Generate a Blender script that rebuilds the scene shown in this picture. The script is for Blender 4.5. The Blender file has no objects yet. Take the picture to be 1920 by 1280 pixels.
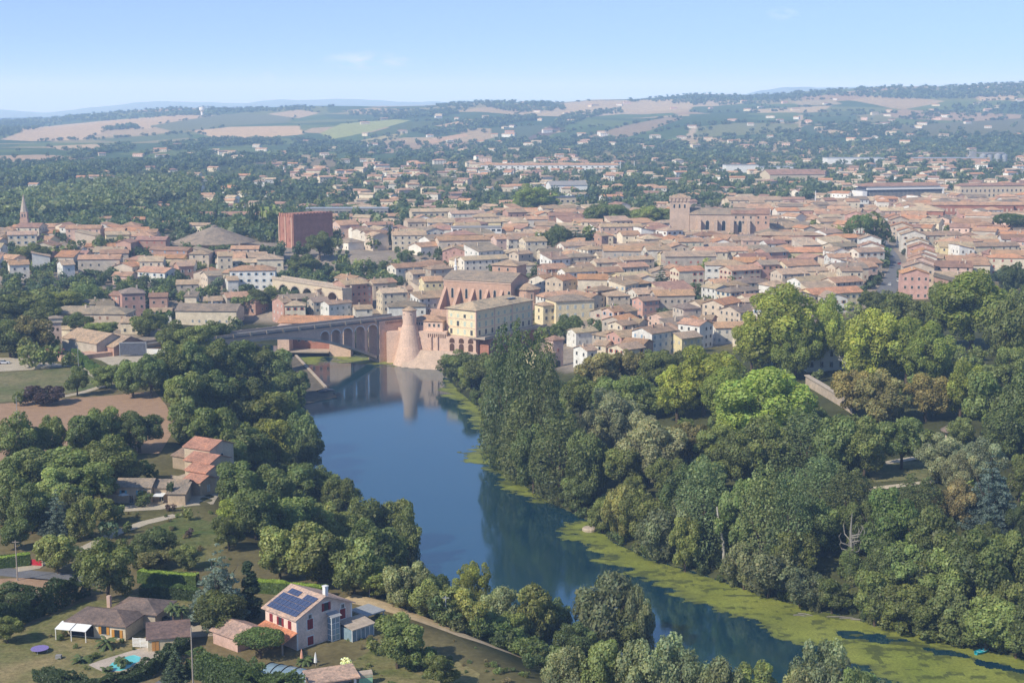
import bpy, math, random
import numpy as np
from mathutils import Vector, Matrix
from mathutils.geometry import delaunay_2d_cdt
R = math.radians
rng = np.random.default_rng(7)
random.seed(11)
S = bpy.context.scene
C = S.collection
# ------------------------------------------------------------------ camera
CAMH, FPX, HOR = 115.0, 2700.0, 200.0
PITCH = math.atan((640.0 - HOR) / FPX)
cd = bpy.data.cameras.new('camera')
cam = bpy.data.objects.new('camera', cd); C.objects.link(cam)
cd.sensor_width = 36.0; cd.lens = 36.0 * FPX / 1920.0
cd.clip_start = 1.0; cd.clip_end = 60000.0
cam.location = (0, 0, CAMH); cam.rotation_euler = (math.pi / 2 - PITCH, 0, 0)
S.camera = cam
S.view_settings.view_transform = 'Standard'
try: S.view_settings.look = 'None'
except Exception: pass
S.render.engine = 'CYCLES'
S.cycles.use_denoising = True
S.cycles.max_bounces = 6; S.cycles.diffuse_bounces = 4; S.cycles.glossy_bounces = 2
S.cycles.transmission_bounces = 2; S.cycles.volume_bounces = 0; S.cycles.transparent_max_bounces = 6
S.cycles.use_adaptive_sampling = True; S.cycles.adaptive_threshold = 0.02
S.cycles.caustics_reflective = False; S.cycles.caustics_refractive = False

def ray(px, py):
    px = np.asarray(px, float); py = np.asarray(py, float)
    a = (px - 960.0) / FPX; b = (640.0 - py) / FPX
    return a, math.cos(PITCH) + b * math.sin(PITCH), -math.sin(PITCH) + b * math.cos(PITCH)
def PZ(px, py, z=0.0):
    dx, dy, dz = ray(px, py); t = (z - CAMH) / dz
    return np.stack([dx * t, dy * t], -1)
def proj(x, y, z):
    fy = y * math.cos(PITCH) - (z - CAMH) * math.sin(PITCH)
    u = y * math.sin(PITCH) + (z - CAMH) * math.cos(PITCH)
    return 960 + FPX * x / fy, 640 - FPX * u / fy
# ------------------------------------------------------------------ terrain
LEFT_PX = [(400, 660), (470, 672), (525, 690), (545, 702), (560, 750), (578, 795), (578, 850), (588, 930), (672, 1020), (738, 1085), (850, 1136),
           (985, 1190), (1110, 1250), (1270, 1330), (1520, 1405), (1900, 1560), (2400, 1680)]
RIGHT_PX = [(2600, 1400), (1920, 1234), (1830, 1212), (1740, 1193), (1600, 1160), (1450, 1122), (1330, 1082), (1230, 1052), (1150, 1017), (1110, 980),
            (1040, 947), (990, 915), (950, 880), (935, 850), (925, 800), (900, 765), (862, 735), (838, 705), (832, 694), (790, 692), (748, 688), (744, 680),
            (690, 670), (645, 662), (640, 652), (535, 650), (480, 644), (400, 640)]
LW = PZ([p[0] for p in LEFT_PX], [p[1] for p in LEFT_PX], 0.0)
RW = PZ([p[0] for p in RIGHT_PX], [p[1] for p in RIGHT_PX], 0.0)
RIVER = np.concatenate([LW, RW])
def seg_dist(x, y, poly, closed):
    n = len(poly); best = np.full(x.shape, 1e18)
    for i in range(n if closed else n - 1):
        a = poly[i]; b = poly[(i + 1) % n]; d = b - a; L = d @ d + 1e-9
        t = np.clip(((x - a[0]) * d[0] + (y - a[1]) * d[1]) / L, 0, 1)
        best = np.minimum(best, (x - a[0] - t * d[0]) ** 2 + (y - a[1] - t * d[1]) ** 2)
    return np.sqrt(best)
def inside(x, y, poly):
    c = np.zeros(x.shape, bool); n = len(poly)
    for i in range(n):
        a = poly[i]; b = poly[(i + 1) % n]
        m = ((a[1] > y) != (b[1] > y))
        with np.errstate(divide='ignore', invalid='ignore'):
            c ^= m & (x < (b[0] - a[0]) * (y - a[1]) / (b[1] - a[1] + 1e-12) + a[0])
    return c
def sm(t):
    t = np.clip(t, 0, 1); return t * t * (3 - 2 * t)
SKY_PX = [(-900, 240), (0, 226), (100, 222), (200, 212), (330, 203), (480, 203), (600, 201), (700, 201), (800, 198), (900, 190), (1000, 191), (1060, 191),
          (1110, 187), (1200, 186), (1300, 177), (1420, 179), (1500, 173), (1640, 165), (1750, 164), (1920, 155), (2800, 140)]
SKX = np.array([p[0] for p in SKY_PX], float); SKY_ = np.array([p[1] for p in SKY_PX], float)
def terrain(x, y):
    x = np.asarray(x, float); y = np.asarray(y, float)
    z = np.full(x.shape, 22.0)
    near = (y < 1000)
    if near.any():
        xn, yn = x[near], y[near]
        dl = seg_dist(xn, yn, LW, False); dr = seg_dist(xn, yn, RW, False)
        ins = inside(xn, yn, RIVER); d = np.minimum(dl, dr)
        zl = 17.0 * sm(dl / 42.0)
        steep = sm((yn - 560) / 60)
        zr = (1 - steep) * (7.0 * sm(dr / 14.0) + 9.0 * sm((dr - 12) / 60.0) + 6 * sm((dr - 80) / 120)) + steep * (1.0 * sm(dr / 5.0) + 2.2 * sm((dr - 9) / 12) + 9.0 * sm((dr - 20) / 75.0) + 9.8 * sm((dr - 80) / 190))
        zo = np.where(dl < dr, zl, zr)
        zo = np.where(ins, -2.5 * sm(d / 3.0), zo)
        z[near] = zo + sm((yn - 900) / 100) * (22 - zo)
    f = y > 900
    if f.any():
        xf, yf = x[f], y[f]
        ppx = 960 + FPX * xf / yf
        zr = 115 - (np.interp(ppx, SKX, SKY_) - 200) / FPX * 6000
        r = sm((yf - 2300) / 3700.0)
        und = (np.sin(xf / 330 + yf / 560) + np.sin(xf / 170 - yf / 390 + 1.3) * .6 + np.sin(yf / 260 + xf / 700) * .7)
        lo = np.where(yf > 6000, (yf - 6000) * -0.006, 0)
        z[f] = 22 + sm((yf - 900) / 1500) * 5 + (zr - 27) * r + und * 6.0 * sm((yf - 2300) / 1200) * (1 - sm((yf - 5200) / 700) * .8) + lo
    return z
def G(px, py):
    """world points where the view through the pixels meets the ground"""
    px = np.atleast_1d(np.asarray(px, float)); py = np.atleast_1d(np.asarray(py, float))
    dx, dy, dz = ray(px, py)
    ts = np.concatenate([np.arange(150, 1000, 4.0), 1000 * 1.0065 ** np.arange(0, 320)])
    out = np.full(px.shape, np.nan); prev = np.full(px.shape, 150.0); done = np.zeros(px.shape, bool)
    for a in range(0, len(px), 64):
        sl = slice(a, a + 64); T = ts[:, None]
        X = dx[sl] * T; Y = np.broadcast_to(dy[sl] * T, X.shape); hit = CAMH + dz[sl] * T <= terrain(X, Y)
        any_ = hit.any(0); k = hit.argmax(0)
        done[sl] = any_; out[sl] = np.where(any_, ts[k], np.nan); prev[sl] = ts[np.maximum(k - 1, 0)]
    ok = done
    lo, hi = prev.copy(), out.copy()
    for _ in range(12):
        mid = (lo + hi) / 2; mid = np.where(ok, mid, 200.0)
        below = CAMH + dz * mid <= terrain(dx * mid, dy * mid)
        hi = np.where(ok & below, mid, hi); lo = np.where(ok & ~below, mid, lo)
    t = hi
    x, y = dx * t, dy * t
    z = np.full(px.shape, np.nan); z[ok] = terrain(x[ok], y[ok])
    return np.stack([x, y, z], -1)
def G1(px, py): return G(px, py)[0]
def H1(x, y): return float(terrain(np.array([x]), np.array([y]))[0])
# ------------------------------------------------------------------ materials
def lin(r, g, b):
    f = lambda c: (c / 12.92 if c <= .04045 else ((c + .055) / 1.055) ** 2.4)
    return (f(r / 255), f(g / 255), f(b / 255), 1)
class NT:
    def __init__(s, name):
        s.m = bpy.data.materials.new(name); s.m.use_nodes = True
        s.t = s.m.node_tree; s.t.nodes.clear(); s.out = s.n('ShaderNodeOutputMaterial')
    def n(s, typ, **kw):
        nd = s.t.nodes.new(typ)
        for k, v in kw.items():
            if k in nd.inputs: nd.inputs[k].default_value = v
            else: setattr(nd, k, v)
        return nd
    def l(s, a, b): s.t.links.new(a, b)
    def noise(s, scale, detail=4, rough=.6, co='Object', dist=0):
        tc = s.n('ShaderNodeTexCoord'); nz = s.n('ShaderNodeTexNoise')
        nz.inputs['Scale'].default_value = scale; nz.inputs['Detail'].default_value = detail; nz.inputs['Roughness'].default_value = rough
        nz.inputs['Distortion'].default_value = dist
        s.l(tc.outputs[co], nz.inputs['Vector']); return nz.outputs['Fac']
    def ramp(s, fac, stops):
        r = s.n('ShaderNodeValToRGB'); e = r.color_ramp.elements
        while len(e) < len(stops): e.new(.5)
        for i, (p, c) in enumerate(stops):
            e[i].position = p; e[i].color = c if len(c) == 4 else (*c, 1)
        s.l(fac, r.inputs['Fac']); return r.outputs['Color']
    def mul(s, a, b, f=1.0, mode='MULTIPLY'):
        m = s.n('ShaderNodeMix', data_type='RGBA', blend_type=mode); m.inputs[0].default_value = f
        s.l(a, m.inputs[6])
        if isinstance(b, tuple): m.inputs[7].default_value = b
        else: s.l(b, m.inputs[7])
        return m.outputs[2]
    def diffuse(s, col, rough=.9, spec=.15, bump=None, bs=.3, bd=.05):
        p = s.n('ShaderNodeBsdfPrincipled'); p.inputs['Roughness'].default_value = rough
        p.inputs['Specular IOR Level'].default_value = spec
        if isinstance(col, tuple): p.inputs['Base Color'].default_value = col
        else: s.l(col, p.inputs['Base Color'])
        if bump is not None:
            b = s.n('ShaderNodeBump'); b.inputs['Strength'].default_value = bs; b.inputs['Distance'].default_value = bd
            s.l(bump, b.inputs['Height']); s.l(b.outputs[0], p.inputs['Normal'])
        s.l(p.outputs[0], s.out.inputs['Surface']); return s.m
def g3(v): return (v, v, v, 1)
def mat_plain(name, col, rough=.7, spec=.3, var=.25, scale=1.5):
    t = NT(name); c = t.ramp(t.noise(scale), [(.3, g3(1 - var)), (.7, g3(1 + var * .4))])
    return t.diffuse(t.mul(c, (*col[:3], 1)), rough, spec)
def mat_wall():
    t = NT('plaster_wall'); oi = t.n('ShaderNodeObjectInfo')
    a = t.ramp(t.noise(.35, 5, .7), [(.3, g3(.72)), (.65, g3(1.05))])
    b = t.ramp(t.noise(2.5, 4, .7), [(.35, g3(.85)), (.6, g3(1.03))])
    return t.diffuse(t.mul(t.mul(oi.outputs['Color'], a), b), .92, .1)
def mat_roof(name='tile_roof', obj=True, wave=2.6):
    t = NT(name)
    if obj: base = t.n('ShaderNodeObjectInfo').outputs['Color']
    else:
        base = t.n('ShaderNodeAttribute', attribute_name='Col').outputs['Color']
    co = 'Object'
    a = t.ramp(t.noise(.22, 5, .65, co), [(.3, (.62, .64, .66)), (.5, g3(1)), (.72, (1.28, 1.16, 1.02))])
    b = t.ramp(t.noise(1.6, 3, .8, co), [(.3, g3(.6)), (.5, g3(1)), (.7, (1.45, 1.3, 1.15))])
    c = t.mul(t.mul(base, a), b)
    tc = t.n('ShaderNodeTexCoord'); w = t.n('ShaderNodeTexWave', wave_type='BANDS', bands_direction='X'); w.inputs['Scale'].default_value = wave / 2
    t.l(tc.outputs['Object'], w.inputs['Vector'])
    c = t.mul(c, t.ramp(w.outputs['Fac'], [(.0, g3(.72)), (.6, g3(1.06))]))
    return t.diffuse(c, .9, .1, w.outputs['Fac'], .5, .08)
def mat_brick(name, col, dark=.7, spec=.1):
    t = NT(name)
    a = t.ramp(t.noise(.25, 6, .7), [(.3, g3(dark)), (.6, g3(1.0)), (.75, (1.25, 1.15, 1.05))])
    b = t.ramp(t.noise(1.4, 5, .75), [(.3, g3(.75)), (.65, g3(1.1))])
    tc = t.n('ShaderNodeTexCoord'); w = t.n('ShaderNodeTexWave', wave_type='BANDS', bands_direction='Z'); w.inputs['Scale'].default_value = 1.1; w.inputs['Distortion'].default_value = 1.0
    t.l(tc.outputs['Object'], w.inputs['Vector'])
    c = t.mul(t.mul(t.mul((lambda n: n)(a), b), (*col, 1)), t.ramp(w.outputs['Fac'], [(0, g3(.93)), (1, g3(1.03))]))
    return t.diffuse(c, .93, spec)
def mat_leaf(name, attr=True, obj=True):
    t = NT(name)
    c = t.n('ShaderNodeAttribute', attribute_name='Col').outputs['Color']
    if obj: c = t.mul(t.n('ShaderNodeObjectInfo').outputs['Color'], c)
    d = t.n('ShaderNodeBsdfDiffuse'); tr = t.n('ShaderNodeBsdfTranslucent'); gl = t.n('ShaderNodeBsdfGlossy'); gl.inputs['Roughness'].default_value = .55
    t.l(c, d.inputs[0]); t.l(t.mul(c, (1.25, 1.2, .6, 1)), tr.inputs[0]); gl.inputs[0].default_value = (.6, .62, .6, 1)
    m = t.n('ShaderNodeMixShader'); m.inputs[0].default_value = .42
    t.l(d.outputs[0], m.inputs[1]); t.l(tr.outputs[0], m.inputs[2])
    m2 = t.n('ShaderNodeMixShader'); m2.inputs[0].default_value = .04
    t.l(m.outputs[0], m2.inputs[1]); t.l(gl.outputs[0], m2.inputs[2])
    t.l(m2.outputs[0], t.out.inputs['Surface']); return t.m
def mat_glass(name='window_glass', col=(.03, .04, .05)):
    t = NT(name); return t.diffuse((*col, 1), .12, .5)
M = {}
M['wall'] = mat_wall(); M['roof'] = mat_roof(); M['roof_far'] = mat_roof('distant_tile_roof', False)
M['leaf'] = mat_leaf('leaf'); M['leaf_far'] = mat_leaf('distant_leaf', obj=False)
M['glass'] = mat_glass()
M['bark'] = mat_plain('bark', (.12, .09, .065), .9, .1, .4, 2.0)
M['pale_bark'] = mat_plain('pale_bark', (.5, .47, .42), .9, .1, .4, 2.0)
M['dead_wood'] = mat_plain('dead_wood', (.27, .25, .215), .9, .1, .3, 2.0)
M['brick'] = mat_brick('rose_brick', (.58, .38, .28), .8)
M['rampart'] = mat_brick('rampart_brick', (.74, .53, .41), .85)
M['red_brick'] = mat_brick('red_brick', (.44, .21, .15))
M['ochre'] = mat_brick('ochre_plaster', (.84, .72, .47), .9)
M['tan_brick'] = mat_brick('tan_brick', (.58, .44, .34), .8)
M['stone'] = mat_brick('pale_stone', (.52, .43, .34), .75)
M['cream'] = mat_brick('cream_plaster', (.66, .55, .40), .85)
M['white'] = mat_plain('white_paint', (.78, .77, .74), .6, .3, .1)
M['grey'] = mat_plain('grey_concrete', (.32, .31, .3), .9, .1, .3, .6)
M['dark'] = mat_plain('dark_opening', (.035, .032, .03), .9, .05, .2)
M['metal'] = mat_plain('grey_metal', (.35, .36, .37), .45, .5, .15)
M['slate'] = mat_plain('slate_roof', (.12, .13, .16), .6, .3, .3)
def mat_tint(name='painted_wood'):
    t = NT(name); c = t.mul(t.n('ShaderNodeObjectInfo').outputs['Color'], t.ramp(t.noise(3), [(.3, g3(.8)), (.7, g3(1.05))]))
    return t.diffuse(c, .7, .25)
M['tint'] = mat_tint()
# ------------------------------------------------------------------ mesh helpers
class MB:
    def __init__(s): s.v = []; s.f = []; s.mi = []
    def add(s, vs, fs, mi=0):
        o = len(s.v); s.v += [tuple(map(float, v)) for v in vs]; s.f += [tuple(i + o for i in f) for f in fs]; s.mi += [mi] * len(fs); return s
    def box(s, x0, x1, y0, y1, z0, z1, mi=0):
        return s.add([(x0, y0, z0), (x1, y0, z0), (x1, y1, z0), (x0, y1, z0), (x0, y0, z1), (x1, y0, z1), (x1, y1, z1), (x0, y1, z1)],
                     [(3, 2, 1, 0), (4, 5, 6, 7), (0, 1, 5, 4), (1, 2, 6, 5), (2, 3, 7, 6), (3, 0, 4, 7)], mi)
    def prism(s, pts, z0, z1, mi=0, top=None):
        n = len(pts); tp = top or pts
        vs = [(p[0], p[1], z0) for p in pts] + [(p[0], p[1], z1) for p in tp]
        return s.add(vs, [tuple(range(n - 1, -1, -1)), tuple(range(n, 2 * n))] + [(i, (i + 1) % n, n + (i + 1) % n, n + i) for i in range(n)], mi)
    def lathe(s, prof, cx=0, cy=0, n=20, mi=0):
        vs = []; fs = []
        for r, z in prof:
            vs += [(cx + r * math.cos(2 * math.pi * k / n), cy + r * math.sin(2 * math.pi * k / n), z) for k in range(n)]
        for i in range(len(prof) - 1):
            fs += [(i * n + k, i * n + (k + 1) % n, (i + 1) * n + (k + 1) % n, (i + 1) * n + k) for k in range(n)]
        fs.append(tuple(range((len(prof) - 1) * n, len(prof) * n))); fs.append(tuple(range(n - 1, -1, -1)))
        return s.add(vs, fs, mi)
    def tube(s, pts, rad, n=6, mi=0):
        vs = []; fs = []
        P = [Vector(p) for p in pts]
        for i, p in enumerate(P):
            d = (P[min(i + 1, len(P) - 1)] - P[max(i - 1, 0)]).normalized()
            a = d.orthogonal().normalized(); b = d.cross(a); r = rad[i] if hasattr(rad, '__len__') else rad
            vs += [tuple(p + (a * math.cos(2 * math.pi * k / n) + b * math.sin(2 * math.pi * k / n)) * r) for k in range(n)]
        for i in range(len(P) - 1):
            fs += [(i * n + k, i * n + (k + 1) % n, (i + 1) * n + (k + 1) % n, (i + 1) * n + k) for k in range(n)]
        fs.append(tuple(range((len(P) - 1) * n, len(P) * n))); fs.append(tuple(range(n - 1, -1, -1)))
        return s.add(vs, fs, mi)
    def mesh(s, name, mats):
        me = bpy.data.meshes.new(name); me.from_pydata(s.v, [], s.f)
        for m in (mats if isinstance(mats, (list, tuple)) else [mats]): me.materials.append(M[m] if isinstance(m, str) else m)
        if any(s.mi): me.polygons.foreach_set('material_index', s.mi)
        me.update(); return me
    def build(s, name, mats, parent=None, color=None):
        return link(name, s.mesh(name, mats), parent, color)
def link(name, me, parent=None, color=None):
    o = bpy.data.objects.new(name, me); C.objects.link(o)
    if parent is not None: o.parent = parent
    if color is not None: o.color = (*color[:3], 1)
    return o
def tag(o, label, cat, group=None, kind=None):
    if label: o['label'] = label
    if cat: o['category'] = cat
    if group: o['group'] = group
    if kind: o['kind'] = kind
    return o
def thing(name, label, cat, loc=(0, 0, 0), rot=0.0, group=None):
    o = bpy.data.objects.new(name, None); C.objects.link(o); o.empty_display_size = .5
    o.location = tuple(map(float, loc)); o.rotation_euler = (0, 0, rot); return tag(o, label, cat, group)
def struct(o): o['kind'] = 'structure'; return o
def fastmesh(name, v, q, mat, col=None, smooth=False):
    """big meshes from numpy: v (n,3), q (m,4) ints"""
    me = bpy.data.meshes.new(name); nv, nf = len(v), len(q); k = q.shape[1]
    me.vertices.add(nv); me.vertices.foreach_set('co', np.ascontiguousarray(v, np.float32).ravel())
    me.loops.add(nf * k); me.loops.foreach_set('vertex_index', np.ascontiguousarray(q, np.int32).ravel())
    me.polygons.add(nf); me.polygons.foreach_set('loop_start', np.arange(0, nf * k, k, dtype=np.int32))
    if smooth: me.polygons.foreach_set('use_smooth', np.ones(nf, bool))
    if col is not None:
        a = me.color_attributes.new('Col', 'FLOAT_COLOR', 'POINT')
        c = np.ones((nv, 4), np.float32); c[:, :3] = col; a.data.foreach_set('color', c.ravel())
    me.materials.append(M[mat] if isinstance(mat, str) else mat); me.update(); me.validate(); return me
def roof_mb(kind, w, d, ze, pitch=.36, oh=.5, th=.22, mb=None, cx=0, cy=0):
    """tile roof over a w x d footprint, ridge along x; returns (mesh builder, ridge height)"""
    mb = mb or MB(); a = w / 2 + oh; b = d / 2 + oh; rise = pitch * d / 2; e = ze - pitch * oh + .03; r = ze + rise + .03
    X = lambda x, y, z: (cx + x, cy + y, z)
    if kind == 'gable':
        prof = [(-b, e), (0, r), (b, e)]
        vs = [X(s * a, y, z + t) for s in (-1, 1) for t in (0, th) for y, z in prof]
        mb.add(vs, [(3, 9, 10, 4), (4, 10, 11, 5), (0, 1, 7, 6), (1, 2, 8, 7), (0, 6, 9, 3), (2, 5, 11, 8), (0, 3, 4, 1), (1, 4, 5, 2), (6, 7, 10, 9), (7, 8, 11, 10)])
    elif kind == 'hip':
        k = max(a - b, 0.01)
        lo = [X(-a, -b, e), X(a, -b, e), X(a, b, e), X(-a, b, e)]
        vs = lo + [(p[0], p[1], p[2] + th) for p in lo] + [X(-k, 0, r + th), X(k, 0, r + th)]
        mb.add(vs, [(3, 2, 1, 0), (0, 1, 5, 4), (1, 2, 6, 5), (2, 3, 7, 6), (3, 0, 4, 7), (4, 5, 9, 8), (5, 6, 9), (6, 7, 8, 9), (7, 4, 8)])
    elif kind == 'shed':
        r2 = ze + pitch * d * .7
        vs = [X(-a, -b, e), X(a, -b, e), X(a, b, r2), X(-a, b, r2)]
        vs = vs + [(p[0], p[1], p[2] + th) for p in vs]
        mb.add(vs, [(3, 2, 1, 0), (4, 5, 6, 7), (0, 1, 5, 4), (1, 2, 6, 5), (2, 3, 7, 6), (3, 0, 4, 7)]); r = r2
    return mb, r
def walls_mb(kind, w, d, ze, pitch=.36, z0=-3.0, mb=None, cx=0, cy=0):
    mb = mb or MB(); a, b = w / 2, d / 2; r = ze + pitch * d / 2
    X = lambda x, y, z: (cx + x, cy + y, z)
    if kind == 'gable':
        mb.add([X(-a, -b, z0), X(a, -b, z0), X(a, b, z0), X(-a, b, z0), X(-a, -b, ze), X(a, -b, ze), X(a, b, ze), X(-a, b, ze), X(-a, 0, r), X(a, 0, r)],
               [(0, 1, 5, 4), (2, 3, 7, 6), (1, 2, 6, 9, 5), (3, 0, 4, 8, 7)])
    elif kind == 'shed':
        r = ze + pitch * d * .7
        mb.add([X(-a, -b, z0), X(a, -b, z0), X(a, b, z0), X(-a, b, z0), X(-a, -b, ze), X(a, -b, ze), X(a, b, r), X(-a, b, r)], [(0, 1, 5, 4), (2, 3, 7, 6), (1, 2, 6, 5), (3, 0, 4, 7)])
    else:
        mb.add([X(-a, -b, z0), X(a, -b, z0), X(a, b, z0), X(-a, b, z0), X(-a, -b, ze), X(a, -b, ze), X(a, b, ze), X(-a, b, ze)], [(0, 1, 5, 4), (2, 3, 7, 6), (1, 2, 6, 5), (3, 0, 4, 7), (4, 5, 6, 7)])
    return mb
# windows: local frame x right, z up, facing -y; slots: glass, frame/shutter
WIN = {}
def win_mesh(w, h, kind):
    k = (round(w, 1), round(h, 1), kind)
    if k in WIN: return WIN[k]
    m = MB(); fr = .09
    if kind == 'closed':
        m.box(-w / 2, w / 2, -.06, .05, 0, h, 1); m.box(-.02, .02, -.075, -.06, .05, h - .05, 0)
    elif kind == 'open':
        m.box(-w / 2, w / 2, -.02, .05, 0, h, 0)
        m.box(-w, -w / 2, -.08, .02, 0, h, 1); m.box(w / 2, w, -.08, .02, 0, h, 1); m.box(-w / 2, w / 2, -.1, .05, -.12, -.005, 2)
    elif kind == 'arch':
        n = 10; pts = [(-w / 2, 0), (w / 2, 0)] + [(w / 2 * math.cos(math.pi * i / n), h - w / 2 + w / 2 * math.sin(math.pi * i / n)) for i in range(n + 1)]
        nn = len(pts); m.add([(x, -.04, z) for x, z in pts], [tuple(range(nn))], 0)
        q = [(x * 1.22, z + (.12 if z > 0 else 0)) for x, z in pts]
        m.add([(x, -.02, z) for x, z in q], [tuple(range(nn))], 2)
    elif kind == 'void':
        n = 10; pts = [(-w / 2, 0), (w / 2, 0)] + [(w / 2 * math.cos(math.pi * i / n), h - w / 2 + w / 2 * math.sin(math.pi * i / n)) for i in range(n + 1)]
        m.add([(x, -.04, z) for x, z in pts], [tuple(range(len(pts)))], 3)  # flat brown face painted as the shadow inside an open arch
    else:
        m.box(-w / 2, w / 2, -.02, .05, 0, h, 0); m.box(-w / 2 - fr, -w / 2, -.07, .05, 0, h, 2); m.box(w / 2, w / 2 + fr, -.07, .05, 0, h, 2)
        m.box(-w / 2 - fr, w / 2 + fr, -.07, .05, h, h + fr, 2); m.box(-w / 2 - fr, w / 2 + fr, -.1, .05, -fr, 0, 2)
        m.box(-.03, .03, -.05, -.02, 0, h, 2)
    me = m.mesh('window', ['glass', 'tint', 'window_trim', 'arch_void']); WIN[k] = me; return me
M['arch_void'] = mat_plain('arch_void', (.13, .075, .055), .95, .05, .3)
M['window_trim'] = mat_plain('window_trim', (.6, .56, .5), .8, .2, .1)
def window(parent, x, y, z, face, w=1.0, h=1.5, kind='frame', color=(.4, .42, .42), name='window', label=None):
    """face: angle of the outward normal in local xy"""
    o = link(name, win_mesh(w, h, kind), parent, color)
    o.location = (x, y, z); o.rotation_euler = (0, 0, face + math.pi / 2)
    if label: o['label'] = label
    return o
def copy_tree(o, parent=None):
    c = o.copy(); C.objects.link(c)
    if parent is not None: c.parent = parent
    for ch in list(o.children): copy_tree(ch, c)
    return c
# ------------------------------------------------------------------ sun, sky, haze
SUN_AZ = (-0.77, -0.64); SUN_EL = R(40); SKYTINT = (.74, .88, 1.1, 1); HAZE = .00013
sd = bpy.data.lights.new('sun', 'SUN'); sd.energy = 4.9; sd.angle = R(.53); sd.color = (1, .94, .80)
so = bpy.data.objects.new('sun', sd); C.objects.link(so)
sv = Vector((SUN_AZ[0] * math.cos(SUN_EL), SUN_AZ[1] * math.cos(SUN_EL), math.sin(SUN_EL)))
so.rotation_euler = (-sv).to_track_quat('-Z', 'Y').to_euler(); so.location = (-200, -100, 400)
W = bpy.data.worlds.new('World'); S.world = W; W.use_nodes = True
wn = W.node_tree.nodes; wl = W.node_tree.links; wn.clear()
wo = wn.new('ShaderNodeOutputWorld'); bg = wn.new('ShaderNodeBackground'); st = wn.new('ShaderNodeTexSky')
st.sky_type = 'NISHITA'; st.sun_disc = False; st.sun_elevation = SUN_EL; st.sun_rotation = math.atan2(SUN_AZ[0], SUN_AZ[1]) % (2 * math.pi)
st.altitude = 4000; st.air_density = .7; st.dust_density = 0; st.ozone_density = 3.5
bg.inputs['Strength'].default_value = .15
wl.new(bg.outputs[0], wo.inputs['Surface'])
# faint fair-weather cloud puffs, placed by direction
geo = wn.new('ShaderNodeTexCoord'); mp = wn.new('ShaderNodeMapping'); mp.inputs['Scale'].default_value = (60, 60, 160)
nz = wn.new('ShaderNodeTexNoise'); nz.inputs['Scale'].default_value = 1.0; nz.inputs['Detail'].default_value = 5
wl.new(geo.outputs['Generated'], mp.inputs['Vector']); wl.new(mp.outputs[0], nz.inputs['Vector'])
acc = None
for (cpx, cpy, sx, sy, am) in [(685, 114, 66, 15, .5), (495, 144, 20, 10, .42), (1467, 26, 24, 10, .4), (1540, 20, 16, 9, .25), (755, 116, 34, 8, .2)]:
    d = Vector([float(q) for q in ray(cpx, cpy)]).normalized()
    sb = wn.new('ShaderNodeVectorMath'); sb.operation = 'SUBTRACT'; sb.inputs[1].default_value = d
    wl.new(geo.outputs['Generated'], sb.inputs[0])
    sc = wn.new('ShaderNodeVectorMath'); sc.operation = 'MULTIPLY'; sc.inputs[1].default_value = (FPX / sx, 0, FPX / sy)
    wl.new(sb.outputs[0], sc.inputs[0])
    ln = wn.new('ShaderNodeVectorMath'); ln.operation = 'LENGTH'; wl.new(sc.outputs[0], ln.inputs[0])
    mr = wn.new('ShaderNodeMapRange'); mr.inputs['From Min'].default_value = 1.3; mr.inputs['From Max'].default_value = 0; mr.inputs['To Min'].default_value = 0; mr.inputs['To Max'].default_value = am
    wl.new(ln.outputs['Value'], mr.inputs['Value'])
    if acc is None: acc = mr.outputs[0]
    else:
        ad = wn.new('ShaderNodeMath'); ad.operation = 'ADD'; wl.new(acc, ad.inputs[0]); wl.new(mr.outputs[0], ad.inputs[1]); acc = ad.outputs[0]
mm = wn.new('ShaderNodeMath'); mm.operation = 'MULTIPLY'
rm = wn.new('ShaderNodeMapRange'); rm.inputs['From Min'].default_value = .38; rm.inputs['From Max'].default_value = .68; wl.new(nz.outputs['Fac'], rm.inputs['Value'])
wl.new(acc, mm.inputs[0]); wl.new(rm.outputs[0], mm.inputs[1])
mx = wn.new('ShaderNodeMix'); mx.data_type = 'RGBA'; mx.inputs[7].default_value = (9.0, 9.0, 9.3, 1)
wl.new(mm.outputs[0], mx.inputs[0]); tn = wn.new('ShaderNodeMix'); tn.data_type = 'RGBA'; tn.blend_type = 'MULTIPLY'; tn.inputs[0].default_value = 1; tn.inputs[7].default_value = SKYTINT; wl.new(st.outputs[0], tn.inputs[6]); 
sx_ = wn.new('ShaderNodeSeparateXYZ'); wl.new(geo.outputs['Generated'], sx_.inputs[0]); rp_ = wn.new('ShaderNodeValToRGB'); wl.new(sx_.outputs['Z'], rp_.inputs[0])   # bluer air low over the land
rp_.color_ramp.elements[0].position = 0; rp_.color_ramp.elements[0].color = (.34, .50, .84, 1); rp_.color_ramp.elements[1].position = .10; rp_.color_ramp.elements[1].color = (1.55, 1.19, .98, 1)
e3_ = rp_.color_ramp.elements.new(.34); e3_.color = (2.7, 2.1, 1.6, 1)   # milky summer sky overhead, brightened and warmed out of view as fill light
tg = wn.new('ShaderNodeMix'); tg.data_type = 'RGBA'; tg.blend_type = 'MULTIPLY'; tg.inputs[0].default_value = 1; wl.new(tn.outputs[2], tg.inputs[6]); wl.new(rp_.outputs[0], tg.inputs[7]); wl.new(tg.outputs[2], mx.inputs[6]); wl.new(mx.outputs[2], bg.inputs['Color'])
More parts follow.
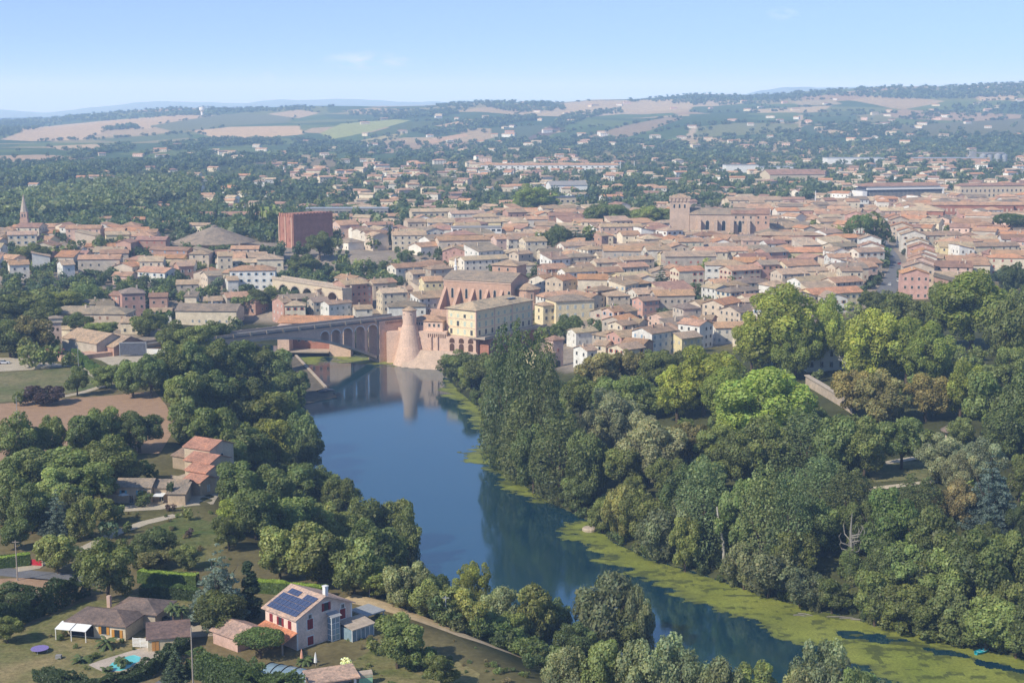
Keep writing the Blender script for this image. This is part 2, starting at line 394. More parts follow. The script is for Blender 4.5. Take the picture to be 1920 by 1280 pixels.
# haze: a thin homogeneous scattering air layer over the valley
t = NT('summer_haze'); vs_ = t.n('ShaderNodeVolumeScatter'); vs_.inputs['Color'].default_value = (.46, .66, .95, 1); vs_.inputs['Density'].default_value = HAZE if 'HAZE' in globals() else .00015
vs_.inputs['Anisotropy'].default_value = 0.0
em_ = t.n('ShaderNodeEmission'); em_.inputs['Color'].default_value = (.16, .28, .52, 1); em_.inputs['Strength'].default_value = HAZE * .8   # added glow standing in for light scattered more than once in the haze
ad_ = t.n('ShaderNodeAddShader'); t.l(vs_.outputs[0], ad_.inputs[0]); t.l(em_.outputs[0], ad_.inputs[1]); t.l(ad_.outputs[0], t.out.inputs['Volume'])
hz = MB().box(-16000, 16000, -300, 27000, -60, 520).build('haze', t.m); tag(hz, None, None, None, 'stuff'); hz.display_type = 'BOUNDS'
hz['label'] = 'thin bluish summer haze hanging over the whole valley'; hz['category'] = 'haze'
# ------------------------------------------------------------------ ground colours
COL_GRASS = (.115, .115, .045); COL_DRY = (.24, .19, .10); COL_WOOD = (.045, .05, .022); COL_TOWN = (.30, .25, .20)
def poly_px_mask(px, py, poly): return inside(px, py, np.array(poly, float))
TOWN_POLY = [(-80, 530), (-80, 425), (200, 425), (330, 440), (520, 455), (650, 445), (860, 430), (1000, 420), (1280, 385), (1500, 365), (1980, 330), (1980, 520), (1850, 530), (1650, 570), (1400, 640),
             (1250, 665), (1060, 700), (1020, 690), (1010, 650), (1000, 560), (830, 590), (740, 600), (620, 600), (500, 620), (300, 640), (100, 640), (100, 560), (300, 545)]
FIELDS = [  # far fields and vineyards on the slopes
    ([(0, 262), (60, 240), (180, 228), (330, 216), (410, 216), (300, 240), (200, 245), (165, 262), (60, 265)], (.42, .31, .19)),
    ([(80, 275), (180, 270), (200, 280), (140, 285)], (.40, .30, .18)),
    ([(0, 292), (80, 290), (180, 296), (60, 305), (0, 308)], (.36, .26, .17)),
    ([(262, 286), (355, 268), (362, 270), (290, 288)], (.50, .36, .21)),
    ([(360, 246), (430, 238), (560, 236), (570, 252), (480, 260), (400, 258)], (.46, .33, .19)),
    ([(280, 236), (420, 214), (560, 216), (540, 230), (430, 236), (330, 248)], (.17, .18, .09)),
    ([(170, 262), (350, 250), (360, 258), (240, 268)], (.13, .16, .07)),
    ([(500, 214), (560, 206), (600, 212), (560, 222)], (.38, .29, .18)),
    ([(600, 250), (640, 232), (740, 224), (770, 226), (690, 248), (620, 262)], (.27, .29, .11)),
    ([(640, 208), (700, 202), (760, 206), (680, 214)], (.34, .26, .15)),
    ([(690, 250), (770, 228), (840, 226), (780, 246), (720, 258)], (.10, .13, .05)),
    ([(815, 236), (880, 224), (910, 226), (850, 240)], (.42, .30, .18)),
    ([(680, 262), (760, 248), (740, 262), (690, 268)], (.34, .29, .14)),
    ([(780, 266), (870, 250), (880, 254), (790, 274)], (.42, .28, .17)),
    ([(1050, 194), (1110, 189), (1300, 186), (1400, 194), (1260, 206), (1100, 220), (960, 216), (1030, 204)], (.38, .30, .19)),
    ([(920, 240), (1020, 234), (1030, 262), (925, 258)], (.10, .13, .07)),
    ([(985, 262), (1035, 234), (1060, 240), (1010, 264)], (.16, .12, .09)),
    ([(1040, 250), (1130, 236), (1180, 240), (1130, 262), (1030, 268)], (.085, .125, .045)),
    ([(1080, 262), (1170, 236), (1250, 220), (1280, 222), (1220, 244), (1160, 262)], (.25, .19, .12)),
    ([(1110, 268), (1240, 246), (1300, 232), (1300, 250), (1200, 268)], (.08, .12, .04)),
    ([(1300, 200), (1420, 198), (1480, 206), (1420, 212), (1290, 210)], (.085, .125, .045)),
    ([(1290, 214), (1400, 212), (1400, 228), (1300, 234)], (.075, .115, .04)),
    ([(1400, 206), (1560, 198), (1540, 210), (1420, 212)], (.37, .29, .17)),
    ([(1285, 240), (1390, 230), (1500, 232), (1500, 248), (1300, 258)], (.2, .21, .10)),
    ([(1500, 220), (1605, 216), (1605, 230), (1505, 234)], (.08, .12, .045)),
    ([(1505, 235), (1605, 231), (1600, 250), (1520, 250)], (.09, .12, .06)),
    ([(1610, 218), (1670, 215), (1665, 240), (1605, 240)], (.2, .2, .09)),
    ([(1500, 212), (1600, 208), (1680, 212), (1600, 216), (1510, 219)], (.10, .135, .05)),
    ([(1530, 246), (1560, 243), (1660, 252), (1560, 256)], (.42, .32, .19)),
    ([(1680, 236), (1920, 222), (1920, 250), (1700, 258)], (.15, .15, .08)),
    ([(1480, 190), (1560, 186), (1580, 196), (1500, 198)], (.3, .25, .15)),
    ([(1820, 180), (1900, 176), (1910, 186), (1840, 190)], (.42, .32, .2)),
    ([(1820, 162), (1890, 160), (1890, 163), (1820, 166)], (.45, .35, .22)),
    ([(1440, 250), (1520, 254), (1500, 266), (1430, 264)], (.14, .17, .08)),
    ([(1284, 258), (1300, 236), (1310, 236), (1296, 262)], (.38, .3, .2)), ([(1494, 244), (1500, 216), (1506, 216), (1502, 246)], (.38, .3, .2)),
]
ys = np.concatenate([np.arange(90, 900, 3.0), 900 * (2500 / 900) ** np.linspace(0, 1, 130, endpoint=False), np.arange(2500, 6900, 13.0), 6900 * (30000 / 6900) ** np.linspace(0, 1, 24)])
xs = np.concatenate([np.linspace(-1.0, -.42, 30, endpoint=False), np.arange(-.42, .42, .0016), np.linspace(.42, 1.0, 30)])
YY, TT = np.meshgrid(ys, xs, indexing='ij'); XX = TT * YY
ZZ = terrain(XX.ravel(), YY.ravel()).reshape(XX.shape)
PX, PY = proj(XX, YY, ZZ)
col = np.zeros((*XX.shape, 3)); n1 = np.sin(XX / 37) * np.sin(YY / 53) + np.sin(XX / 13 + YY / 19) * .5
k = sm(.5 + n1 * .35)[..., None]
col[:] = np.array(COL_GRASS) * (1 - k) + np.array(COL_DRY) * .8 * k
# voronoi patchwork beyond the town
fy = np.where(YY > 1200)
pts = np.stack([rng.uniform(-3200, 3200, 700), rng.uniform(1200, 7200, 700)], 1); pal = np.array([(.075, .115, .045), (.10, .15, .05), (.17, .19, .07), (.06, .10, .04), (.42, .32, .19), (.36, .26, .16), (.13, .17, .055), (.08, .12, .05), (.27, .24, .12)])
pc = pal[rng.integers(0, len(pal), 700)]
fx = XX[fy]; fyy = YY[fy]; best = np.full(fx.shape, 1e18); bi = np.zeros(fx.shape, int)
for i in range(700):
    dd = (fx - pts[i, 0]) ** 2 + ((fyy - pts[i, 1]) * .8) ** 2
    b = dd < best; best[b] = dd[b]; bi[b] = i
col[fy] = pc[bi]
m = YY > 6300; col[m] = (.06, .08, .04)
m = (YY > 1150) & (YY < 2500); col[m] = col[m] * .5 + np.array([.06, .065, .03]) * .5
for poly, c in FIELDS:
    mk = poly_px_mask(PX, PY, poly) & (YY > 1200); col[mk] = np.array(c) * (1.22 if c[0] > .24 else 1.0)
mk = poly_px_mask(PX, PY, TOWN_POLY) & (YY > 520); col[mk] = COL_TOWN
rd = seg_dist(XX.ravel(), YY.ravel(), RIVER, True).reshape(XX.shape); ins_r = inside(XX, YY, RIVER)
bank = (YY < 800) & (rd < 45); kk = sm((45 - rd) / 15)[..., None]
col = np.where(bank[..., None], col * (1 - kk) + np.array(COL_WOOD) * kk, col)
park = poly_px_mask(PX, PY, [(1000, 940), (1000, 720), (1100, 700), (1400, 660), (1560, 600), (1990, 530), (1990, 1260), (1300, 1085)]); col[park] = (.075, .08, .035)
nr, nc = XX.shape
idx = np.arange(nr * nc).reshape(nr, nc)
q = np.stack([idx[:-1, :-1], idx[:-1, 1:], idx[1:, 1:], idx[1:, :-1]], -1).reshape(-1, 4)
t = NT('ground'); c = t.n('ShaderNodeAttribute', attribute_name='Col').outputs['Color']
c = t.mul(c, t.ramp(t.noise(.09, 6, .7), [(.3, g3(.68)), (.7, g3(1.25))])); c = t.mul(c, t.ramp(t.noise(.9, 4, .7), [(.3, g3(.72)), (.7, g3(1.2))]))
t.diffuse(c, .95, .05); M['ground'] = t.m
gnd = struct(link('ground', fastmesh('ground', np.stack([XX, YY, ZZ], -1).reshape(-1, 3), q, 'ground', col.reshape(-1, 3), True)))
# distant blue hills
hp = [(-400, 208), (0, 203), (40, 207), (90, 212), (150, 205), (215, 199), (255, 193), (330, 190), (400, 193), (470, 193), (530, 187), (600, 188), (660, 185), (740, 191), (820, 191), (880, 196), (960, 200)]
hp2 = [(1340, 190), (1420, 170), (1470, 165), (1510, 164), (1560, 166), (1640, 164), (1750, 175), (1850, 190)]
mb = MB()
for line, dist in ((hp, 17000), (hp2, 15000)):
    xs_ = np.linspace(line[0][0], line[-1][0], 90); yy = np.interp(xs_, [p[0] for p in line], [p[1] for p in line]) + np.sin(xs_ / 17) * .7 + np.sin(xs_ / 7.3) * .4
    rows = []
    for dd, fz in ((dist - 2600, 0), (dist - 1000, .75), (dist, 1), (dist + 1500, .6)):
        rows.append([((p - 960) / FPX * dd, dd, -40 + fz * (40 + CAMH - (y_ - 200) / FPX * dist)) for p, y_ in zip(xs_, yy)])
    o = len(mb.v); n = len(xs_); mb.add([v for r_ in rows for v in r_], [(i * n + j, i * n + j + 1, (i + 1) * n + j + 1, (i + 1) * n + j) for i in range(3) for j in range(n - 1)])
M['far_hill'] = mat_plain('wooded_far_hill', (.055, .075, .045), .95, .05, .3, .002)
struct(mb.build('hills', 'far_hill'))
# water
t = NT('river_water'); p = t.n('ShaderNodeBsdfPrincipled'); p.inputs['Base Color'].default_value = (.013, .072, .125, 1); p.inputs['Roughness'].default_value = .05; p.inputs['IOR'].default_value = 1.9; p.inputs['Specular Tint'].default_value = (.66, .93, 1, 1)
p.inputs['Specular IOR Level'].default_value = 1.0
b = t.n('ShaderNodeBump'); b.inputs['Strength'].default_value = .06; b.inputs['Distance'].default_value = .2
t.l(t.noise(.7, 4, .6), b.inputs['Height'])
t.l(t.ramp(t.noise(.035, 5, .65, 'Object', 1.2), [(.35, (.005, .032, .054)), (.55, (.007, .038, .060)), (.72, (.014, .040, .050))]), p.inputs['Base Color'])
rr_ = t.n('ShaderNodeMapRange'); rr_.inputs['To Min'].default_value = .02; rr_.inputs['To Max'].default_value = .13; t.l(t.noise(.05, 4, .6, 'Object', 2), rr_.inputs['Value']); t.l(rr_.outputs[0], p.inputs['Roughness']); t.l(b.outputs[0], p.inputs['Normal']); t.l(p.outputs[0], t.out.inputs['Surface']); M['water'] = t.m
x0, y0 = RIVER.min(0); x1, y1 = RIVER.max(0)
struct(MB().add([(x0 - 10, y0 - 10, 0), (x1 + 10, y0 - 10, 0), (x1 + 10, y1 + 10, 0), (x0 - 10, y1 + 10, 0)], [(0, 1, 2, 3)]).build('river_water', 'water'))
# algae carpet: the water surface along the shallow bank
ALG = [[(1060, 992), (1110, 975), (1160, 1010), (1240, 1050), (1340, 1082), (1460, 1120), (1610, 1158), (1760, 1192), (1930, 1236), (1990, 1262), (1990, 1330), (1760, 1300), (1690, 1270), (1600, 1245), (1480, 1195), (1400, 1155), (1290, 1120), (1200, 1075), (1120, 1035)],
       [(860, 848), (905, 838), (960, 850), (1000, 900), (1050, 945), (1010, 940), (950, 905), (930, 880), (880, 858)],
       [(835, 715), (872, 735), (915, 765), (935, 830), (905, 800), (870, 760), (850, 745)], [(625, 660), (700, 672), (744, 684), (700, 684), (640, 676)], [(565, 672), (595, 670), (598, 682), (570, 682)]]
def smooth_noise(x, y, sc, seed):
    r = np.random.default_rng(seed); g = r.random((256, 256)); u = x / sc; v = y / sc
    i = np.floor(u).astype(int); j = np.floor(v).astype(int); fu = sm(u - i); fv = sm(v - j)
    A = g[i % 256, j % 256] * (1 - fu) + g[(i + 1) % 256, j % 256] * fu; B = g[i % 256, (j + 1) % 256] * (1 - fu) + g[(i + 1) % 256, (j + 1) % 256] * fu
    return A * (1 - fv) + B * fv
V = []; Q = []; AC = []
gs = .5; gx, gy = np.meshgrid(np.arange(x0 + 20, x1, gs), np.arange(y0 + 20, y1, gs), indexing='ij')
gx = gx.ravel(); gy = gy.ravel(); okm = inside(gx, gy, RIVER) & (gy < 720); gx = gx[okm]; gy = gy[okm]
keep = np.zeros(gx.shape, bool); edge = np.zeros(gx.shape); nzv = smooth_noise((gx + gy * .35) * .6, gy * 1.6, 8, 1) * .45 + smooth_noise(gx * .7, gy * 1.3, 3.2, 2) * .3 + smooth_noise(gx * .8, gy * 1.2, 1.1, 3) * .25
for A in ALG:
    P_ = PZ([a[0] for a in A], [a[1] for a in A]); d = seg_dist(gx, gy, P_, True) * np.where(inside(gx, gy, P_), 1, -1)
    kd = (d / 4.2 + (nzv - .36) * 3.2) > .1
    keep |= kd; edge = np.maximum(edge, np.clip((d / 4.2 + (nzv - .36) * 3.2 - .1) / .8, 0, 1) * kd)
# lane near the lower right bank: tree reflections painted as dark algae colour
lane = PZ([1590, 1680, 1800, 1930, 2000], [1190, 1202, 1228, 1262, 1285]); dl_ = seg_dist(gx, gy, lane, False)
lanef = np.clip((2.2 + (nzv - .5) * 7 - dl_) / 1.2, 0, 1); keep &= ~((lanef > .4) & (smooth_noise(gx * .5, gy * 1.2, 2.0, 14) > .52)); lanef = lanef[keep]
gx = gx[keep]; gy = gy[keep]; nzv = nzv[keep]; edge = edge[keep]; n = len(gx); hgs = gs / 2 + .004
v = np.stack([np.stack([gx + a * hgs, gy + b_ * hgs, np.full(n, .012) + (a + b_) * 0], -1) for a, b_ in ((-1, -1), (1, -1), (1, 1), (-1, 1))], 1).reshape(-1, 3)
big = smooth_noise(gx, gy, 14, 5) * .6 + smooth_noise(gx, gy, 4, 6) * .4
ac = np.array([.165, .20, .034]) * (1 - big[:, None]) + np.array([.25, .265, .055]) * big[:, None]
hole = smooth_noise(gx * .6, gy * 1.2, 2.6, 9) * .6 + smooth_noise(gx, gy, .9, 8) * .4; murk_reflect = np.maximum(np.clip((hole - .57) * 6, 0, .75), lanef * .9)[:, None]; fr = (.35 + .65 * edge[:, None] ** .7)  # dark holes in the algae, plus the painted reflection of the lane
ac = ac * 1.05 * (0.7 + .6 * nzv[:, None]); ac = (ac * (1 - murk_reflect) + np.array([.06, .075, .025]) * murk_reflect) * fr + np.array([.03, .045, .03]) * (1 - fr)
t = NT('algae'); c = t.mul(t.n('ShaderNodeAttribute', attribute_name='Col').outputs['Color'], t.ramp(t.noise(1.6, 5, .8, 'Object'), [(.3, g3(.55)), (.6, g3(1.15))])); t.diffuse(c, .6, .25); M['algae'] = t.m
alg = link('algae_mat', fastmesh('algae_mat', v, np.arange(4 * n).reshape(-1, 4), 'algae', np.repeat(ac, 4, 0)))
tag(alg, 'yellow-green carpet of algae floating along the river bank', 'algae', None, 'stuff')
# ------------------------------------------------------------------ draped sheets: roads, paths, fields
def drape(name, pts, mat, off=.05, step=4.0, world=False, kind='structure'):
    P_ = np.array(pts, float) if world else G([p[0] for p in pts], [p[1] for p in pts])[:, :2]
    b = []
    for i in range(len(P_)):
        a, c_ = P_[i], P_[(i + 1) % len(P_)]; m_ = max(1, int(np.linalg.norm(c_ - a) / step))
        b += [a + (c_ - a) * j / m_ for j in range(m_)]
    b = np.array(b); nb = len(b)
    gx, gy = np.meshgrid(np.arange(b[:, 0].min(), b[:, 0].max(), step), np.arange(b[:, 1].min(), b[:, 1].max(), step))
    gx = gx.ravel(); gy = gy.ravel(); k_ = inside(gx, gy, b) & (seg_dist(gx, gy, b, True) > step * .4)
    allp = [Vector(p) for p in b] + [Vector(p) for p in np.stack([gx[k_], gy[k_]], -1)]
    vo, _, fo, *_ = delaunay_2d_cdt(allp, [(i, (i + 1) % nb) for i in range(nb)], [], 1, 1e-4)
    vx = np.array([(p.x, p.y) for p in vo]); z = terrain(vx[:, 0], vx[:, 1]) + off
    o = MB().add([(a[0], a[1], c_) for a, c_ in zip(vx, z)], [tuple(f) for f in fo]).build(name, mat)
    if kind: o['kind'] = kind
    return o
def strip(name, line, width, mat, off=.06, taper=None):
    P_ = G([p[0] for p in line], [p[1] for p in line])[:, :2]; out_l = []; out_r = []
    for i in range(len(P_)):
        d = P_[min(i + 1, len(P_) - 1)] - P_[max(i - 1, 0)]; d /= np.linalg.norm(d); nn = np.array([-d[1], d[0]])
        w_ = (width if not hasattr(width, '__len__') else width[i]) / 2
        out_l.append(P_[i] + nn * w_); out_r.append(P_[i] - nn * w_)
    return drape(name, out_l + out_r[::-1], mat, off, 2.0, True)
def mat_soil(name, col, var=.3, sc=.35):
    t = NT(name); a = t.ramp(t.noise(sc, 6, .7), [(.3, g3(1 - var)), (.7, g3(1 + var))]); b = t.ramp(t.noise(sc * 9, 4, .7), [(.3, g3(.8)), (.7, g3(1.15))])
    return t.diffuse(t.mul(t.mul(a, b), (*col, 1)), .95, .05)
M['soil'] = mat_soil('ploughed_soil', (.36, .235, .15), .15); M['asphalt'] = mat_soil('asphalt', (.17, .17, .18), .15); M['gravel'] = mat_soil('gravel', (.46, .40, .31), .2)
def mat_turf(name, green, dry, sc):
    t = NT(name); f_ = t.noise(sc, 6, .72, 'Object', .6); c = t.ramp(f_, [(.36, green), (.5, tuple((a + b) / 2 for a, b in zip(green, dry))), (.64, dry)])
    c = t.mul(c, t.ramp(t.noise(sc * 14, 4, .8), [(.3, g3(.6)), (.7, g3(1.25))])); c = t.mul(c, t.ramp(t.noise(1.7, 3, .8), [(.3, g3(.78)), (.7, g3(1.15))]))
    return t.diffuse(c, .95, .05)
M['track'] = mat_soil('dry_track', (.52, .40, .25), .25); M['meadow'] = mat_turf('meadow', (.10, .135, .045), (.24, .21, .11), .045); M['lawn'] = mat_turf('lawn', (.13, .15, .05), (.30, .24, .12), .07)
M['paving'] = mat_soil('paving', (.47, .40, .33), .15); M['green_lawn'] = mat_turf('green_lawn', (.085, .125, .035), (.20, .18, .08), .06)
drape('field', [(-60, 762), (60, 752), (200, 742), (290, 733), (312, 760), (330, 800), (300, 850), (200, 850), (60, 860), (-60, 875)], 'soil')
drape('meadow', [(-60, 705), (120, 690), (170, 690), (215, 705), (190, 725), (110, 740), (60, 750), (-60, 758)], 'meadow')
drape('parking', [(-60, 672), (40, 670), (135, 686), (60, 693), (-60, 700)], 'gravel')
drape('farmyard', [(160, 668), (300, 655), (310, 668), (255, 690), (215, 690), (190, 676)], 'gravel')
strip('path', [(75, 752), (150, 737), (205, 720), (190, 712), (172, 700), (155, 690)], 3.0, 'gravel')
drape('field', [(-60, 1086), (60, 1083), (130, 1090), (152, 1094), (140, 1112), (60, 1128), (-60, 1150)], 'soil')
strip('road', [(-60, 1068), (0, 1071), (60, 1077), (120, 1083), (190, 1094)], 5.0, 'asphalt', .05)
strip('path', [(30, 1066), (62, 1062), (76, 1052)], [5, 4.5, 4], 'gravel', .075)
strip('path', [(135, 1037), (165, 1025), (215, 1000), (270, 980), (330, 966)], 3.2, 'gravel')
strip('path', [(650, 1120), (690, 1128), (740, 1142), (800, 1164), (870, 1192), (930, 1214), (985, 1236), (1100, 1290)], [5, 5, 5, 4.6, 4.2, 3.8, 3.4, 3.2], 'track', .09)
drape('lawn', [(-60, 1290), (-60, 1200), (40, 1180), (150, 1130), (270, 1112), (370, 1105), (390, 1150), (360, 1200), (330, 1240), (200, 1275), (60, 1290)], 'lawn', .03)
drape('driveway', [(280, 1185), (300, 1165), (390, 1160), (420, 1172), (400, 1192), (320, 1198)], 'paving', .07)
drape('pool_terrace', [(165, 1246), (190, 1237), (255, 1217), (300, 1208), (318, 1222), (285, 1240), (240, 1258), (190, 1258)], 'paving', .06)
strip('road', [(345, 1262), (310, 1282), (270, 1310)], 4.0, 'asphalt', .05)
drape('lawn', [(640, 1290), (660, 1240), (700, 1215), (800, 1230), (860, 1240), (900, 1262), (890, 1310), (640, 1310)], 'lawn', .03)
drape('green_lawn', [(260, 1065), (300, 985), (345, 965), (420, 985), (430, 1015), (400, 1060), (330, 1072)], 'green_lawn', .03)
drape('terrace', [(205, 952), (300, 938), (345, 925), (395, 905), (420, 915), (400, 945), (300, 955), (215, 960)], 'gravel', .06)
strip('road', [(1655, 560), (1672, 530), (1682, 505), (1672, 480), (1650, 450), (1638, 430), (1625, 410)], [10, 10, 9, 8, 8, 7, 7], 'asphalt', .25)
strip('path', [(1630, 918), (1680, 912), (1740, 905), (1800, 900)], 2.5, 'gravel', .2)
drape('flower_garden', [(1620, 880), (1700, 865), (1760, 870), (1740, 900), (1640, 905)], 'meadow', .15)
strip('path', [(1640, 872), (1720, 858), (1780, 850)], 3, 'gravel', .2)
# ------------------------------------------------------------------ landmarks, in photo pixels, used to word labels
LMK = [(868, 605, 'the yellow abbey building'), (900, 540, 'the abbey church'), (768, 625, 'the round river tower'), (560, 625, 'the arched river bridge'), (1360, 435, 'the fortified town church'),
       (575, 435, 'the tall red brick block'), (390, 458, 'the hall with the conical roof'), (45, 425, 'the church with the spire'), (890, 440, 'the white flat-roofed offices'), (810, 408, 'the apricot apartment block'),
       (1690, 470, 'the street running up through town'), (1700, 362, 'the slatted modern library'), (1870, 355, 'the long pink barracks'), (1080, 445, 'the dark cedars in town'), (1238, 525, 'the spruce among the roofs'),
       (1040, 675, 'the turret house'), (1455, 620, 'the tallest plane tree'), (585, 540, 'the stone viaduct'), (110, 620, 'the dovecote tower'), (255, 920, 'the grey-roofed farmhouse'), (360, 860, 'the stepped red-roofed farmhouse'),
       (575, 1165, 'the solar-panelled house'), (190, 1165, 'the brown-roofed bungalow'), (230, 1242, 'the turquoise pool'), (545, 1258, 'the arched pool cover'), (1105, 995, 'the round stone in the algae'),
       (1590, 1010, 'the bare dead tree'), (1335, 985, 'the white leaning trunk'), (1840, 1223, 'the turquoise rowing boat'), (1560, 745, 'the park terrace wall'), (585, 705, 'the sloping weir'), (965, 720, 'the tall riverside poplars'),
       (1795, 805, 'the park pavilion'), (155, 795, 'the ploughed field'), (700, 345, 'the tree-filled suburb'), (1850, 300, 'the grain silos'), (1250, 480, 'the roofs of the old town'), (1600, 560, 'the town edge by the park'),
       (250, 500, 'the old roofs across the river'), (1150, 620, 'the pale houses above the park'), (1540, 430, 'the brick school wing'), (620, 590, 'the riverside mill'), (800, 1170, 'the dry track'), (1700, 890, 'the park flower garden'), (420, 1110, 'the blue cedar')]
ORD = ['first', 'second', 'third', 'fourth', 'fifth', 'sixth', 'seventh', 'eighth', 'ninth', 'tenth', 'eleventh', 'twelfth', 'thirteenth', 'fourteenth', 'fifteenth', 'sixteenth', 'seventeenth', 'eighteenth', 'nineteenth', 'twentieth']
def relation(px, py):
    b = min(LMK, key=lambda l: (l[0] - px) ** 2 + ((l[1] - py) * 1.6) ** 2)
    dx, dy = px - b[0], (py - b[1]) * 1.6
    if abs(dx) > abs(dy) * 1.3: r = 'to the left of' if dx < 0 else 'to the right of'
    elif abs(dy) > abs(dx) * 1.3: r = 'behind' if dy < 0 else 'in front of'
    else: r = ('behind and left of' if dx < 0 else 'behind and right of') if dy < 0 else ('in front and left of' if dx < 0 else 'in front and right of')
    return r + ' ' + b[2]
LABELQ = []   # (object, stem text, px, py)
USED = set()
def queue_label(o, text, px, py): LABELQ.append((o, text, px, py))
def flush_labels():
    gr = {}
    for o, t_, px, py in LABELQ: gr.setdefault(t_ + ' ' + relation(px, py), []).append((px, py, o, t_))
    for lab, it in gr.items():
        it.sort(key=lambda a: a[0]); n = len(it)
        for i, (px, py, o, t_) in enumerate(it):
            if n == 1: L = lab
            elif n == 2: L = ('left-hand ' if i == 0 else 'right-hand ') + lab
            else: L = (ORD[i] + ' ' if i < 20 else '') + lab + ' from the left'
            if n > 2: L = ORD[min(i, 19)] + ' from the left, ' + lab
            w_ = L.split()
            if len(w_) > 16: L = ' '.join(x for x in w_ if x not in ('and', 'the'))
            o['label'] = ' '.join(L.split()[:16])
# ------------------------------------------------------------------ houses
WALLC = {'cream': (.76, .66, .50), 'beige': (.66, .55, .43), 'pink': (.70, .51, .42), 'white': (.82, .80, .74), 'brick': (.50, .32, .25), 'grey-tan': (.54, .47, .39), 'yellow': (.76, .65, .40), 'rose': (.62, .38, .31), 'pale': (.78, .72, .62)}
ROOFC = {'tan': (.455, .34, .24), 'terracotta': (.50, .325, .215), 'orange': (.54, .30, .175), 'grey-brown': (.32, .265, .21), 'rust': (.37, .235, .18), 'buff': (.53, .425, .295)}
SHUT = [(.30, .34, .36), (.52, .5, .46), (.25, .3, .27), (.33, .2, .13), (.45, .16, .12), (.62, .6, .55), (.28, .38, .48)]
SHUTN = ['grey', 'pale', 'green', 'brown', 'red', 'white', 'blue']
occupied = []   # (x, y, r) of everything built, to keep fillers off
def free(x, y, r):
    for a, b, c in occupied:
        if (a - x) ** 2 + (b - y) ** 2 < (c + r) ** 2: return False
    return True
def house(x, y, w, d, h, rot, rt, wc, rc, name='town_house', cat='house', label=None, px=None, py=None, chim=1, wins=True, pitch=.34, storeys=None, z=None, group='houses of the old town', shut=None, wh=1.35, both=False):
    z = H1(x, y) if z is None else z
    o = thing(name, label, cat, (x, y, z), rot, group)
    vw = random.uniform(.88, 1.06); vr = random.uniform(.78, 1.14); hr_ = random.uniform(-.06, .06)
    walls_mb(rt, w, d, h, pitch).build('wall', 'wall', o, tuple(c_ * vw for c_ in WALLC[wc]))
    rm_, ridge = roof_mb(rt, w, d, h, pitch)
    ro = rm_.build('roof', 'roof', o, (ROOFC[rc][0] * vr, ROOFC[rc][1] * vr * (1 + hr_ * .5), ROOFC[rc][2] * vr * (1 - hr_)))
    for k in range(chim):
        cx = random.uniform(-w * .35, w * .35); cy = random.choice((-1, 1)) * d * .12
        MB().box(cx - .35, cx + .35, cy - .3, cy + .3, h, ridge + .9).box(cx - .42, cx + .42, cy - .37, cy + .37, ridge + .9, ridge + 1.05).build('chimney', 'wall', ro, WALLC['brick' if k else 'beige'])
    if wins:
        st_ = storeys or max(1, int(round(h / 3.0))); sc = shut if shut is not None else random.randrange(len(SHUT)); kind = random.choice(('frame', 'frame', 'open', 'closed'))
        cs, sn = math.cos(rot), math.sin(rot)
        dist = math.hypot(x, y); shown = 0
        for ang, L, off in ((-math.pi / 2, w, d / 2), (math.pi / 2, w, d / 2), (0, d, w / 2), (math.pi, d, w / 2)):
            nx = math.cos(ang + rot); ny = math.sin(ang + rot)
            if not both and nx * (-x) + ny * (-y) < .18 * dist: continue
            if shown >= 2 and not both: break
            shown += 1
            n = max(1, int(L / (3.2 if dist < 800 else 4.0)))
            for s_ in range(st_):
                for i in range(n):
                    if random.random() < .12: continue
                    u = (i + .5) / n * L - L / 2
                    if ang in (0, math.pi): lx, ly = math.cos(ang) * (off + .02), u
                    else: lx, ly = u, math.sin(ang) * (off + .02)
                    zz = .9 + s_ * (h / st_) + .1
                    if zz + wh > h - .15: zz = h - wh - .2
                    window(o, lx, ly, zz, ang, 1.0, wh * (1 if s_ else 1.0), kind, SHUT[sc])
    occupied.append((x, y, .5 * min(w, d) + .15 * max(w, d)))
    occupied.append((x + math.cos(rot) * w * .3, y + math.sin(rot) * w * .3, .48 * d)); occupied.append((x - math.cos(rot) * w * .3, y - math.sin(rot) * w * .3, .48 * d))
    if px is None:
        a, b = proj(x, y, z + h * .6); px, py = float(a), float(b)
    if label is None:
        size = 'long ' if w / d > 1.8 else ('small ' if w * d < 90 else ('large ' if w * d > 260 else ('tall ' if h > 9 else '')))
        queue_label(o, f'{size}{wc} house with {rc} ' + {'gable': 'gabled roof', 'hip': 'hipped roof', 'shed': 'single-slope roof'}[rt], px, py)
    return o
def hpx(pxl, pxr, py, h, rot_deg, rt, wc, rc, dep=None, front=None, **kw):
    """a house whose front foot spans pxl..pxr at pixel row py; rot in degrees"""
    c = G1((pxl + pxr) / 2, py); sc = FPX / math.hypot(c[1], CAMH - c[2])
    wpx = (pxr - pxl) / sc; r = R(rot_deg); d = dep or 10.0
    # apparent width = w*|cos| + d*|sin|
    w = front or max(5.0, (wpx - d * abs(math.sin(r))) / max(.35, abs(math.cos(r))))
    half = (w * abs(math.sin(r)) + d * abs(math.cos(r))) / 2
    return house(c[0] + half * c[0] / c[1], c[1] + half, w, d, h, r, rt, wc, rc, **kw)
# ---------- the abbey group
def frame_thing(name, label, cat, x, y, z, rot): return thing(name, label, cat, (x, y, z), rot)
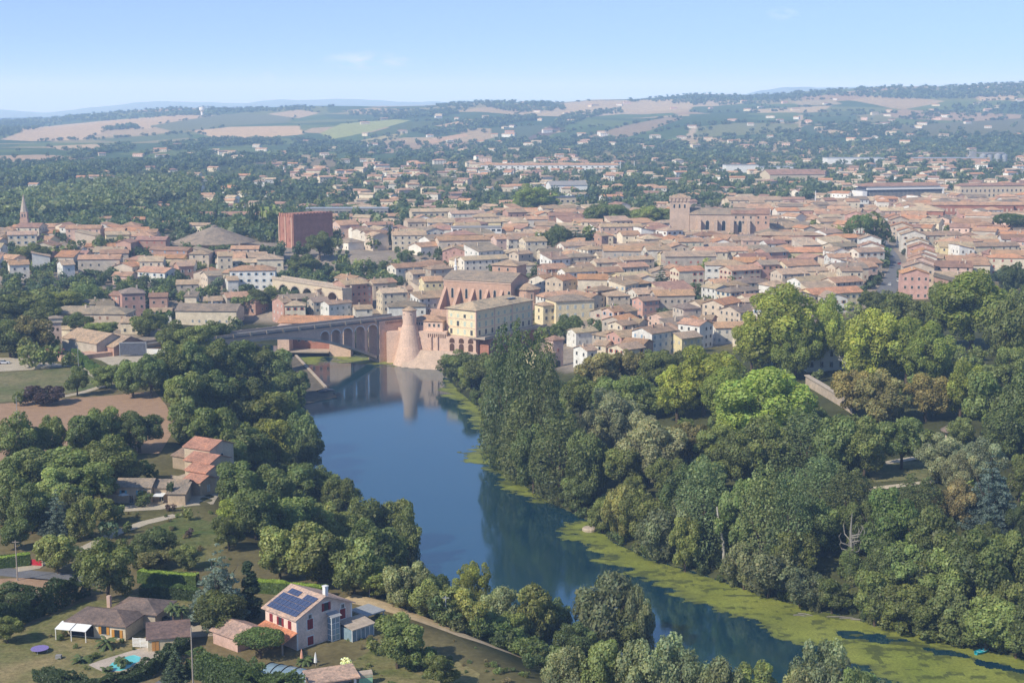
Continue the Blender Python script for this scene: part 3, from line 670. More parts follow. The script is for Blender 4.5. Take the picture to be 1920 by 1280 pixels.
# yellow abbey building: local x along the long shaded front (angle 54), y into the lit short front
AB = frame_thing('abbey_building', 'large yellow three-storey abbey building with tiled hip roof above the arcade', 'abbey', -16.0, 634, 6.8, R(54.2)); AB.scale = (.968, .968, .968)
LB, WB = 45.0, 17.0
MB().box(0, LB, 0, WB, 7.0, 19.0).build('wall', 'ochre', AB)
MB().box(-.35, LB + .35, -.35, WB + .35, 19.0, 19.5).box(-.12, LB + .1, -.12, WB + .1, 14.6, 14.9).box(-.12, LB + .1, -.12, WB + .1, 10.7, 11.0).build('cornice', 'rampart', AB)
for (a, b) in ((-.2, .5), (14, 14.6), (28, 28.6), (LB - .6, LB + .2)): MB().box(a, b, -.16, 0, 7.0, 19.0).build('pilaster', 'rampart', AB)
MB().box(-.16, 0, -.2, .5, 7, 19).build('pilaster', 'rampart', AB); MB().box(-.16, 0, WB - .6, WB + .1, 7, 19).build('pilaster', 'rampart', AB)
r_, rz_ = roof_mb('hip', LB, WB, 19.5, .30, .9, cx=LB / 2, cy=WB / 2); ro = r_.build('roof', 'roof', AB, ROOFC['buff'])
MB().box(30, 36, 3.2, 5.2, 21.3, 21.42).build('skylight', 'glass', ro).rotation_euler = (0, 0, 0)
MB().box(24, 24.8, 8, 8.8, 21, 23.6).build('chimney', 'brick', ro)
M['arcade_wall'] = M['rampart']
base = MB().box(0, LB, 0, WB, -3, 6.98).build('arcade_base', 'rampart', AB)
for s_, zz in enumerate((7.6, 11.4, 15.4)):
    for i in range(4): window(AB, -.02, 2.6 + i * 3.95, zz, math.pi, 1.25, 2.3 if s_ < 2 else 1.6, 'closed' if (i + s_) % 3 else 'frame', (.60, .66, .55))
    for i in range(9): window(AB, 2.6 + i * 4.95, -.02, zz, -math.pi / 2, 1.35, 2.3 if s_ < 2 else 1.6, 'frame' if s_ == 0 else 'closed', (.50, .55, .44))
for i in range(3):
    window(AB, -.03, 3.4 + i * 4.7, 3.6, math.pi, 2.9, 2.6, 'arch', name='arch'); window(AB, -.03, 3.4 + i * 4.7, -1.2, math.pi, 2.4, 3.6, 'arch', name='arch')
MB().box(-1.3, LB + 4, -6.0, -.17, 6.4, 6.9).box(-1.3, LB + 4, -6.0, -5.8, 6.9, 7.8).box(-1.5, -.17, -.2, WB, 6.4, 6.9).build('balcony', 'stone', AB)
MB().box(2, LB + 4, -5.7, -.1, -3, 6.38).build('terrace_wall', 'red_brick', AB)
for i in range(6): window(AB, 5 + i * 5, -5.73, 2.2, -math.pi / 2, 2.2, 3.0, 'frame', (.45, .5, .55))
# rampart with the round corner tower
RP = thing('rampart', 'long rose brick rampart with arrow slits rising from the river', 'rampart', (0, 0, 0))
plan = [(-46.5, 642.5), (-38.0, 640), (-29.4, 637.6), (-28.9, 645), (-31, 656), (-40, 662), (-54, 656)]
MB().prism(plan, 6.0, 15.2).build('wall', 'rampart', RP); MB().prism([(-29.39, 637.6), (-16.1, 633.7), (-28.8, 644.6)], 6.0, 13.3).build('arcade_wall', 'rampart', RP)
for i in range(3):
    for z_, w_, h_ in ((7.0, 2.2, 3.4), (10.6, 2.4, 2.2)): window(RP, -26.9 + i * 4.2 + .02, 636.87 - i * 1.232 - .05, z_, math.atan2(-13.3, -3.9), w_, h_, 'void', name='arch')
for i in range(2):
    a, b = Vector((*plan[i], 0)), Vector((*plan[i + 1], 0)); d = (b - a).normalized(); n = Vector((d.y, -d.x, 0))
    L = (b - a).length
    for k in range(int(L / 3.0)):
        p_ = a + d * (1.6 + k * 3.0); qd = [p_ + d * s0 + n * s1 for s0, s1 in ((-.4, 0), (.4, 0), (.4, .7), (-.4, .7))]
        MB().prism([(v.x, v.y) for v in qd], 6.0, 13.0).build('buttress', 'rampart', RP)
for i in range(9):
    f_ = i / 8; x_, y_ = -37.6 + 7.6 * f_, 639.88 - 2.12 * f_ - .06
    window(RP, x_, y_, 12.6, -math.pi / 2 - .27, .5, 1.7, 'closed', (.2, .12, .09), 'arrow_slit')
MB().prism([tuple(PZ(*q_, 0)) for q_ in ((751, 690), (792, 694), (836, 696))] + [(-13, 628), (-20, 645), (-56, 650)], -2, 6.9, top=[(-48.0, 640.5), (-38, 638.6), (-29.4, 636.4), (-15.6, 632.6), (-20, 645), (-56, 650)]).build('footing', 'tan_brick', RP)
mb = MB()
for (a, b, c_, d_, h_) in ((-57, -49, 645, 652, 14), (-61, -56.9, 650, 656, 16)): mb.box(a, b, c_, d_, 0, h_)
mb.build('ruined_wall', 'rampart', RP)
TW = thing('river_tower', 'round brick river tower with a small conical tiled cap', 'tower', (-46.2, 642.5, 0))
MB().lathe([(8.2, -2), (6.6, 4.0), (5.0, 10), (3.7, 16.5), (3.3, 18)], n=24).build('battered_base', 'rampart', TW)
MB().lathe([(3.1, 18), (3.1, 24.6)], n=24).build('drum', 'rampart', TW)
MB().lathe([(3.5, 24.6), (3.5, 24.8), (.1, 26.4)], n=24).build('roof', 'roof', TW, ROOFC['tan'])
for a in (-2.4, -1.3): window(TW, 3.08 * math.cos(a), 3.08 * math.sin(a), 22.6, a, .5, .6, 'closed', (.05, .04, .04))
# low wing on the rampart
x_, y_ = -37.2, 648.5
AWG = thing('abbey_wing', 'low rose brick wing with mottled tile roof on top of the rampart', 'abbey wing', (x_, y_, 13.4), R(-16))
walls_mb('hip', 15.5, 11, 6.2, .3, -2).build('wall', 'rampart', AWG); roof_mb('hip', 15.5, 11, 6.2, .32)[0].build('roof', 'roof', AWG, ROOFC['terracotta'])
for i in range(5): window(AWG, -7 + i * 1.25, -5.52, 4.2, -math.pi / 2, .8, 1.2, 'frame')
for i in range(3): window(AWG, 1.5 + i * 2.2, -5.52, 3.6, -math.pi / 2, .9, 1.4, 'frame')
# abbey church
CH = thing('abbey_church', 'long brick abbey church with stepped buttresses and lancet windows', 'church', (-35, 733, 12), R(-25))
CL, CW_, CE, CP = 38.0, 21.0, 16.0, .34
walls_mb('gable', CL, CW_, CE, CP, -4, cx=CL / 2, cy=CW_ / 2).build('wall', 'brick', CH)
roof_mb('gable', CL, CW_, CE, CP, .6, cx=CL / 2, cy=CW_ / 2)[0].build('roof', 'roof', CH, ROOFC['grey-brown'])
MB().box(-.1, CL + .1, -.3, 0, CE - 1.0, CE - .35).build('cornice', 'rampart', CH)
for i in range(5):
    x0_ = 1.0 + i * 8.0
    b_ = MB().add([(x0_ - .8, -8, -4), (x0_ + .8, -8, -4), (x0_ + .8, -.02, -4), (x0_ - .8, -.02, -4), (x0_ - .8, -8, 2), (x0_ + .8, -8, 2), (x0_ + .8, -.02, 12), (x0_ - .8, -.02, 12)],
                  [(3, 2, 1, 0), (4, 5, 6, 7), (0, 1, 5, 4), (1, 2, 6, 5), (2, 3, 7, 6), (3, 0, 4, 7)]); b_.build('buttress', 'brick', CH)
    if i < 5: window(CH, x0_ + 4.0, -.03, 6.6, -math.pi / 2, 1.3, 5.0, 'arch')
AP = MB().lathe([(6.2, -4), (6.2, 12)], CL + 4.5, CW_ / 2, 10).build('apse', 'brick', CH)
MB().lathe([(6.9, 12), (6.9, 12.25), (.3, 15)], CL + 4.5, CW_ / 2, 10).build('roof', 'roof', AP, ROOFC['tan'])
for k in range(5):
    a = -math.pi / 2 - .3 + k * .55; window(AP, CL + 4.5 + 6.0 * math.cos(a), CW_ / 2 + 6.0 * math.sin(a), 3.5, a, 1.0, 6.5, 'frame')
CT = MB().box(17, 31, CW_ + 1, CW_ + 13, -4, 22.0).build('bell_tower', 'brick', CH)
roof_mb('hip', 14, 12, 22.0, .35, .8, cx=24, cy=CW_ + 7)[0].build('roof', 'roof', CT, ROOFC['tan'])
for i in range(2): window(CT, 21 + i * 5, CW_ + .97, 19, -math.pi / 2, 1.0, 1.6, 'arch')
MB().lathe([(.9, 18.5), (.7, 21), (1.0, 21.4), (.45, 22), (.5, 24), (.3, 25.2), (.05, 25.8)], 1.5, CW_ / 2, 10).build('statue', 'white', CH)
MB().box(-3, 8, -11, -8.2, -4, 1.5).box(22, 32, -13, -8.2, -4, 4).build('side_chapel', 'brick', CH)
roof_mb('shed', 10, 4.8, 4.0, .3, .3, cx=27, cy=-10.6)[0].build('chapel_roof', 'roof', CH, ROOFC['tan'])
# round turret and the rounded yellow house beside it
TT_ = thing('turret', 'round cream stair turret with a conical roof behind the yellow abbey building', 'turret', (*PZ(1047, 560, 14), 12))
MB().lathe([(3.6, -4), (3.6, 12)], n=18).build('drum', 'cream', TT_); MB().lathe([(4.1, 12), (4.1, 12.2), (.1, 14.2)], n=18).build('roof', 'roof', TT_, ROOFC['tan'])
def block(name, label, cat, px, py, w, d, h, rot, wallm, roofc, rt='hip', z=None, pitch=.3, wx=0, wy=0, wz=None, wk='frame', wcol=(.5, .52, .5), ww=1.2, whh=1.7, back=True, group=None, wallcol=None, oh=.6):
    """a distinct building: px,py is the middle of its front foot"""
    c = G1(px, py); r = R(rot); half = (w * abs(math.sin(r)) + d * abs(math.cos(r))) / 2 if back else 0
    x, y = c[0] * (1 + half / c[1]), c[1] + half; zz = H1(x, y) if z is None else z
    o = thing(name, label, cat, (x, y, zz), r, group)
    walls_mb(rt, w, d, h, pitch).build('wall', wallm, o, wallcol)
    if rt != 'flat': roof_mb(rt, w, d, h, pitch, oh)[0].build('roof', 'roof' if roofc in ROOFC else roofc, o, ROOFC.get(roofc))
    else: MB().box(-w / 2 - .3, w / 2 + .3, -d / 2 - .3, d / 2 + .3, h + .01, h + .6).build('roof', roofc, o)
    nst = len(wz or []); dist = math.hypot(x, y)
    for ang, L, off, n in ((-math.pi / 2, w, d / 2, wx), (0, d, w / 2, wy), (math.pi, d, w / 2, wy)):
        if math.cos(ang + r) * (-x) + math.sin(ang + r) * (-y) < .1 * dist or n == 0: continue
        for q_ in (wz or []):
            for i in range(n):
                u = (i + .5) / n * L - L / 2
                lx, ly = (u, -off - .02) if ang == -math.pi / 2 else (math.cos(ang) * (off + .02), u)
                window(o, lx, ly, q_, ang, ww, whh, wk, wcol)
    occupied.append((x, y, .5 * min(w, d) + .2)); n_ = int(max(w, d) / min(w, d) * 1.5)
    for k in range(n_):
        f_ = (k + .5) / n_ - .5; lx, ly = (w * f_, 0) if w > d else (0, d * f_)
        occupied.append((x + lx * math.cos(r) - ly * math.sin(r), y + lx * math.sin(r) + ly * math.cos(r), .5 * min(w, d)))
    return o
block('almshouse', 'broad ochre building with a hipped roof on the abbey turret side', 'house', 1068, 606, 20, 14, 10, 20, 'ochre', 'grey-brown', wx=5, wy=3, wz=(2, 6), wk='closed', wcol=(.6, .64, .6), whh=2.0)
block('annexe', 'small ochre annexe joining the abbey building to the turret', 'house', 1022, 610, 7, 8, 9, 30, 'ochre', 'tan', wx=2, wy=1, wz=(2, 5.5))
# pink-tan turret house
c = G1(1040, 690); o = thing('turret_house', 'cream house with a square pink turret and red pyramid cap', 'house', (c[0], c[1] + 4, c[2]), R(35))
MB().box(-2.6, 2.6, -2.6, 2.6, -3, 11.5).build('tower', 'wall', o, WALLC['pink']); roof_mb('hip', 5.2, 5.2, 11.5, .55)[0].build('roof', 'roof', o, ROOFC['rust'])
walls_mb('gable', 9, 8, 6.5, .34, -3, cx=-6.5, cy=1).build('wall', 'wall', o, WALLC['yellow']); roof_mb('gable', 9, 8, 6.5, .34, cx=-6.5, cy=1)[0].build('roof', 'roof', o, ROOFC['tan'])
for i in range(3): window(o, -9.5 + i * 2.6, -3.02, 3.4, -math.pi / 2, .9, 1.4, 'open', SHUT[0])
window(o, 0, -2.62, 6.6, -math.pi / 2, .9, 1.2, 'closed', (.45, .2, .15)); window(o, 0, -2.62, .2, -math.pi / 2, 2.4, 2.8, 'arch', name='arch'); window(o, 2.62, 0, .2, 0, 2.4, 2.8, 'arch', name='arch')
occupied.append((c[0], c[1] + 4, 9))
# ---------- fortified town church
c = G1(1362, 452); o = thing('town_church', 'fortified brick town church with a square battlemented tower at its end', 'church', (c[0], c[1] + 8, c[2]), R(-6)); o.scale = (1.08, 1.08, 1.22)
walls_mb('gable', 42, 17, 15, .34, -3, cx=-2, cy=4).build('wall', 'tan_brick', o); roof_mb('gable', 42, 17, 15, .36, cx=-2, cy=4)[0].build('roof', 'roof', o, ROOFC['grey-brown'])
for i in range(4): MB().box(-18 + i * 10.5, -15.8 + i * 10.5, -8.5, -4.6, -3, 12).build('buttress', 'tan_brick', o)
for i in range(3): window(o, -11.6 + i * 10.5, -4.55, 5, -math.pi / 2, 2.2, 6.5, 'arch')
tw = MB().box(-36, -23.2, -3.5, 9, -3, 24).build('tower', 'tan_brick', o); mb = MB()
for i in range(6):
    mb.box(-36.6 + i * 2.4, -35.2 + i * 2.4, -4.1, -3.6, 22.2, 25.4)
mb.box(-36.6, -22.6, -4.1, 9.6, 24.01, 24.5); mb.build('battlement', 'tan_brick', tw)
roof_mb('hip', 11, 10, 24.6, .35, .2, cx=-29.6, cy=2.8)[0].build('roof', 'roof', tw, ROOFC['tan'])
for i in range(3): window(tw, -33.2 + i * 3.4, -3.53, 18.5, -math.pi / 2, 1.1, 2.2, 'arch')
ap = MB().lathe([(8.3, -3), (8.3, 14)], 19, 4, 9).build('apse', 'tan_brick', o); MB().lathe([(8.9, 14), (8.9, 14.2), (.3, 17)], 19, 4, 9).build('roof', 'roof', ap, ROOFC['grey-brown'])
for k in range(-2, 3): occupied.append((c[0] + k * 13, c[1] + 12, 12))
block('presbytery', 'tall red-roofed brick hall close behind the town church', 'hall', 1405, 452, 26, 20, 19, -6, 'brick', 'rust', 'gable', wx=5, wz=(12, 15.5))
block('school_wing', 'long brick school wing with a tan hipped roof beside the town church', 'school', 1480, 470, 42, 11, 10, 3, 'red_brick', 'tan', wx=13, wz=(1.5, 6), wk='closed', wcol=(.7, .68, .62), ww=1.3, whh=2.4)
block('school_building', 'grey school building with rows of large glazed windows', 'school', 1590, 472, 30, 12, 9, 4, 'grey', 'orange', wx=9, wz=(1.2, 5.2), ww=2.2, whh=2.6)
block('town_hall', 'square brick mansion with a buff hipped roof above the street', 'mansion', 1732, 425, 30, 24, 12, -20, 'red_brick', 'buff', wx=6, wy=4, wz=(2, 7), ww=1.2, whh=2.0)
block('market_hall', 'very long brick range with a tan roof in the middle of town', 'hall', 1815, 412, 70, 13, 12, -3, 'red_brick', 'terracotta', wx=20, wz=(1.5, 6.5), wk='closed', wcol=(.6, .5, .4), ww=1.4, whh=2.6)
block('market_hall', 'long brick range ending the row at the edge of the photo', 'hall', 1920, 412, 62, 13, 12, -4, 'red_brick', 'terracotta', wx=14, wz=(1.5, 6.5), wk='closed', wcol=(.55, .45, .36), ww=1.4, whh=2.4)
block('barracks', 'very long pink barracks with a red tiled roof and plain windows', 'barracks', 1885, 382, 100, 14, 17, 8, 'cream', 'rust', wx=22, wy=3, wz=(2, 6.5, 11), ww=1.5, whh=2.3)
# slatted library
c = G1(1690, 376); o = thing('library', 'modern white-framed library with vertical grey slats and brown roof', 'library', (c[0], c[1] + 10, c[2]), R(14))
MB().box(-42, 42, -10, 10, -2, 12.5).build('wall', 'slate', o); mb = MB()
for i in range(56): mb.box(-38 + i * 1.42, -37.4 + i * 1.42, -10.7, -10.1, .5, 10.5)
mb.build('slats', 'grey', o); MB().box(-46, -41, -12, 10.5, -2, 9.5).box(41.5, 43, -12, 10.5, -2, 12.6).box(-41, 41.5, -12, -10.05, 11, 12.6).build('white_frame', 'white', o)
roof_mb('hip', 88, 20, 14.5, .25, 1.0)[0].build('roof', 'roof', o, ROOFC['rust']); MB().box(-40, 40, -9, 9, 12.51, 14.5).build('upper_wall', 'white', o)
for k in range(-3, 4): occupied.append((c[0] + k * 12, c[1] + 10 + k * 3, 12))
# ---------- tall red brick block (left of centre)
c = G1(550, 466); o = thing('brick_block', 'tall windowless red brick block with a crenellated parapet', 'tower block', (c[0], c[1] + 2, c[2]), R(45))
LBk, WBk, HBk = 33, 15, 22
MB().box(0, LBk, 0, WBk, -3, HBk).build('wall', 'red_brick', o); mb = MB()
for i in range(12): mb.box(.2 + i * 2.7, 1.7 + i * 2.7, -.35, -.02, HBk - 1.4, HBk + .9)
for i in range(6): mb.box(-.35, -.02, .3 + i * 2.7, 1.8 + i * 2.7, HBk - 1.4, HBk + .9)
mb.box(-.3, LBk + .3, -.3, WBk + .3, HBk + .01, HBk + .35); mb.build('parapet', 'red_brick', o)
for i in range(3): MB().box(-.45, -.02, 1 + i * 7, 2.2 + i * 7, -3, HBk - 1.5).build('pilaster', 'brick', o)
for i in range(3): window(o, -.03, 4.3 + (i % 2) * 7, 4 + i * 6, math.pi, 1.1, 2.2, 'closed', (.3, .12, .09), 'blind_window')
for k in range(3): occupied.append((c[0] + 5 + 10 * k, c[1] + 8 + 5 * k, 11))
# conical-roofed hall
c = G1(389, 470); o = thing('round_hall', 'wide low hall under a broad conical brown roof', 'hall', (c[0], c[1] + 24, c[2])); MB().lathe([(21, -2), (21, 5)], n=24).build('wall', 'stone', o)
MB().lathe([(27, 3.6), (27, 4.1), (2.2, 13.6), (2.2, 14.4), (.1, 14.9)], n=24).build('roof', 'roof', o, ROOFC['grey-brown']); occupied.append((c[0], c[1] + 24, 28))
# spired church on the left
c = G1(52, 443); o = thing('spire_church', 'brick church with a tall slender grey spire among trees', 'church', (c[0], c[1] + 6, c[2]), R(5)); o.scale = (.8, .8, .72)
MB().box(-8, -1, -3.5, 3.5, -3, 17).box(-7.5, -1.5, -3, 3, 17, 24).build('tower', 'brick', o)
MB().lathe([(3.6, 24), (3.4, 24.4), (.1, 42)], -4.5, 0, 8).build('spire', 'stone', o)
walls_mb('gable', 34, 12, 9, .5, -3, cx=16.5).build('wall', 'brick', o); roof_mb('gable', 34, 12, 9, .5, cx=16.5)[0].build('roof', 'roof', o, ROOFC['terracotta'])
for s_ in (-1, 1): window(o, -4.5 + s_ * 1.2, -3.02, 19, -math.pi / 2, 1.0, 3.2, 'arch')
for i in range(5): window(o, 5 + i * 6, -6.03, 3, -math.pi / 2, 1.2, 4, 'arch')
occupied.append((c[0], c[1] + 6, 10)); occupied.append((c[0] + 18, c[1] + 6, 12))
# ---------- viaduct
a = PZ(518, 522, 22); b = PZ(642, 541, 22); L = float(np.hypot(*(b - a))); ang = math.atan2(*(b - a)[::-1])
o = thing('viaduct', 'pale stone railway viaduct with round arches among trees', 'viaduct', (a[0], a[1], 9.1), ang)
prof = [(-8, -4), (-8, 14.5), (L + 8, 14.5), (L + 8, -4)]; cut = []
def arch_wall(mb, L0, L1, zt, zb, arches, y0, y1, zbot, mi=0):
    """wall in the xz plane with round-headed openings (x0, x1, spring z, crown rise)"""
    xs_ = [L0]
    pts_top = []
    for (x0, x1, sp, rise) in arches:
        n = 12
        pts_top.append([(x0, zbot)] + [((x0 + x1) / 2 - (x1 - x0) / 2 * math.cos(math.pi * k / n), sp + rise * math.sin(math.pi * k / n)) for k in range(n + 1)] + [(x1, zbot)])
    prev = L0
    for pt in pts_top:
        x0 = pt[0][0]; mb.box(prev, x0, y0, y1, zbot, zt, mi)
        arc = pt[1:-1]
        for (xa, za), (xb, zb_) in zip(arc[:-1], arc[1:]):
            mb.add([(xa, y0, za), (xb, y0, zb_), (xb, y0, zt), (xa, y0, zt), (xa, y1, za), (xb, y1, zb_), (xb, y1, zt), (xa, y1, zt)], [(0, 1, 2, 3), (7, 6, 5, 4), (4, 5, 1, 0), (3, 2, 6, 7)], mi)
        prev = pt[-1][0]
    mb.box(prev, L1, y0, y1, zbot, zt, mi); return mb
ar = [(x0, x0 + 9.2, 5.5, 4.6) for x0 in np.arange(2, L - 8, 11.4)]
arch_wall(MB(), -4, L, 12.3, 0, ar, 0, 6, -4).build('arcade', 'cream', o)
MB().box(-4, L, -.4, 6.4, 12.3, 12.9).box(-4, L, -.3, 0, 12.9, 13.8).box(-4, L, 6, 6.3, 12.9, 13.8).build('parapet', 'stone', o)
for (x0, x1, sp, rise) in ar:
    n = 12; mb = MB()
    for k in range(n):
        p0 = (math.cos(math.pi * k / n), math.sin(math.pi * k / n)); p1 = (math.cos(math.pi * (k + 1) / n), math.sin(math.pi * (k + 1) / n)); cx = (x0 + x1) / 2; r0 = (x1 - x0) / 2
        mb.add([(cx + q[0] * (r0 + e), -.12, sp + q[1] * (rise + e)) for q, e in ((p0, 0), (p1, 0), (p1, .7), (p0, .7))], [(0, 1, 2, 3)])
    mb.build('arch_ring', 'stone', o)
# ---------- the arched bridge
Rb = Vector((-62.5, 650.5, 0)); ub = Vector((-.77, -.64, 0)).normalized()
BR = thing('arch_bridge', 'brick road bridge with one great flat arch and small spandrel arches', 'bridge', Rb, math.atan2(ub.y, ub.x))  # local +x runs to the far left bank, +y faces downstream... toward camera
ysd = 1 if Vector((-ub.y, ub.x, 0)).y < 0 else -1
WD = 7.6
def zarch(s): return 17.1 - 14.0 * ((s - 62) / 60.0) ** 2
ZD = 19.0; N = 48; ss = [2 + 120 * i / N for i in range(N + 1)]
mb = MB(); th_ = .9
for y0_, y1_ in ((-WD / 2 + .25, WD / 2 - .25),):
    for i in range(N):
        a_, b_ = ss[i], ss[i + 1]; za, zb_ = zarch(a_), zarch(b_); ta = th_ + .5 * abs(a_ - 62) / 60; tb = th_ + .5 * abs(b_ - 62) / 60
        mb.add([(a_, y0_ - .35, za - ta), (b_, y0_ - .35, zb_ - tb), (b_, y1_ + .35, zb_ - tb), (a_, y1_ + .35, za - ta), (a_, y0_ - .35, za), (b_, y0_ - .35, zb_), (b_, y1_ + .35, zb_), (a_, y1_ + .35, za)],
               [(3, 2, 1, 0), (4, 5, 6, 7), (0, 1, 5, 4), (2, 3, 7, 6)] + ([(3, 0, 4, 7)] if i == 0 else []) + ([(1, 2, 6, 5)] if i == N - 1 else []))
mb.build('arch', 'paving', BR)
mb = MB(); sar = [(1.2, 6.6), (8.2, 13.4), (14.9, 19.9), (21.3, 25.9), (27.2, 31.4)]
segs = []
for (x0, x1) in sar:
    n = 10; segs.append([((x0 + x1) / 2 - (x1 - x0) / 2 * math.cos(math.pi * k / n), 15.2 + (x1 - x0) / 2 * .85 * math.sin(math.pi * k / n)) for k in range(n + 1)])
prev = 0.0
def sp_box(xa, xb, zlo_a, zlo_b, zhi=18.75):
    mb.add([(xa, -WD / 2 + .3, zlo_a), (xb, -WD / 2 + .3, zlo_b), (xb, WD / 2 - .3, zlo_b), (xa, WD / 2 - .3, zlo_a), (xa, -WD / 2 + .3, zhi), (xb, -WD / 2 + .3, zhi), (xb, WD / 2 - .3, zhi), (xa, WD / 2 - .3, zhi)],
           [(3, 2, 1, 0), (4, 5, 6, 7), (0, 1, 5, 4), (1, 2, 6, 5), (2, 3, 7, 6), (3, 0, 4, 7)])
for (x0, x1), arc in zip(sar, segs):
    sp_box(prev, x0, zarch(max(prev, 2)) - .1 if prev > 1 else 2.5, zarch(max(x0, 2)) - .1)
    for (xa, za), (xb, zb_) in zip(arc[:-1], arc[1:]): sp_box(xa, xb, max(za, zarch(max(xa, 2)) - .1), max(zb_, zarch(max(xb, 2)) - .1))
    prev = x1
for i in range(30):
    a_ = prev + (122 - prev) * i / 30; b_ = prev + (122 - prev) * (i + 1) / 30; sp_box(a_, b_, zarch(a_) - .1, zarch(b_) - .1)
mb.build('spandrel_wall', 'rampart', BR)
for (x0, x1), arc in zip(sar, segs):
    cx = (x0 + x1) / 2; mbs = {-1: MB(), 1: MB()}
    for (xa, za), (xb, zb_) in zip(arc[:-1], arc[1:]):
        f = lambda x, z: (cx + (x - cx) * 1.16, 15.2 + (z - 15.2) * 1.16 + .1)
        A_, B_ = f(xa, za), f(xb, zb_)
        if min(za, zb_) < zarch(max(xa, 2)): continue
        for sgn in (-1, 1): mbs[sgn].add([(xa, sgn * (WD / 2 - .2), za), (xb, sgn * (WD / 2 - .2), zb_), (B_[0], sgn * (WD / 2 - .2), B_[1]), (A_[0], sgn * (WD / 2 - .2), A_[1])], [(0, 1, 2, 3)])
    for m_ in mbs.values(): m_.build('arch_ring', 'white', BR)
MB().box(-12, 124, -WD / 2 - .5, WD / 2 + .5, 18.75, 19.4).build('deck', 'asphalt', BR); mb = MB()
for sgn in (-1, 1): mb.box(-12, 124, sgn * (WD / 2 + .25) - .15, sgn * (WD / 2 + .25) + .15, 19.4, 20.4)
mb.build('parapet', 'tan_brick', BR); mb = MB()
for i in range(16):
    for sgn in (-1, 1): MB().box(2 + i * 8, 3.0 + i * 8, sgn * (WD / 2 + .55) - .12, sgn * (WD / 2 + .55) + .12, 18.8, 20.5).build('bracket', 'stone', BR)
MB().box(-2.5, .8, -WD / 2 - .7, WD / 2 + .7, -1, 18.7).build('pier', 'rampart', BR)
MB().box(-13, -2.5, -WD / 2 - .3, WD / 2 + .3, -1, 18.7).build('abutment', 'rampart', BR); mb = MB()
for i in range(10): mb.box(-12.8 + i * 1.05, -12.2 + i * 1.05, WD / 2 + .3, WD / 2 + .8, 17.3, 18.7).box(-12.8 + i * 1.05, -12.2 + i * 1.05, -WD / 2 - .8, -WD / 2 - .3, 17.3, 18.7)
mb.build('corbels', 'brick', BR); MB().box(121, 150, -WD / 2 - .3, WD / 2 + .3, 0, 18.7).build('abutment', 'brick', BR)
for i in range(14): pass
# mill in the river behind the bridge
c = PZ(586, 662, 2); o = thing('river_mill', 'orange-roofed brick mill standing in the water behind the bridge', 'mill', (c[0], c[1] + 9, 0), R(-4))
MB().box(-16, 16, 0, 14, -2, 15).build('wall', 'red_brick', o); MB().box(-16, -10.5, -8, -.02, -2, 14.5).build('side_wing', 'rampart', o); MB().box(8, 18, -6, -.02, -2, 12).build('side_wing', 'rampart', o)
roof_mb('gable', 34, 16, 15, .28, .6, cx=0, cy=7)[0].build('roof', 'roof', o, ROOFC['orange'])
MB().box(-10.5, 8, -8, -.02, 2.0, 2.6).build('footbridge', 'stone', o)
for i in range(5):
    for zz in (6, 10.4): window(o, -7.5 + i * 3.4, -.03, zz, -math.pi / 2, 1.2, 1.8, 'frame')
# sloping weir
Pw = [PZ(*p_, .1) for p_ in ((556, 672), (612, 732), (560, 742), (520, 718), (505, 690))]; pw = [tuple(p_) for p_ in Pw]
M['weir_stone'] = mat_brick('weir_stone', (.17, .145, .11), .6); M['foam'] = mat_plain('foam', (.8, .82, .84), .5, .3, .15)
o = thing('weir', 'dark sloping stone weir with a pale crest beside the mill', 'weir', (0, 0, 0))
MB().add([(*pw[0], 1.6), (*pw[1], 1.3), (*pw[2], .12), (*pw[3], .12), (*pw[4], .3), (*pw[0], -1), (*pw[1], -1)], [(0, 1, 2, 3, 4), (0, 5, 6, 1)]).build('apron', 'weir_stone', o)
mb = MB(); a_, b_ = Vector((*pw[0], 1.4)), Vector((*pw[1], 1.2)); d_ = (b_ - a_).normalized(); n_ = Vector((d_.y, -d_.x, 0))
mb.prism([tuple((a_ + n_ * .8)[:2]), tuple((b_ + n_ * .8)[:2]), tuple((b_ - n_ * .3)[:2]), tuple((a_ - n_ * .3)[:2])], .2, 1.9); mb.build('crest', 'stone', o)
fp = [PZ(*p_, .5) for p_ in ((508, 687), (530, 682), (548, 674), (553, 676), (534, 687), (515, 690))]; MB().prism([tuple(p_) for p_ in fp], .3, .75).build('foam', 'foam', o)
fp = [PZ(*p_, .1) for p_ in ((548, 736), (585, 731), (583, 736), (555, 741))]; MB().prism([tuple(p_) for p_ in fp], .05, .3).build('foam', 'foam', o)
fp = [PZ(*p_, 0) for p_ in ((555, 742), (590, 733), (625, 738), (632, 746), (600, 752), (570, 758))]; o2 = thing('gravel_bar', 'muddy gravel bar at the foot of the weir', 'gravel bar', (0, 0, 0)); MB().prism([tuple(p_) for p_ in fp], -.5, .25).build('bank', 'weir_stone', o2)
b_ = PZ(612, 735, .3); MB().tube([(b_[0] - 3, b_[1] - 1, .6), (b_[0], b_[1], 1.2), (b_[0] + 3, b_[1] + 2, .7)], [.5, .9, .3], 7).build('driftwood', 'slate', o2)
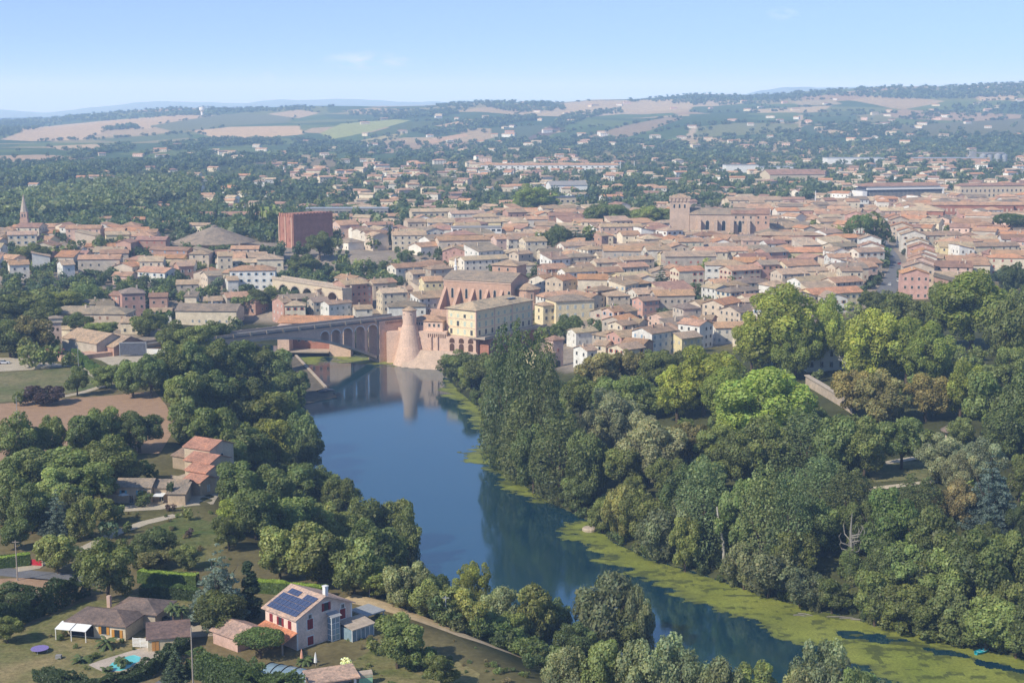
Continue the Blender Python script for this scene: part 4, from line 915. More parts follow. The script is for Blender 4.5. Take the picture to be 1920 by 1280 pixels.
# ------------------------------------------------------------------ hand-placed houses
HP = [  # pxl, pxr, py(front foot), height, rot, roof, wall, roofcolour, depth, storeys
    # pale houses above the park
    (1062, 1120, 650, 6, 30, 'gable', 'white', 'buff', 8, 2), (1076, 1118, 690, 7, 35, 'gable', 'white', 'tan', 9, 2), (1112, 1152, 672, 6, -30, 'gable', 'cream', 'tan', 8, 2), (1128, 1170, 622, 9, 35, 'gable', 'pink', 'terracotta', 9, 3),
    (1140, 1195, 645, 8, 40, 'gable', 'cream', 'tan', 9, 3), (1180, 1215, 635, 7, -35, 'gable', 'beige', 'tan', 8, 2), (1165, 1225, 672, 6, -32, 'gable', 'brick', 'terracotta', 9, 2), (1228, 1270, 655, 8, 38, 'gable', 'pale', 'tan', 9, 2),
    (1248, 1315, 664, 7, 35, 'gable', 'yellow', 'buff', 10, 2), (1262, 1312, 620, 10, 20, 'hip', 'grey-tan', 'grey-brown', 11, 3), (1310, 1345, 628, 7, -25, 'gable', 'brick', 'tan', 8, 2), (1330, 1395, 645, 7, 10, 'gable', 'pale', 'terracotta', 10, 2),
    (1375, 1420, 652, 7, 25, 'gable', 'cream', 'orange', 9, 2), (1220, 1300, 590, 9, 8, 'gable', 'grey-tan', 'terracotta', 12, 2), (1185, 1235, 600, 9, 30, 'gable', 'rose', 'tan', 9, 3), (1130, 1180, 590, 9, 12, 'hip', 'beige', 'tan', 11, 3),
    (1022, 1082, 570, 12, 48, 'gable', 'beige', 'orange', 12, 3), (1082, 1140, 568, 12, -4, 'gable', 'cream', 'orange', 12, 2), (1290, 1345, 600, 7, 30, 'gable', 'beige', 'tan', 10, 2), (1150, 1185, 700, 5, -10, 'gable', 'pale', 'tan', 8, 1),
    # town edge left of the abbey
    (625, 690, 590, 14, 35, 'gable', 'brick', 'tan', 13, 4), (648, 700, 585, 12, 30, 'shed', 'rose', 'tan', 11, 4), (705, 765, 590, 10, 22, 'gable', 'cream', 'buff', 11, 3), (725, 800, 612, 9, 8, 'hip', 'white', 'grey-brown', 12, 2),
    (760, 798, 545, 9, 28, 'gable', 'beige', 'tan', 10, 3), (785, 832, 572, 12, 18, 'gable', 'yellow', 'terracotta', 11, 3), (783, 838, 528, 9, 15, 'hip', 'cream', 'terracotta', 14, 2), (660, 700, 605, 6, 15, 'gable', 'pale', 'tan', 9, 2),
    (515, 545, 610, 11, 38, 'gable', 'rose', 'tan', 12, 3), (533, 576, 612, 10, 8, 'hip', 'cream', 'buff', 11, 3), (575, 620, 602, 9, 28, 'gable', 'grey-tan', 'grey-brown', 10, 3), (600, 660, 605, 8, 40, 'gable', 'white', 'tan', 9, 2),
    (690, 728, 560, 8, 20, 'gable', 'beige', 'tan', 10, 2), (740, 775, 570, 7, 25, 'gable', 'pink', 'tan', 9, 2),
    # left bank hamlet
    (92, 250, 618, 7, -3, 'hip', 'beige', 'grey-brown', 14, 2), (160, 210, 594, 6, 6, 'gable', 'white', 'slate', 9, 2), (208, 245, 590, 9, -25, 'gable', 'rose', 'rust', 10, 3), (175, 222, 612, 8, 18, 'gable', 'cream', 'grey-brown', 14, 2),
    (222, 278, 600, 12, 20, 'hip', 'rose', 'grey-brown', 12, 3), (280, 318, 592, 9, 10, 'gable', 'brick', 'rust', 9, 2), (282, 325, 606, 5, 8, 'gable', 'white', 'tan', 9, 1), (335, 455, 612, 7, -4, 'gable', 'cream', 'grey-brown', 16, 1),
    (415, 478, 588, 7, 24, 'gable', 'grey-tan', 'terracotta', 12, 2), (460, 502, 592, 6, -25, 'hip', 'brick', 'rust', 12, 1), (375, 420, 590, 6, 20, 'gable', 'pale', 'tan', 10, 2), (350, 372, 590, 9, 0, 'shed', 'cream', 'grey-brown', 7, 2), (230, 262, 626, 5, 0, 'shed', 'cream', 'tan', 6, 1),
    # old quarter across the river
    (432, 520, 545, 11, 6, 'hip', 'white', 'terracotta', 13, 3), (405, 440, 520, 12, 14, 'gable', 'cream', 'tan', 12, 3), (480, 535, 520, 10, 10, 'hip', 'cream', 'buff', 14, 2), (420, 450, 550, 7, 20, 'gable', 'white', 'tan', 10, 2),
    (105, 145, 528, 9, 32, 'gable', 'white', 'buff', 12, 2), (150, 230, 520, 10, 6, 'gable', 'grey-tan', 'terracotta', 12, 2), (215, 255, 535, 5, -8, 'gable', 'pink', 'terracotta', 10, 1), (260, 300, 515, 8, 10, 'gable', 'grey-tan', 'tan', 11, 2),
    (12, 60, 525, 8, 24, 'gable', 'pale', 'terracotta', 12, 2), (325, 365, 530, 9, 28, 'gable', 'brick', 'tan', 11, 2), (375, 420, 545, 8, 30, 'gable', 'beige', 'grey-brown', 12, 2), (330, 375, 555, 6, 10, 'gable', 'grey-tan', 'tan', 11, 2),
    # middle town, distinct ones
    (620, 675, 452, 11, 30, 'gable', 'pink', 'terracotta', 16, 3), (676, 730, 462, 8, 25, 'gable', 'pale', 'rust', 12, 2), (733, 800, 470, 10, 8, 'gable', 'cream', 'tan', 12, 3), (815, 960, 478, 9, 14, 'gable', 'beige', 'terracotta', 13, 2),
    (920, 950, 482, 11, 20, 'gable', 'pink', 'terracotta', 11, 3), (818, 870, 455, 9, 6, 'gable', 'white', 'rust', 12, 2), (1108, 1140, 478, 12, 35, 'gable', 'brick', 'tan', 11, 3), (1130, 1200, 510, 12, 0, 'gable', 'grey-tan', 'terracotta', 14, 3),
    (1240, 1340, 515, 10, 5, 'gable', 'grey-tan', 'buff', 14, 2), (1320, 1400, 530, 9, -5, 'hip', 'white', 'tan', 13, 2), (1460, 1540, 498, 8, 3, 'gable', 'yellow', 'orange', 13, 2),
]
for (a, b, c_, h, rt, rf, wc, rc, dp, stn) in HP:
    hpx(a, b, c_, h, rt, rf, wc, rc if rc in ROOFC else 'grey-brown', dep=dp, storeys=stn)
# houses lining the street that climbs through town
for i, (py, off) in enumerate([(560, 0), (545, 0), (530, 0), (518, 0), (507, 0), (495, 0), (484, 0), (472, 0), (461, 0), (450, 0), (441, 0), (433, 0)]):
    cx = np.interp(py, [410, 430, 450, 480, 505, 530, 560], [1625, 1638, 1650, 1672, 1682, 1672, 1655])
    for sgn in (-1, 1):
        if sgn < 0 and py > 500: continue
        c = G1(cx, py); x = c[0] + sgn * 15.0; y = c[1]
        if free(x, y, 4): house(x, y, 12, 15 if i % 2 else 13, random.uniform(9.5, 12.5), R(80 + random.uniform(-6, 6)), 'gable', random.choice(['cream', 'pale', 'pink', 'beige', 'rose', 'white']), random.choice(['tan', 'terracotta', 'orange']), storeys=3, group='houses of the old town')
# distinct modern blocks
def flats(name, label, cat, px, py, w, d, h, rot, wm, rm, rt='flat', wx=10, wz=(1.5, 4.5, 7.5), **k): return block(name, label, cat, px, py, w, d, h, rot, wm, rm, rt, wx=wx, wz=wz, **k)
flats('office_block', 'white flat-roofed office block with grey window bands', 'office', 893, 458, 34, 12, 11, 6, 'white', 'grey', wx=9, wy=1, wz=(2, 5.5, 8.6), ww=2.4, whh=1.5)
flats('apartment_block', 'apricot apartment block with a pale tiled roof', 'apartments', 812, 424, 36, 14, 11, 12, 'cream', 'buff', 'gable', wx=8, wz=(1.5, 4.6, 7.7), ww=1.8)
flats('college_block', 'long low grey modern block with a white stair end', 'college', 652, 412, 68, 12, 9, 2, 'grey', 'metal', wx=20, wz=(2, 5.5), ww=2.4, whh=1.6)
flats('apartment_block', 'small cream apartment block with balconies beside a wide green tree', 'apartments', 1050, 396, 26, 14, 12, 14, 'cream', 'slate', wx=5, wz=(1.5, 4.6, 7.7), ww=2.0)
flats('warehouse', 'pale grey gabled warehouse in the tree-filled suburb', 'warehouse', 1062, 362, 40, 26, 8, 10, 'white', 'grey', 'gable', wx=0, wz=())
flats('long_hall', 'long red-roofed hall among trees in front of tall poplars', 'hall', 440, 420, 56, 14, 7, 4, 'grey', 'rust', 'gable', wx=8, wz=(2,))
flats('terrace_block', 'long terrace of red-roofed white flats in the far suburb', 'apartments', 1030, 322, 190, 16, 9, 0, 'white', 'terracotta', 'gable', wx=24, wz=(2, 5.5), ww=2.4)
flats('warehouse', 'white box warehouse at the edge of the far suburb', 'warehouse', 1388, 324, 45, 22, 10, 4, 'white', 'grey', wx=0, wz=())
flats('warehouse', 'long low white warehouse beside the white box warehouse', 'warehouse', 1437, 322, 70, 22, 6, 4, 'white', 'metal', wx=0, wz=())
flats('factory', 'long white factory shed with a pale green curved front', 'factory', 1600, 308, 90, 30, 9, 3, 'white', 'metal', wx=0, wz=())
flats('gym_hall', 'brown gabled gymnasium hall in the suburb right of centre', 'hall', 1485, 342, 70, 36, 9, 10, 'cream', 'rust', 'gable', wx=0, wz=())
flats('apartment_block', 'wide tan-roofed house block behind the dark suburb trees', 'apartments', 1412, 392, 50, 18, 8, 5, 'cream', 'tan', 'gable', wx=8, wz=(2, 5))
flats('factory', 'blue-grey factory roof in front of the grain silos', 'factory', 1778, 308, 110, 30, 9, -2, 'brick', 'metal', wx=0, wz=())
# grain silos
c = G1(1862, 303); o = thing('grain_silo', 'cluster of round grey metal grain silos with a sloping gantry', 'silo', tuple(c), 0); o.scale = (.42, .42, .42)
for k in range(4): MB().lathe([(13, -2), (13, 26), (1, 32)], k * 28 - 40, 10 * (k % 2), 16).build('bin', 'metal', o)
MB().box(-75, 40, -3, 3, 30, 36).box(-90, -70, -14, 14, -2, 40).build('gantry', 'grey', o); MB().tube([(-110, 0, 0), (-78, 0, 40)], 2.5, 6).build('conveyor', 'metal', o)
for k in range(9): occupied.append((c[0] - 110 + k * 25, c[1], 20))
# ------------------------------------------------------------------ filler houses
def scatter_houses(poly, step, ang, prob=1.0, hmin=5, hmax=10.5, wr=(10, 20), walls=None, roofs=None, jit=.38, rule=None):
    P_ = G([p[0] for p in poly], [p[1] for p in poly])[:, :2]
    ca, sa = math.cos(ang), math.sin(ang); loc = np.stack([P_[:, 0] * ca + P_[:, 1] * sa, -P_[:, 0] * sa + P_[:, 1] * ca], 1)
    res = []
    for v in np.arange(loc[:, 1].min(), loc[:, 1].max(), step):
        u = loc[:, 0].min()
        while u < loc[:, 0].max():
            w = random.uniform(*wr) if random.random() < .92 else random.uniform(20, 32)
            uu, vv = u + w / 2, v + random.uniform(-jit, jit) * step; u += w + (random.uniform(.3, 1.2) if random.random() < .7 else random.uniform(2, 8))
            x, y = uu * ca - vv * sa, uu * sa + vv * ca
            if random.random() > prob or not inside(np.array([x]), np.array([y]), P_)[0]: continue
            d = random.uniform(9, min(15.5, step - 1.0)); 
            if not free(x, y, min(w, d) * .42): continue
            h = random.uniform(hmin, hmax); r = ang + R(15 * math.sin(x / 60 + y / 95)) + R(random.gauss(0, 10)); rt = random.choices(['gable', 'hip', 'shed'], [.72, .18, .1])[0]
            if random.random() < .36 and w < 16: r += math.pi / 2; w, d = max(w, d), min(w, d)
            wc = random.choices(list(WALLC), [3.4, 3, 2, 2.2, .9, 1.4, 1, .8, 3])[0] if walls is None else random.choice(walls)
            rc = random.choices(list(ROOFC), [4, 3.4, .9, 1.8, 1.2, 2.4])[0] if roofs is None else random.choice(roofs)
            res.append((x, y, w, d, h, r, rt, wc, rc))
            occupied.append((x, y, .5 * min(w, d))); e = (w - d) / 2
            if e > 1: occupied.append((x + math.cos(r) * e, y + math.sin(r) * e, .42 * d)); occupied.append((x - math.cos(r) * e, y - math.sin(r) * e, .42 * d))
    return res
# keep the street, squares and the park trees' ground open
for py in range(412, 562, 6):
    cx = np.interp(py, [410, 430, 450, 480, 505, 530, 560], [1625, 1638, 1650, 1672, 1682, 1672, 1655]); c = G1(cx, py); occupied.append((c[0], c[1], 7))
for px, py, r_ in [(1080, 470, 26), (1055, 468, 18), (1238, 555, 9), (1280, 555, 8), (1320, 512, 12), (1650, 490, 12), (1612, 470, 14), (1590, 455, 12), (1890, 430, 14), (1745, 455, 16), (1860, 495, 6), (1150, 425, 20), (1185, 425, 20), (1550, 440, 12), (1000, 395, 26), (1068, 640, 10), (1038, 645, 8), (980, 575, 10),
                   (700, 500, 24), (640, 500, 24), (590, 500, 20), (560, 510, 18), (740, 505, 16), (60, 480, 14), (70, 455, 14), (90, 462, 12), (100, 478, 14), (140, 475, 14), (190, 468, 16), (730, 480, 10), (1700, 545, 10)]:
    c = G1(px, py); occupied.append((c[0], c[1], r_))
CAND = []
CAND += scatter_houses([(1010, 575), (1000, 500), (1100, 470), (1280, 450), (1440, 460), (1640, 440), (1640, 545), (1600, 585), (1400, 645), (1240, 668), (1180, 690), (1100, 660), (1110, 610)], 15.0, R(24))
CAND += scatter_houses([(1690, 560), (1700, 470), (1660, 430), (1800, 420), (1990, 410), (1990, 500), (1850, 525), (1720, 575)], 16.5, R(-12), .95)
CAND += scatter_houses([(830, 505), (760, 470), (640, 470), (640, 445), (860, 425), (1010, 405), (1110, 405), (1290, 410), (1290, 455), (1110, 465), (1005, 495), (1000, 540), (960, 505)], 16.5, R(18), .93)
CAND += scatter_houses([(1300, 415), (1440, 395), (1640, 385), (1980, 365), (1980, 412), (1650, 430), (1640, 445), (1450, 455), (1440, 430)], 18.0, R(8), .85)
CAND += scatter_houses([(640, 560), (700, 540), (830, 510), (838, 590), (745, 600), (690, 612), (640, 606)], 13.5, R(24), .9)
CAND += scatter_houses([(0, 530), (-60, 500), (-60, 445), (200, 440), (330, 462), (330, 475), (460, 485), (540, 495), (520, 535), (330, 535), (240, 530), (100, 520)], 16, R(6), .92, roofs=['terracotta', 'tan', 'terracotta', 'orange', 'buff', 'rust'])
CAND += scatter_houses([(500, 612), (520, 580), (620, 565), (640, 610)], 13, R(25), .7)
# villas among trees on the plain
def sparse(poly, n, hr=(3.2, 6), wr=(10, 17)):
    out = []; xs_ = [p[0] for p in poly]; ys_ = [p[1] for p in poly]; k = 0
    px = rng.uniform(min(xs_), max(xs_), n * 6); py = rng.uniform(min(ys_), max(ys_), n * 6); mk = inside(px, py, np.array(poly, float)); g = G(px[mk][:n], py[mk][:n])
    for x, y, z in g:
        if not np.isfinite(x) or not free(x, y, 9): continue
        w = random.uniform(*wr); d = random.uniform(8, 11); out.append((x, y, w, d, random.uniform(*hr), R(random.uniform(-35, 35)), random.choices(['gable', 'hip'], [.7, .3])[0], random.choice(['white', 'cream', 'pale', 'cream', 'pink']), random.choice(['terracotta', 'orange', 'tan', 'buff', 'terracotta', 'rust'])))
        occupied.append((x, y, w * .55))
        for k_ in (9, 17, 25): occupied.append((x - x / y * k_, y - k_, 8.5 - k_ * .1))   # gardens on the sunny side stay open
    return out
CAND += sparse([(-20, 425), (-20, 330), (300, 320), (640, 300), (1000, 300), (1400, 300), (1930, 280), (1930, 345), (1640, 370), (1400, 380), (1100, 400), (860, 420), (620, 445), (330, 440)], 300)
CAND += sparse([(640, 345), (900, 300), (1300, 310), (1300, 380), (900, 415), (640, 430)], 110, (4, 7), (11, 22))
CAND += sparse([(1300, 330), (1930, 300), (1930, 370), (1300, 390)], 130, (4, 8), (11, 24))
CAND += sparse([(540, 320), (1100, 295), (1100, 325), (600, 345)], 110, (4, 7), (12, 22))
CAND += sparse([(-20, 300), (500, 250), (1000, 190), (1920, 180), (1920, 280), (1000, 290), (500, 300)], 130, (4, 7), (12, 26))
ranked = sorted(CAND, key=lambda t_: -(t_[2] * t_[4]) / (t_[0] ** 2 + t_[1] ** 2))
NEAR = 300 - len([o for o in bpy.data.objects if o.get('category') == 'house'])
for (x, y, w, d, h, r, rt, wc, rc) in ranked[:NEAR]:
    house(x, y, w, d, h, r, rt, wc, rc, chim=random.choice((0, 1, 1, 2)))
# the rest of the town and suburb, too many and small to count: one mass of walls and roofs
wv = MB(); rv = MB(); wv.c = []; rv.c = []; gv = MB()
def put(src, dst, x, y, z, r, colr=None):
    cs, sn = math.cos(r), math.sin(r)
    dst.add([(x + a * cs - b * sn, y + a * sn + b * cs, z + c_) for a, b, c_ in src.v], src.f)
    if colr is not None: dst.c += [colr] * len(src.v)
for (x, y, w, d, h, r, rt, wc, rc) in ranked[NEAR:]:
    z = H1(x, y)
    put(walls_mb(rt, w, d, h, .34), wv, x, y, z, r, np.array(WALLC[wc]) * random.uniform(.85, 1.1)); put(roof_mb(rt, w, d, h, .34)[0], rv, x, y, z, r, np.array(ROOFC[rc]) * random.uniform(.85, 1.15))
    m = MB(); n = int(w / 4)
    for s_ in range(max(1, int(h / 3))):
        for i in range(n):
            u = (i + .5) / n * w - w / 2; zz = 1 + s_ * 3
            for sg in (-1, 1): m.add([(u - .5, sg * (d / 2 + .03), zz), (u + .5, sg * (d / 2 + .03), zz), (u + .5, sg * (d / 2 + .03), zz + 1.3), (u - .5, sg * (d / 2 + .03), zz + 1.3)], [(0, 1, 2, 3)])
    put(m, gv, x, y, z, r)
def vcol(me, cols):
    a = me.color_attributes.new('Col', 'FLOAT_COLOR', 'POINT'); c = np.ones((len(cols), 4), np.float32); c[:, :3] = np.array(cols); a.data.foreach_set('color', c.ravel())
t = NT('distant_wall'); t.diffuse(t.mul(t.n('ShaderNodeAttribute', attribute_name='Col').outputs['Color'], t.ramp(t.noise(.3, 4), [(.3, g3(.8)), (.7, g3(1.05))])), .9, .1); M['wall_far'] = t.m
far = tag(bpy.data.objects.new('distant_houses', None), 'mass of small houses spread over the far town and suburb', 'houses', None, 'stuff'); C.objects.link(far)
me = wv.mesh('walls', 'wall_far'); vcol(me, wv.c); link('walls', me, far)['kind'] = 'stuff'
me = rv.mesh('roofs', 'roof_far'); vcol(me, rv.c); link('roofs', me, far)['kind'] = 'stuff'
link('windows', gv.mesh('windows', 'dark'), far)['kind'] = 'stuff'
print('houses', NEAR, len(CAND))
# ------------------------------------------------------------------ trees
def leaf_cloud(lobes, n, size, seed, up=.25, droop=0.0, cull=.72, flat=1.0):
    """leaf clumps: small quads over the shells of overlapping lobes; returns verts, quads, colours"""
    n = int(n * 2.9) if size > .2 else n; size = size * .56 if size > .2 else size
    r = np.random.default_rng(seed); L = np.array(lobes, float)     # x, y, z, radius, brightness
    wts = L[:, 3] ** 2; wts /= wts.sum(); which = r.choice(len(L), n, p=wts)
    d = r.normal(size=(n, 3)); d[:, 2] = d[:, 2] * .9 + .22; d /= np.linalg.norm(d, axis=1)[:, None]
    rad = L[which, 3] * (1 - .42 * r.random(n) ** 2.2) * (1 + r.normal(size=n) * .05)
    p = L[which, :3] + d * rad[:, None] * np.array([1, 1, flat])
    keep = np.ones(n, bool)
    for i in range(len(L)):
        q = np.linalg.norm((p - L[i, :3]) / np.array([1, 1, flat]), axis=1) < L[i, 3] * cull
        keep &= ~(q & (which != i))
    p, d, which = p[keep], d[keep], which[keep]; n = len(p)
    nn = d + r.normal(size=(n, 3)) * .55 + np.array([0, 0, up]); nn /= np.linalg.norm(nn, axis=1)[:, None]
    a = np.cross(nn, r.normal(size=(n, 3))); a /= np.linalg.norm(a, axis=1)[:, None] + 1e-9; b = np.cross(nn, a)
    s = size * (.5 + .6 * r.random(n)) * np.where(r.random(n) < .22, 1.55, .95); asp = .55 + .35 * r.random(n)
    a *= s[:, None]; b *= (s * asp)[:, None]
    p[:, 2] -= droop * r.random(n)
    k1 = (r.random(n) - .5)[:, None] * .5
    v = np.stack([p - a * .9, p - b + a * k1, p + a, p + b - a * k1], 1).reshape(-1, 3)
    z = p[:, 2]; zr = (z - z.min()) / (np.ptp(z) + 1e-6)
    br = 2.5 * L[which, 4] * (.78 + .40 * r.random(n)) * (.72 + .36 * zr)  # shade painted in: leaves darken towards the crown base
    hue = r.normal(size=n) * .07
    c = np.stack([br * (1.05 + hue), br, br * (.92 - hue * .5)], 1)
    return v, np.arange(4 * n).reshape(-1, 4), np.repeat(c, 4, 0)
def lobes_round(seed, R_, H, z0, n=26, spread=1.0, rl=(.24, .40), top=.5):
    n = int(n * 1.5); rl = (rl[0] * .68, rl[1] * .92)
    r = np.random.default_rng(seed); out = []
    cz = (z0 + H) / 2; hz = (H - z0) / 2; tx, ty = r.normal(size=2) * .16; sq = r.uniform(.82, 1.12, 2)
    for i in range(n):
        for _ in range(50):
            q = r.uniform(-1, 1, 3)
            if .35 < np.linalg.norm(q) < .95: break
        rad = R_ * r.uniform(*rl); s_ = 1 - .75 * rad / R_
        out.append(((q[0] * sq[0] + tx * q[2]) * R_ * s_ * spread * 1.15, (q[1] * sq[1] + ty * q[2]) * R_ * s_ * spread * 1.15, cz + q[2] * (hz - rad * .6) * r.uniform(.85, 1.08), rad, r.uniform(.66, 1.22)))
    out.append((0, 0, cz, min(R_, hz) * .55, .6)); return out
def lobes_poplar(seed, R_, H, z0, stems=4):
    r = np.random.default_rng(seed); out = []
    for s_ in range(stems):
        a = r.uniform(0, 6.28); ox, oy = math.cos(a) * R_ * .5 * (stems > 1), math.sin(a) * R_ * .5 * (stems > 1); hh = H * r.uniform(.82, 1.0) if s_ else H
        z = z0
        while z < hh:
            t_ = (z - z0) / (hh - z0); w = R_ * (.68 if stems > 1 else .95) * (math.sin(math.pi * min(1, (t_ * .80 + .18))) ** .6) * (1.02 - .38 * t_)
            rr = max(.5, w * r.uniform(.5, .75)); j = r.uniform(0, 6.28); out.append((ox * (1 - t_ * .35) + math.cos(j) * w * .45, oy * (1 - t_ * .35) + math.sin(j) * w * .45, z, rr, r.uniform(.75, 1.2))); z += rr * .55
    return out
def lobes_cedar(seed, R_, H, layers=11, droop=.12):
    r = np.random.default_rng(seed); out = []
    for k in range(layers):
        t_ = k / (layers - 1); z = H * (.10 + .86 * t_); w = R_ * (1 - t_) ** .8 + .25; n = max(2, int(9 * (1 - t_) + 2))
        for i in range(n):
            a = 6.28 * i / n + r.uniform(-.4, .4) + k
            for f_ in (.45, .85):
                out.append((math.cos(a) * w * f_, math.sin(a) * w * f_, z - f_ * w * droop, max(.35, w * .24 * (1.3 - f_ * .4)), r.uniform(.7, 1.2)))
    return out
def trunk_mb(H, z0, rad, seed, limbs=5, R_=4, lean=0):
    r = random.Random(seed); mb = MB(); top = z0 + (H - z0) * .6
    bend = [(r.uniform(-.3, .3) + lean * i / 4, r.uniform(-.3, .3), top * i / 4) for i in range(5)]; bend[0] = (0, 0, -1.5)
    mb.tube(bend, [rad * 1.25, rad, rad * .8, rad * .55, rad * .25], 7)
    for i in range(limbs):
        a = 6.28 * i / max(1, limbs) + r.uniform(-.5, .5); zz = z0 * r.uniform(.8, 1.15) + (H - z0) * .08 * i / limbs
        e = R_ * r.uniform(.55, .8); mb.tube([(0, 0, zz), (math.cos(a) * e * .5, math.sin(a) * e * .5, zz + (H - zz) * .3), (math.cos(a) * e, math.sin(a) * e, zz + (H - zz) * .58)], [rad * .5, rad * .32, rad * .1], 5)
    return mb
# kind: nominal H, R, leaf colour, n leaves, leaf size, everyday words
KIND = {
 'plane': dict(H=24, R=9, col=(.155, .19, .042), n=8500, s=.62, f=lambda sd: lobes_round(sd, 9, 24, 1.5, 40, rl=(.20, .36)), words='yellow-green plane tree', name='plane_tree', tr=.55),
 'oak': dict(H=14, R=6, col=(.078, .10, .034), n=5600, s=.5, f=lambda sd: lobes_round(sd, 6, 14, .8, 26), words='dark green broadleaf tree', name='broadleaf_tree', tr=.35),
 'ash': dict(H=15, R=6, col=(.10, .125, .04), n=5400, s=.52, f=lambda sd: lobes_round(sd, 6, 15, .8, 28, rl=(.22, .38)), words='mid green leafy tree', name='leafy_tree', tr=.33),
 'acacia': dict(H=12, R=5.5, col=(.125, .145, .05), n=4600, s=.5, f=lambda sd: lobes_round(sd, 5.5, 12, .5, 26, rl=(.2, .36)), words='light olive acacia tree', name='acacia_tree', tr=.25),
 'willow': dict(H=12, R=6, col=(.115, .135, .072), n=5200, s=.48, f=lambda sd: lobes_round(sd, 6, 12, 1.0, 26, rl=(.2, .34)), words='grey-green willow', name='willow_tree', tr=.3, droop=1.0),
 'lime': dict(H=17, R=7.5, col=(.135, .15, .088), n=7800, s=.48, f=lambda sd: lobes_round(sd, 7.5, 17, .6, 32, rl=(.2, .34)), words='silvery lime tree', name='lime_tree', tr=.4),
 'chestnut': dict(H=14, R=6, col=(.115, .108, .042), n=5200, s=.55, f=lambda sd: lobes_round(sd, 6, 14, .8, 24), words='brownish chestnut tree', name='chestnut_tree', tr=.35),
 'poplar': dict(H=28, R=6.5, col=(.085, .11, .046), n=7600, s=.55, f=lambda sd: lobes_poplar(sd, 7.5, 28, 1.5, 6), words='tall dark poplar', name='poplar_tree', tr=.4),
 'cypress': dict(H=14, R=1.7, col=(.035, .052, .024), n=2200, s=.38, f=lambda sd: lobes_poplar(sd, 1.7, 14, .8, 1), words='narrow dark cypress', name='cypress_tree', tr=.15),
 'cedar': dict(H=18, R=6, col=(.085, .115, .10), n=6200, s=.42, f=lambda sd: lobes_cedar(sd, 6, 18), words='blue-grey cedar', name='cedar_tree', tr=.35, flat=.5),
 'spruce': dict(H=17, R=4, col=(.05, .075, .045), n=4800, s=.42, f=lambda sd: lobes_cedar(sd, 4, 17, 14, .3), words='dark conical spruce', name='spruce_tree', tr=.25, flat=.55),
 'pine': dict(H=9, R=5, col=(.06, .095, .03), n=4800, s=.4, f=lambda sd: [(x_, y_, 6.2 + (1 - (x_ * x_ + y_ * y_) / 22) * 1.4, 1.5, random.uniform(.8, 1.2)) for x_, y_ in [(random.uniform(-3.6, 3.6), random.uniform(-3.6, 3.6)) for _ in range(44)] if x_ * x_ + y_ * y_ < 13.5], words='rounded umbrella pine', name='umbrella_pine', tr=.3),
 'bush': dict(H=4, R=2.6, col=(.075, .105, .035), n=1900, s=.34, f=lambda sd: lobes_round(sd, 2.6, 4, 0, 14), words='low green bush', name='bush', tr=.08),
 'purple': dict(H=6, R=3.2, col=(.065, .045, .045), n=2200, s=.38, f=lambda sd: lobes_round(sd, 3.2, 6, .2, 16), words='dark purple-leaved tree', name='plum_tree', tr=.15),
 'flower': dict(H=3.6, R=2.6, col=(.42, .45, .36), n=2300, s=.24, f=lambda sd: lobes_round(sd, 2.6, 3.6, 0, 16), words='white flowering bush', name='flowering_bush', tr=.06),
}
PROTO = {}
def proto(kind, v):
    if (kind, v) in PROTO: return PROTO[kind, v]
    k = KIND[kind]; sd = sum(map(ord, kind)) * 7 + v * 13
    vv, q_, c_ = leaf_cloud(k['f'](sd), k['n'], k['s'], sd, droop=k.get('droop', 0), flat=k.get('flat', 1.0))
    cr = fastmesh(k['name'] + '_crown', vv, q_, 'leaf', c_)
    tm = trunk_mb(k['H'], k['H'] * .22, k['tr'], sd, 6 if k['R'] > 3 else 0, k['R']).mesh(k['name'] + '_trunk', 'bark')
    PROTO[kind, v] = (tm, cr); return PROTO[kind, v]
TREES = []   # x, y, z, height, crown width, kind, extra words, colour factor
def tree(px, top, base, w, kind, extra='', cf=None):
    c = G1(px, base)
    if not np.isfinite(c[0]): return
    sc = FPX / math.hypot(c[1], CAMH - c[2]); h = (base - top) / sc * 1.03
    TREES.append((c[0], c[1], c[2], max(1.2, h), max(.8, w / sc), kind, extra, cf))
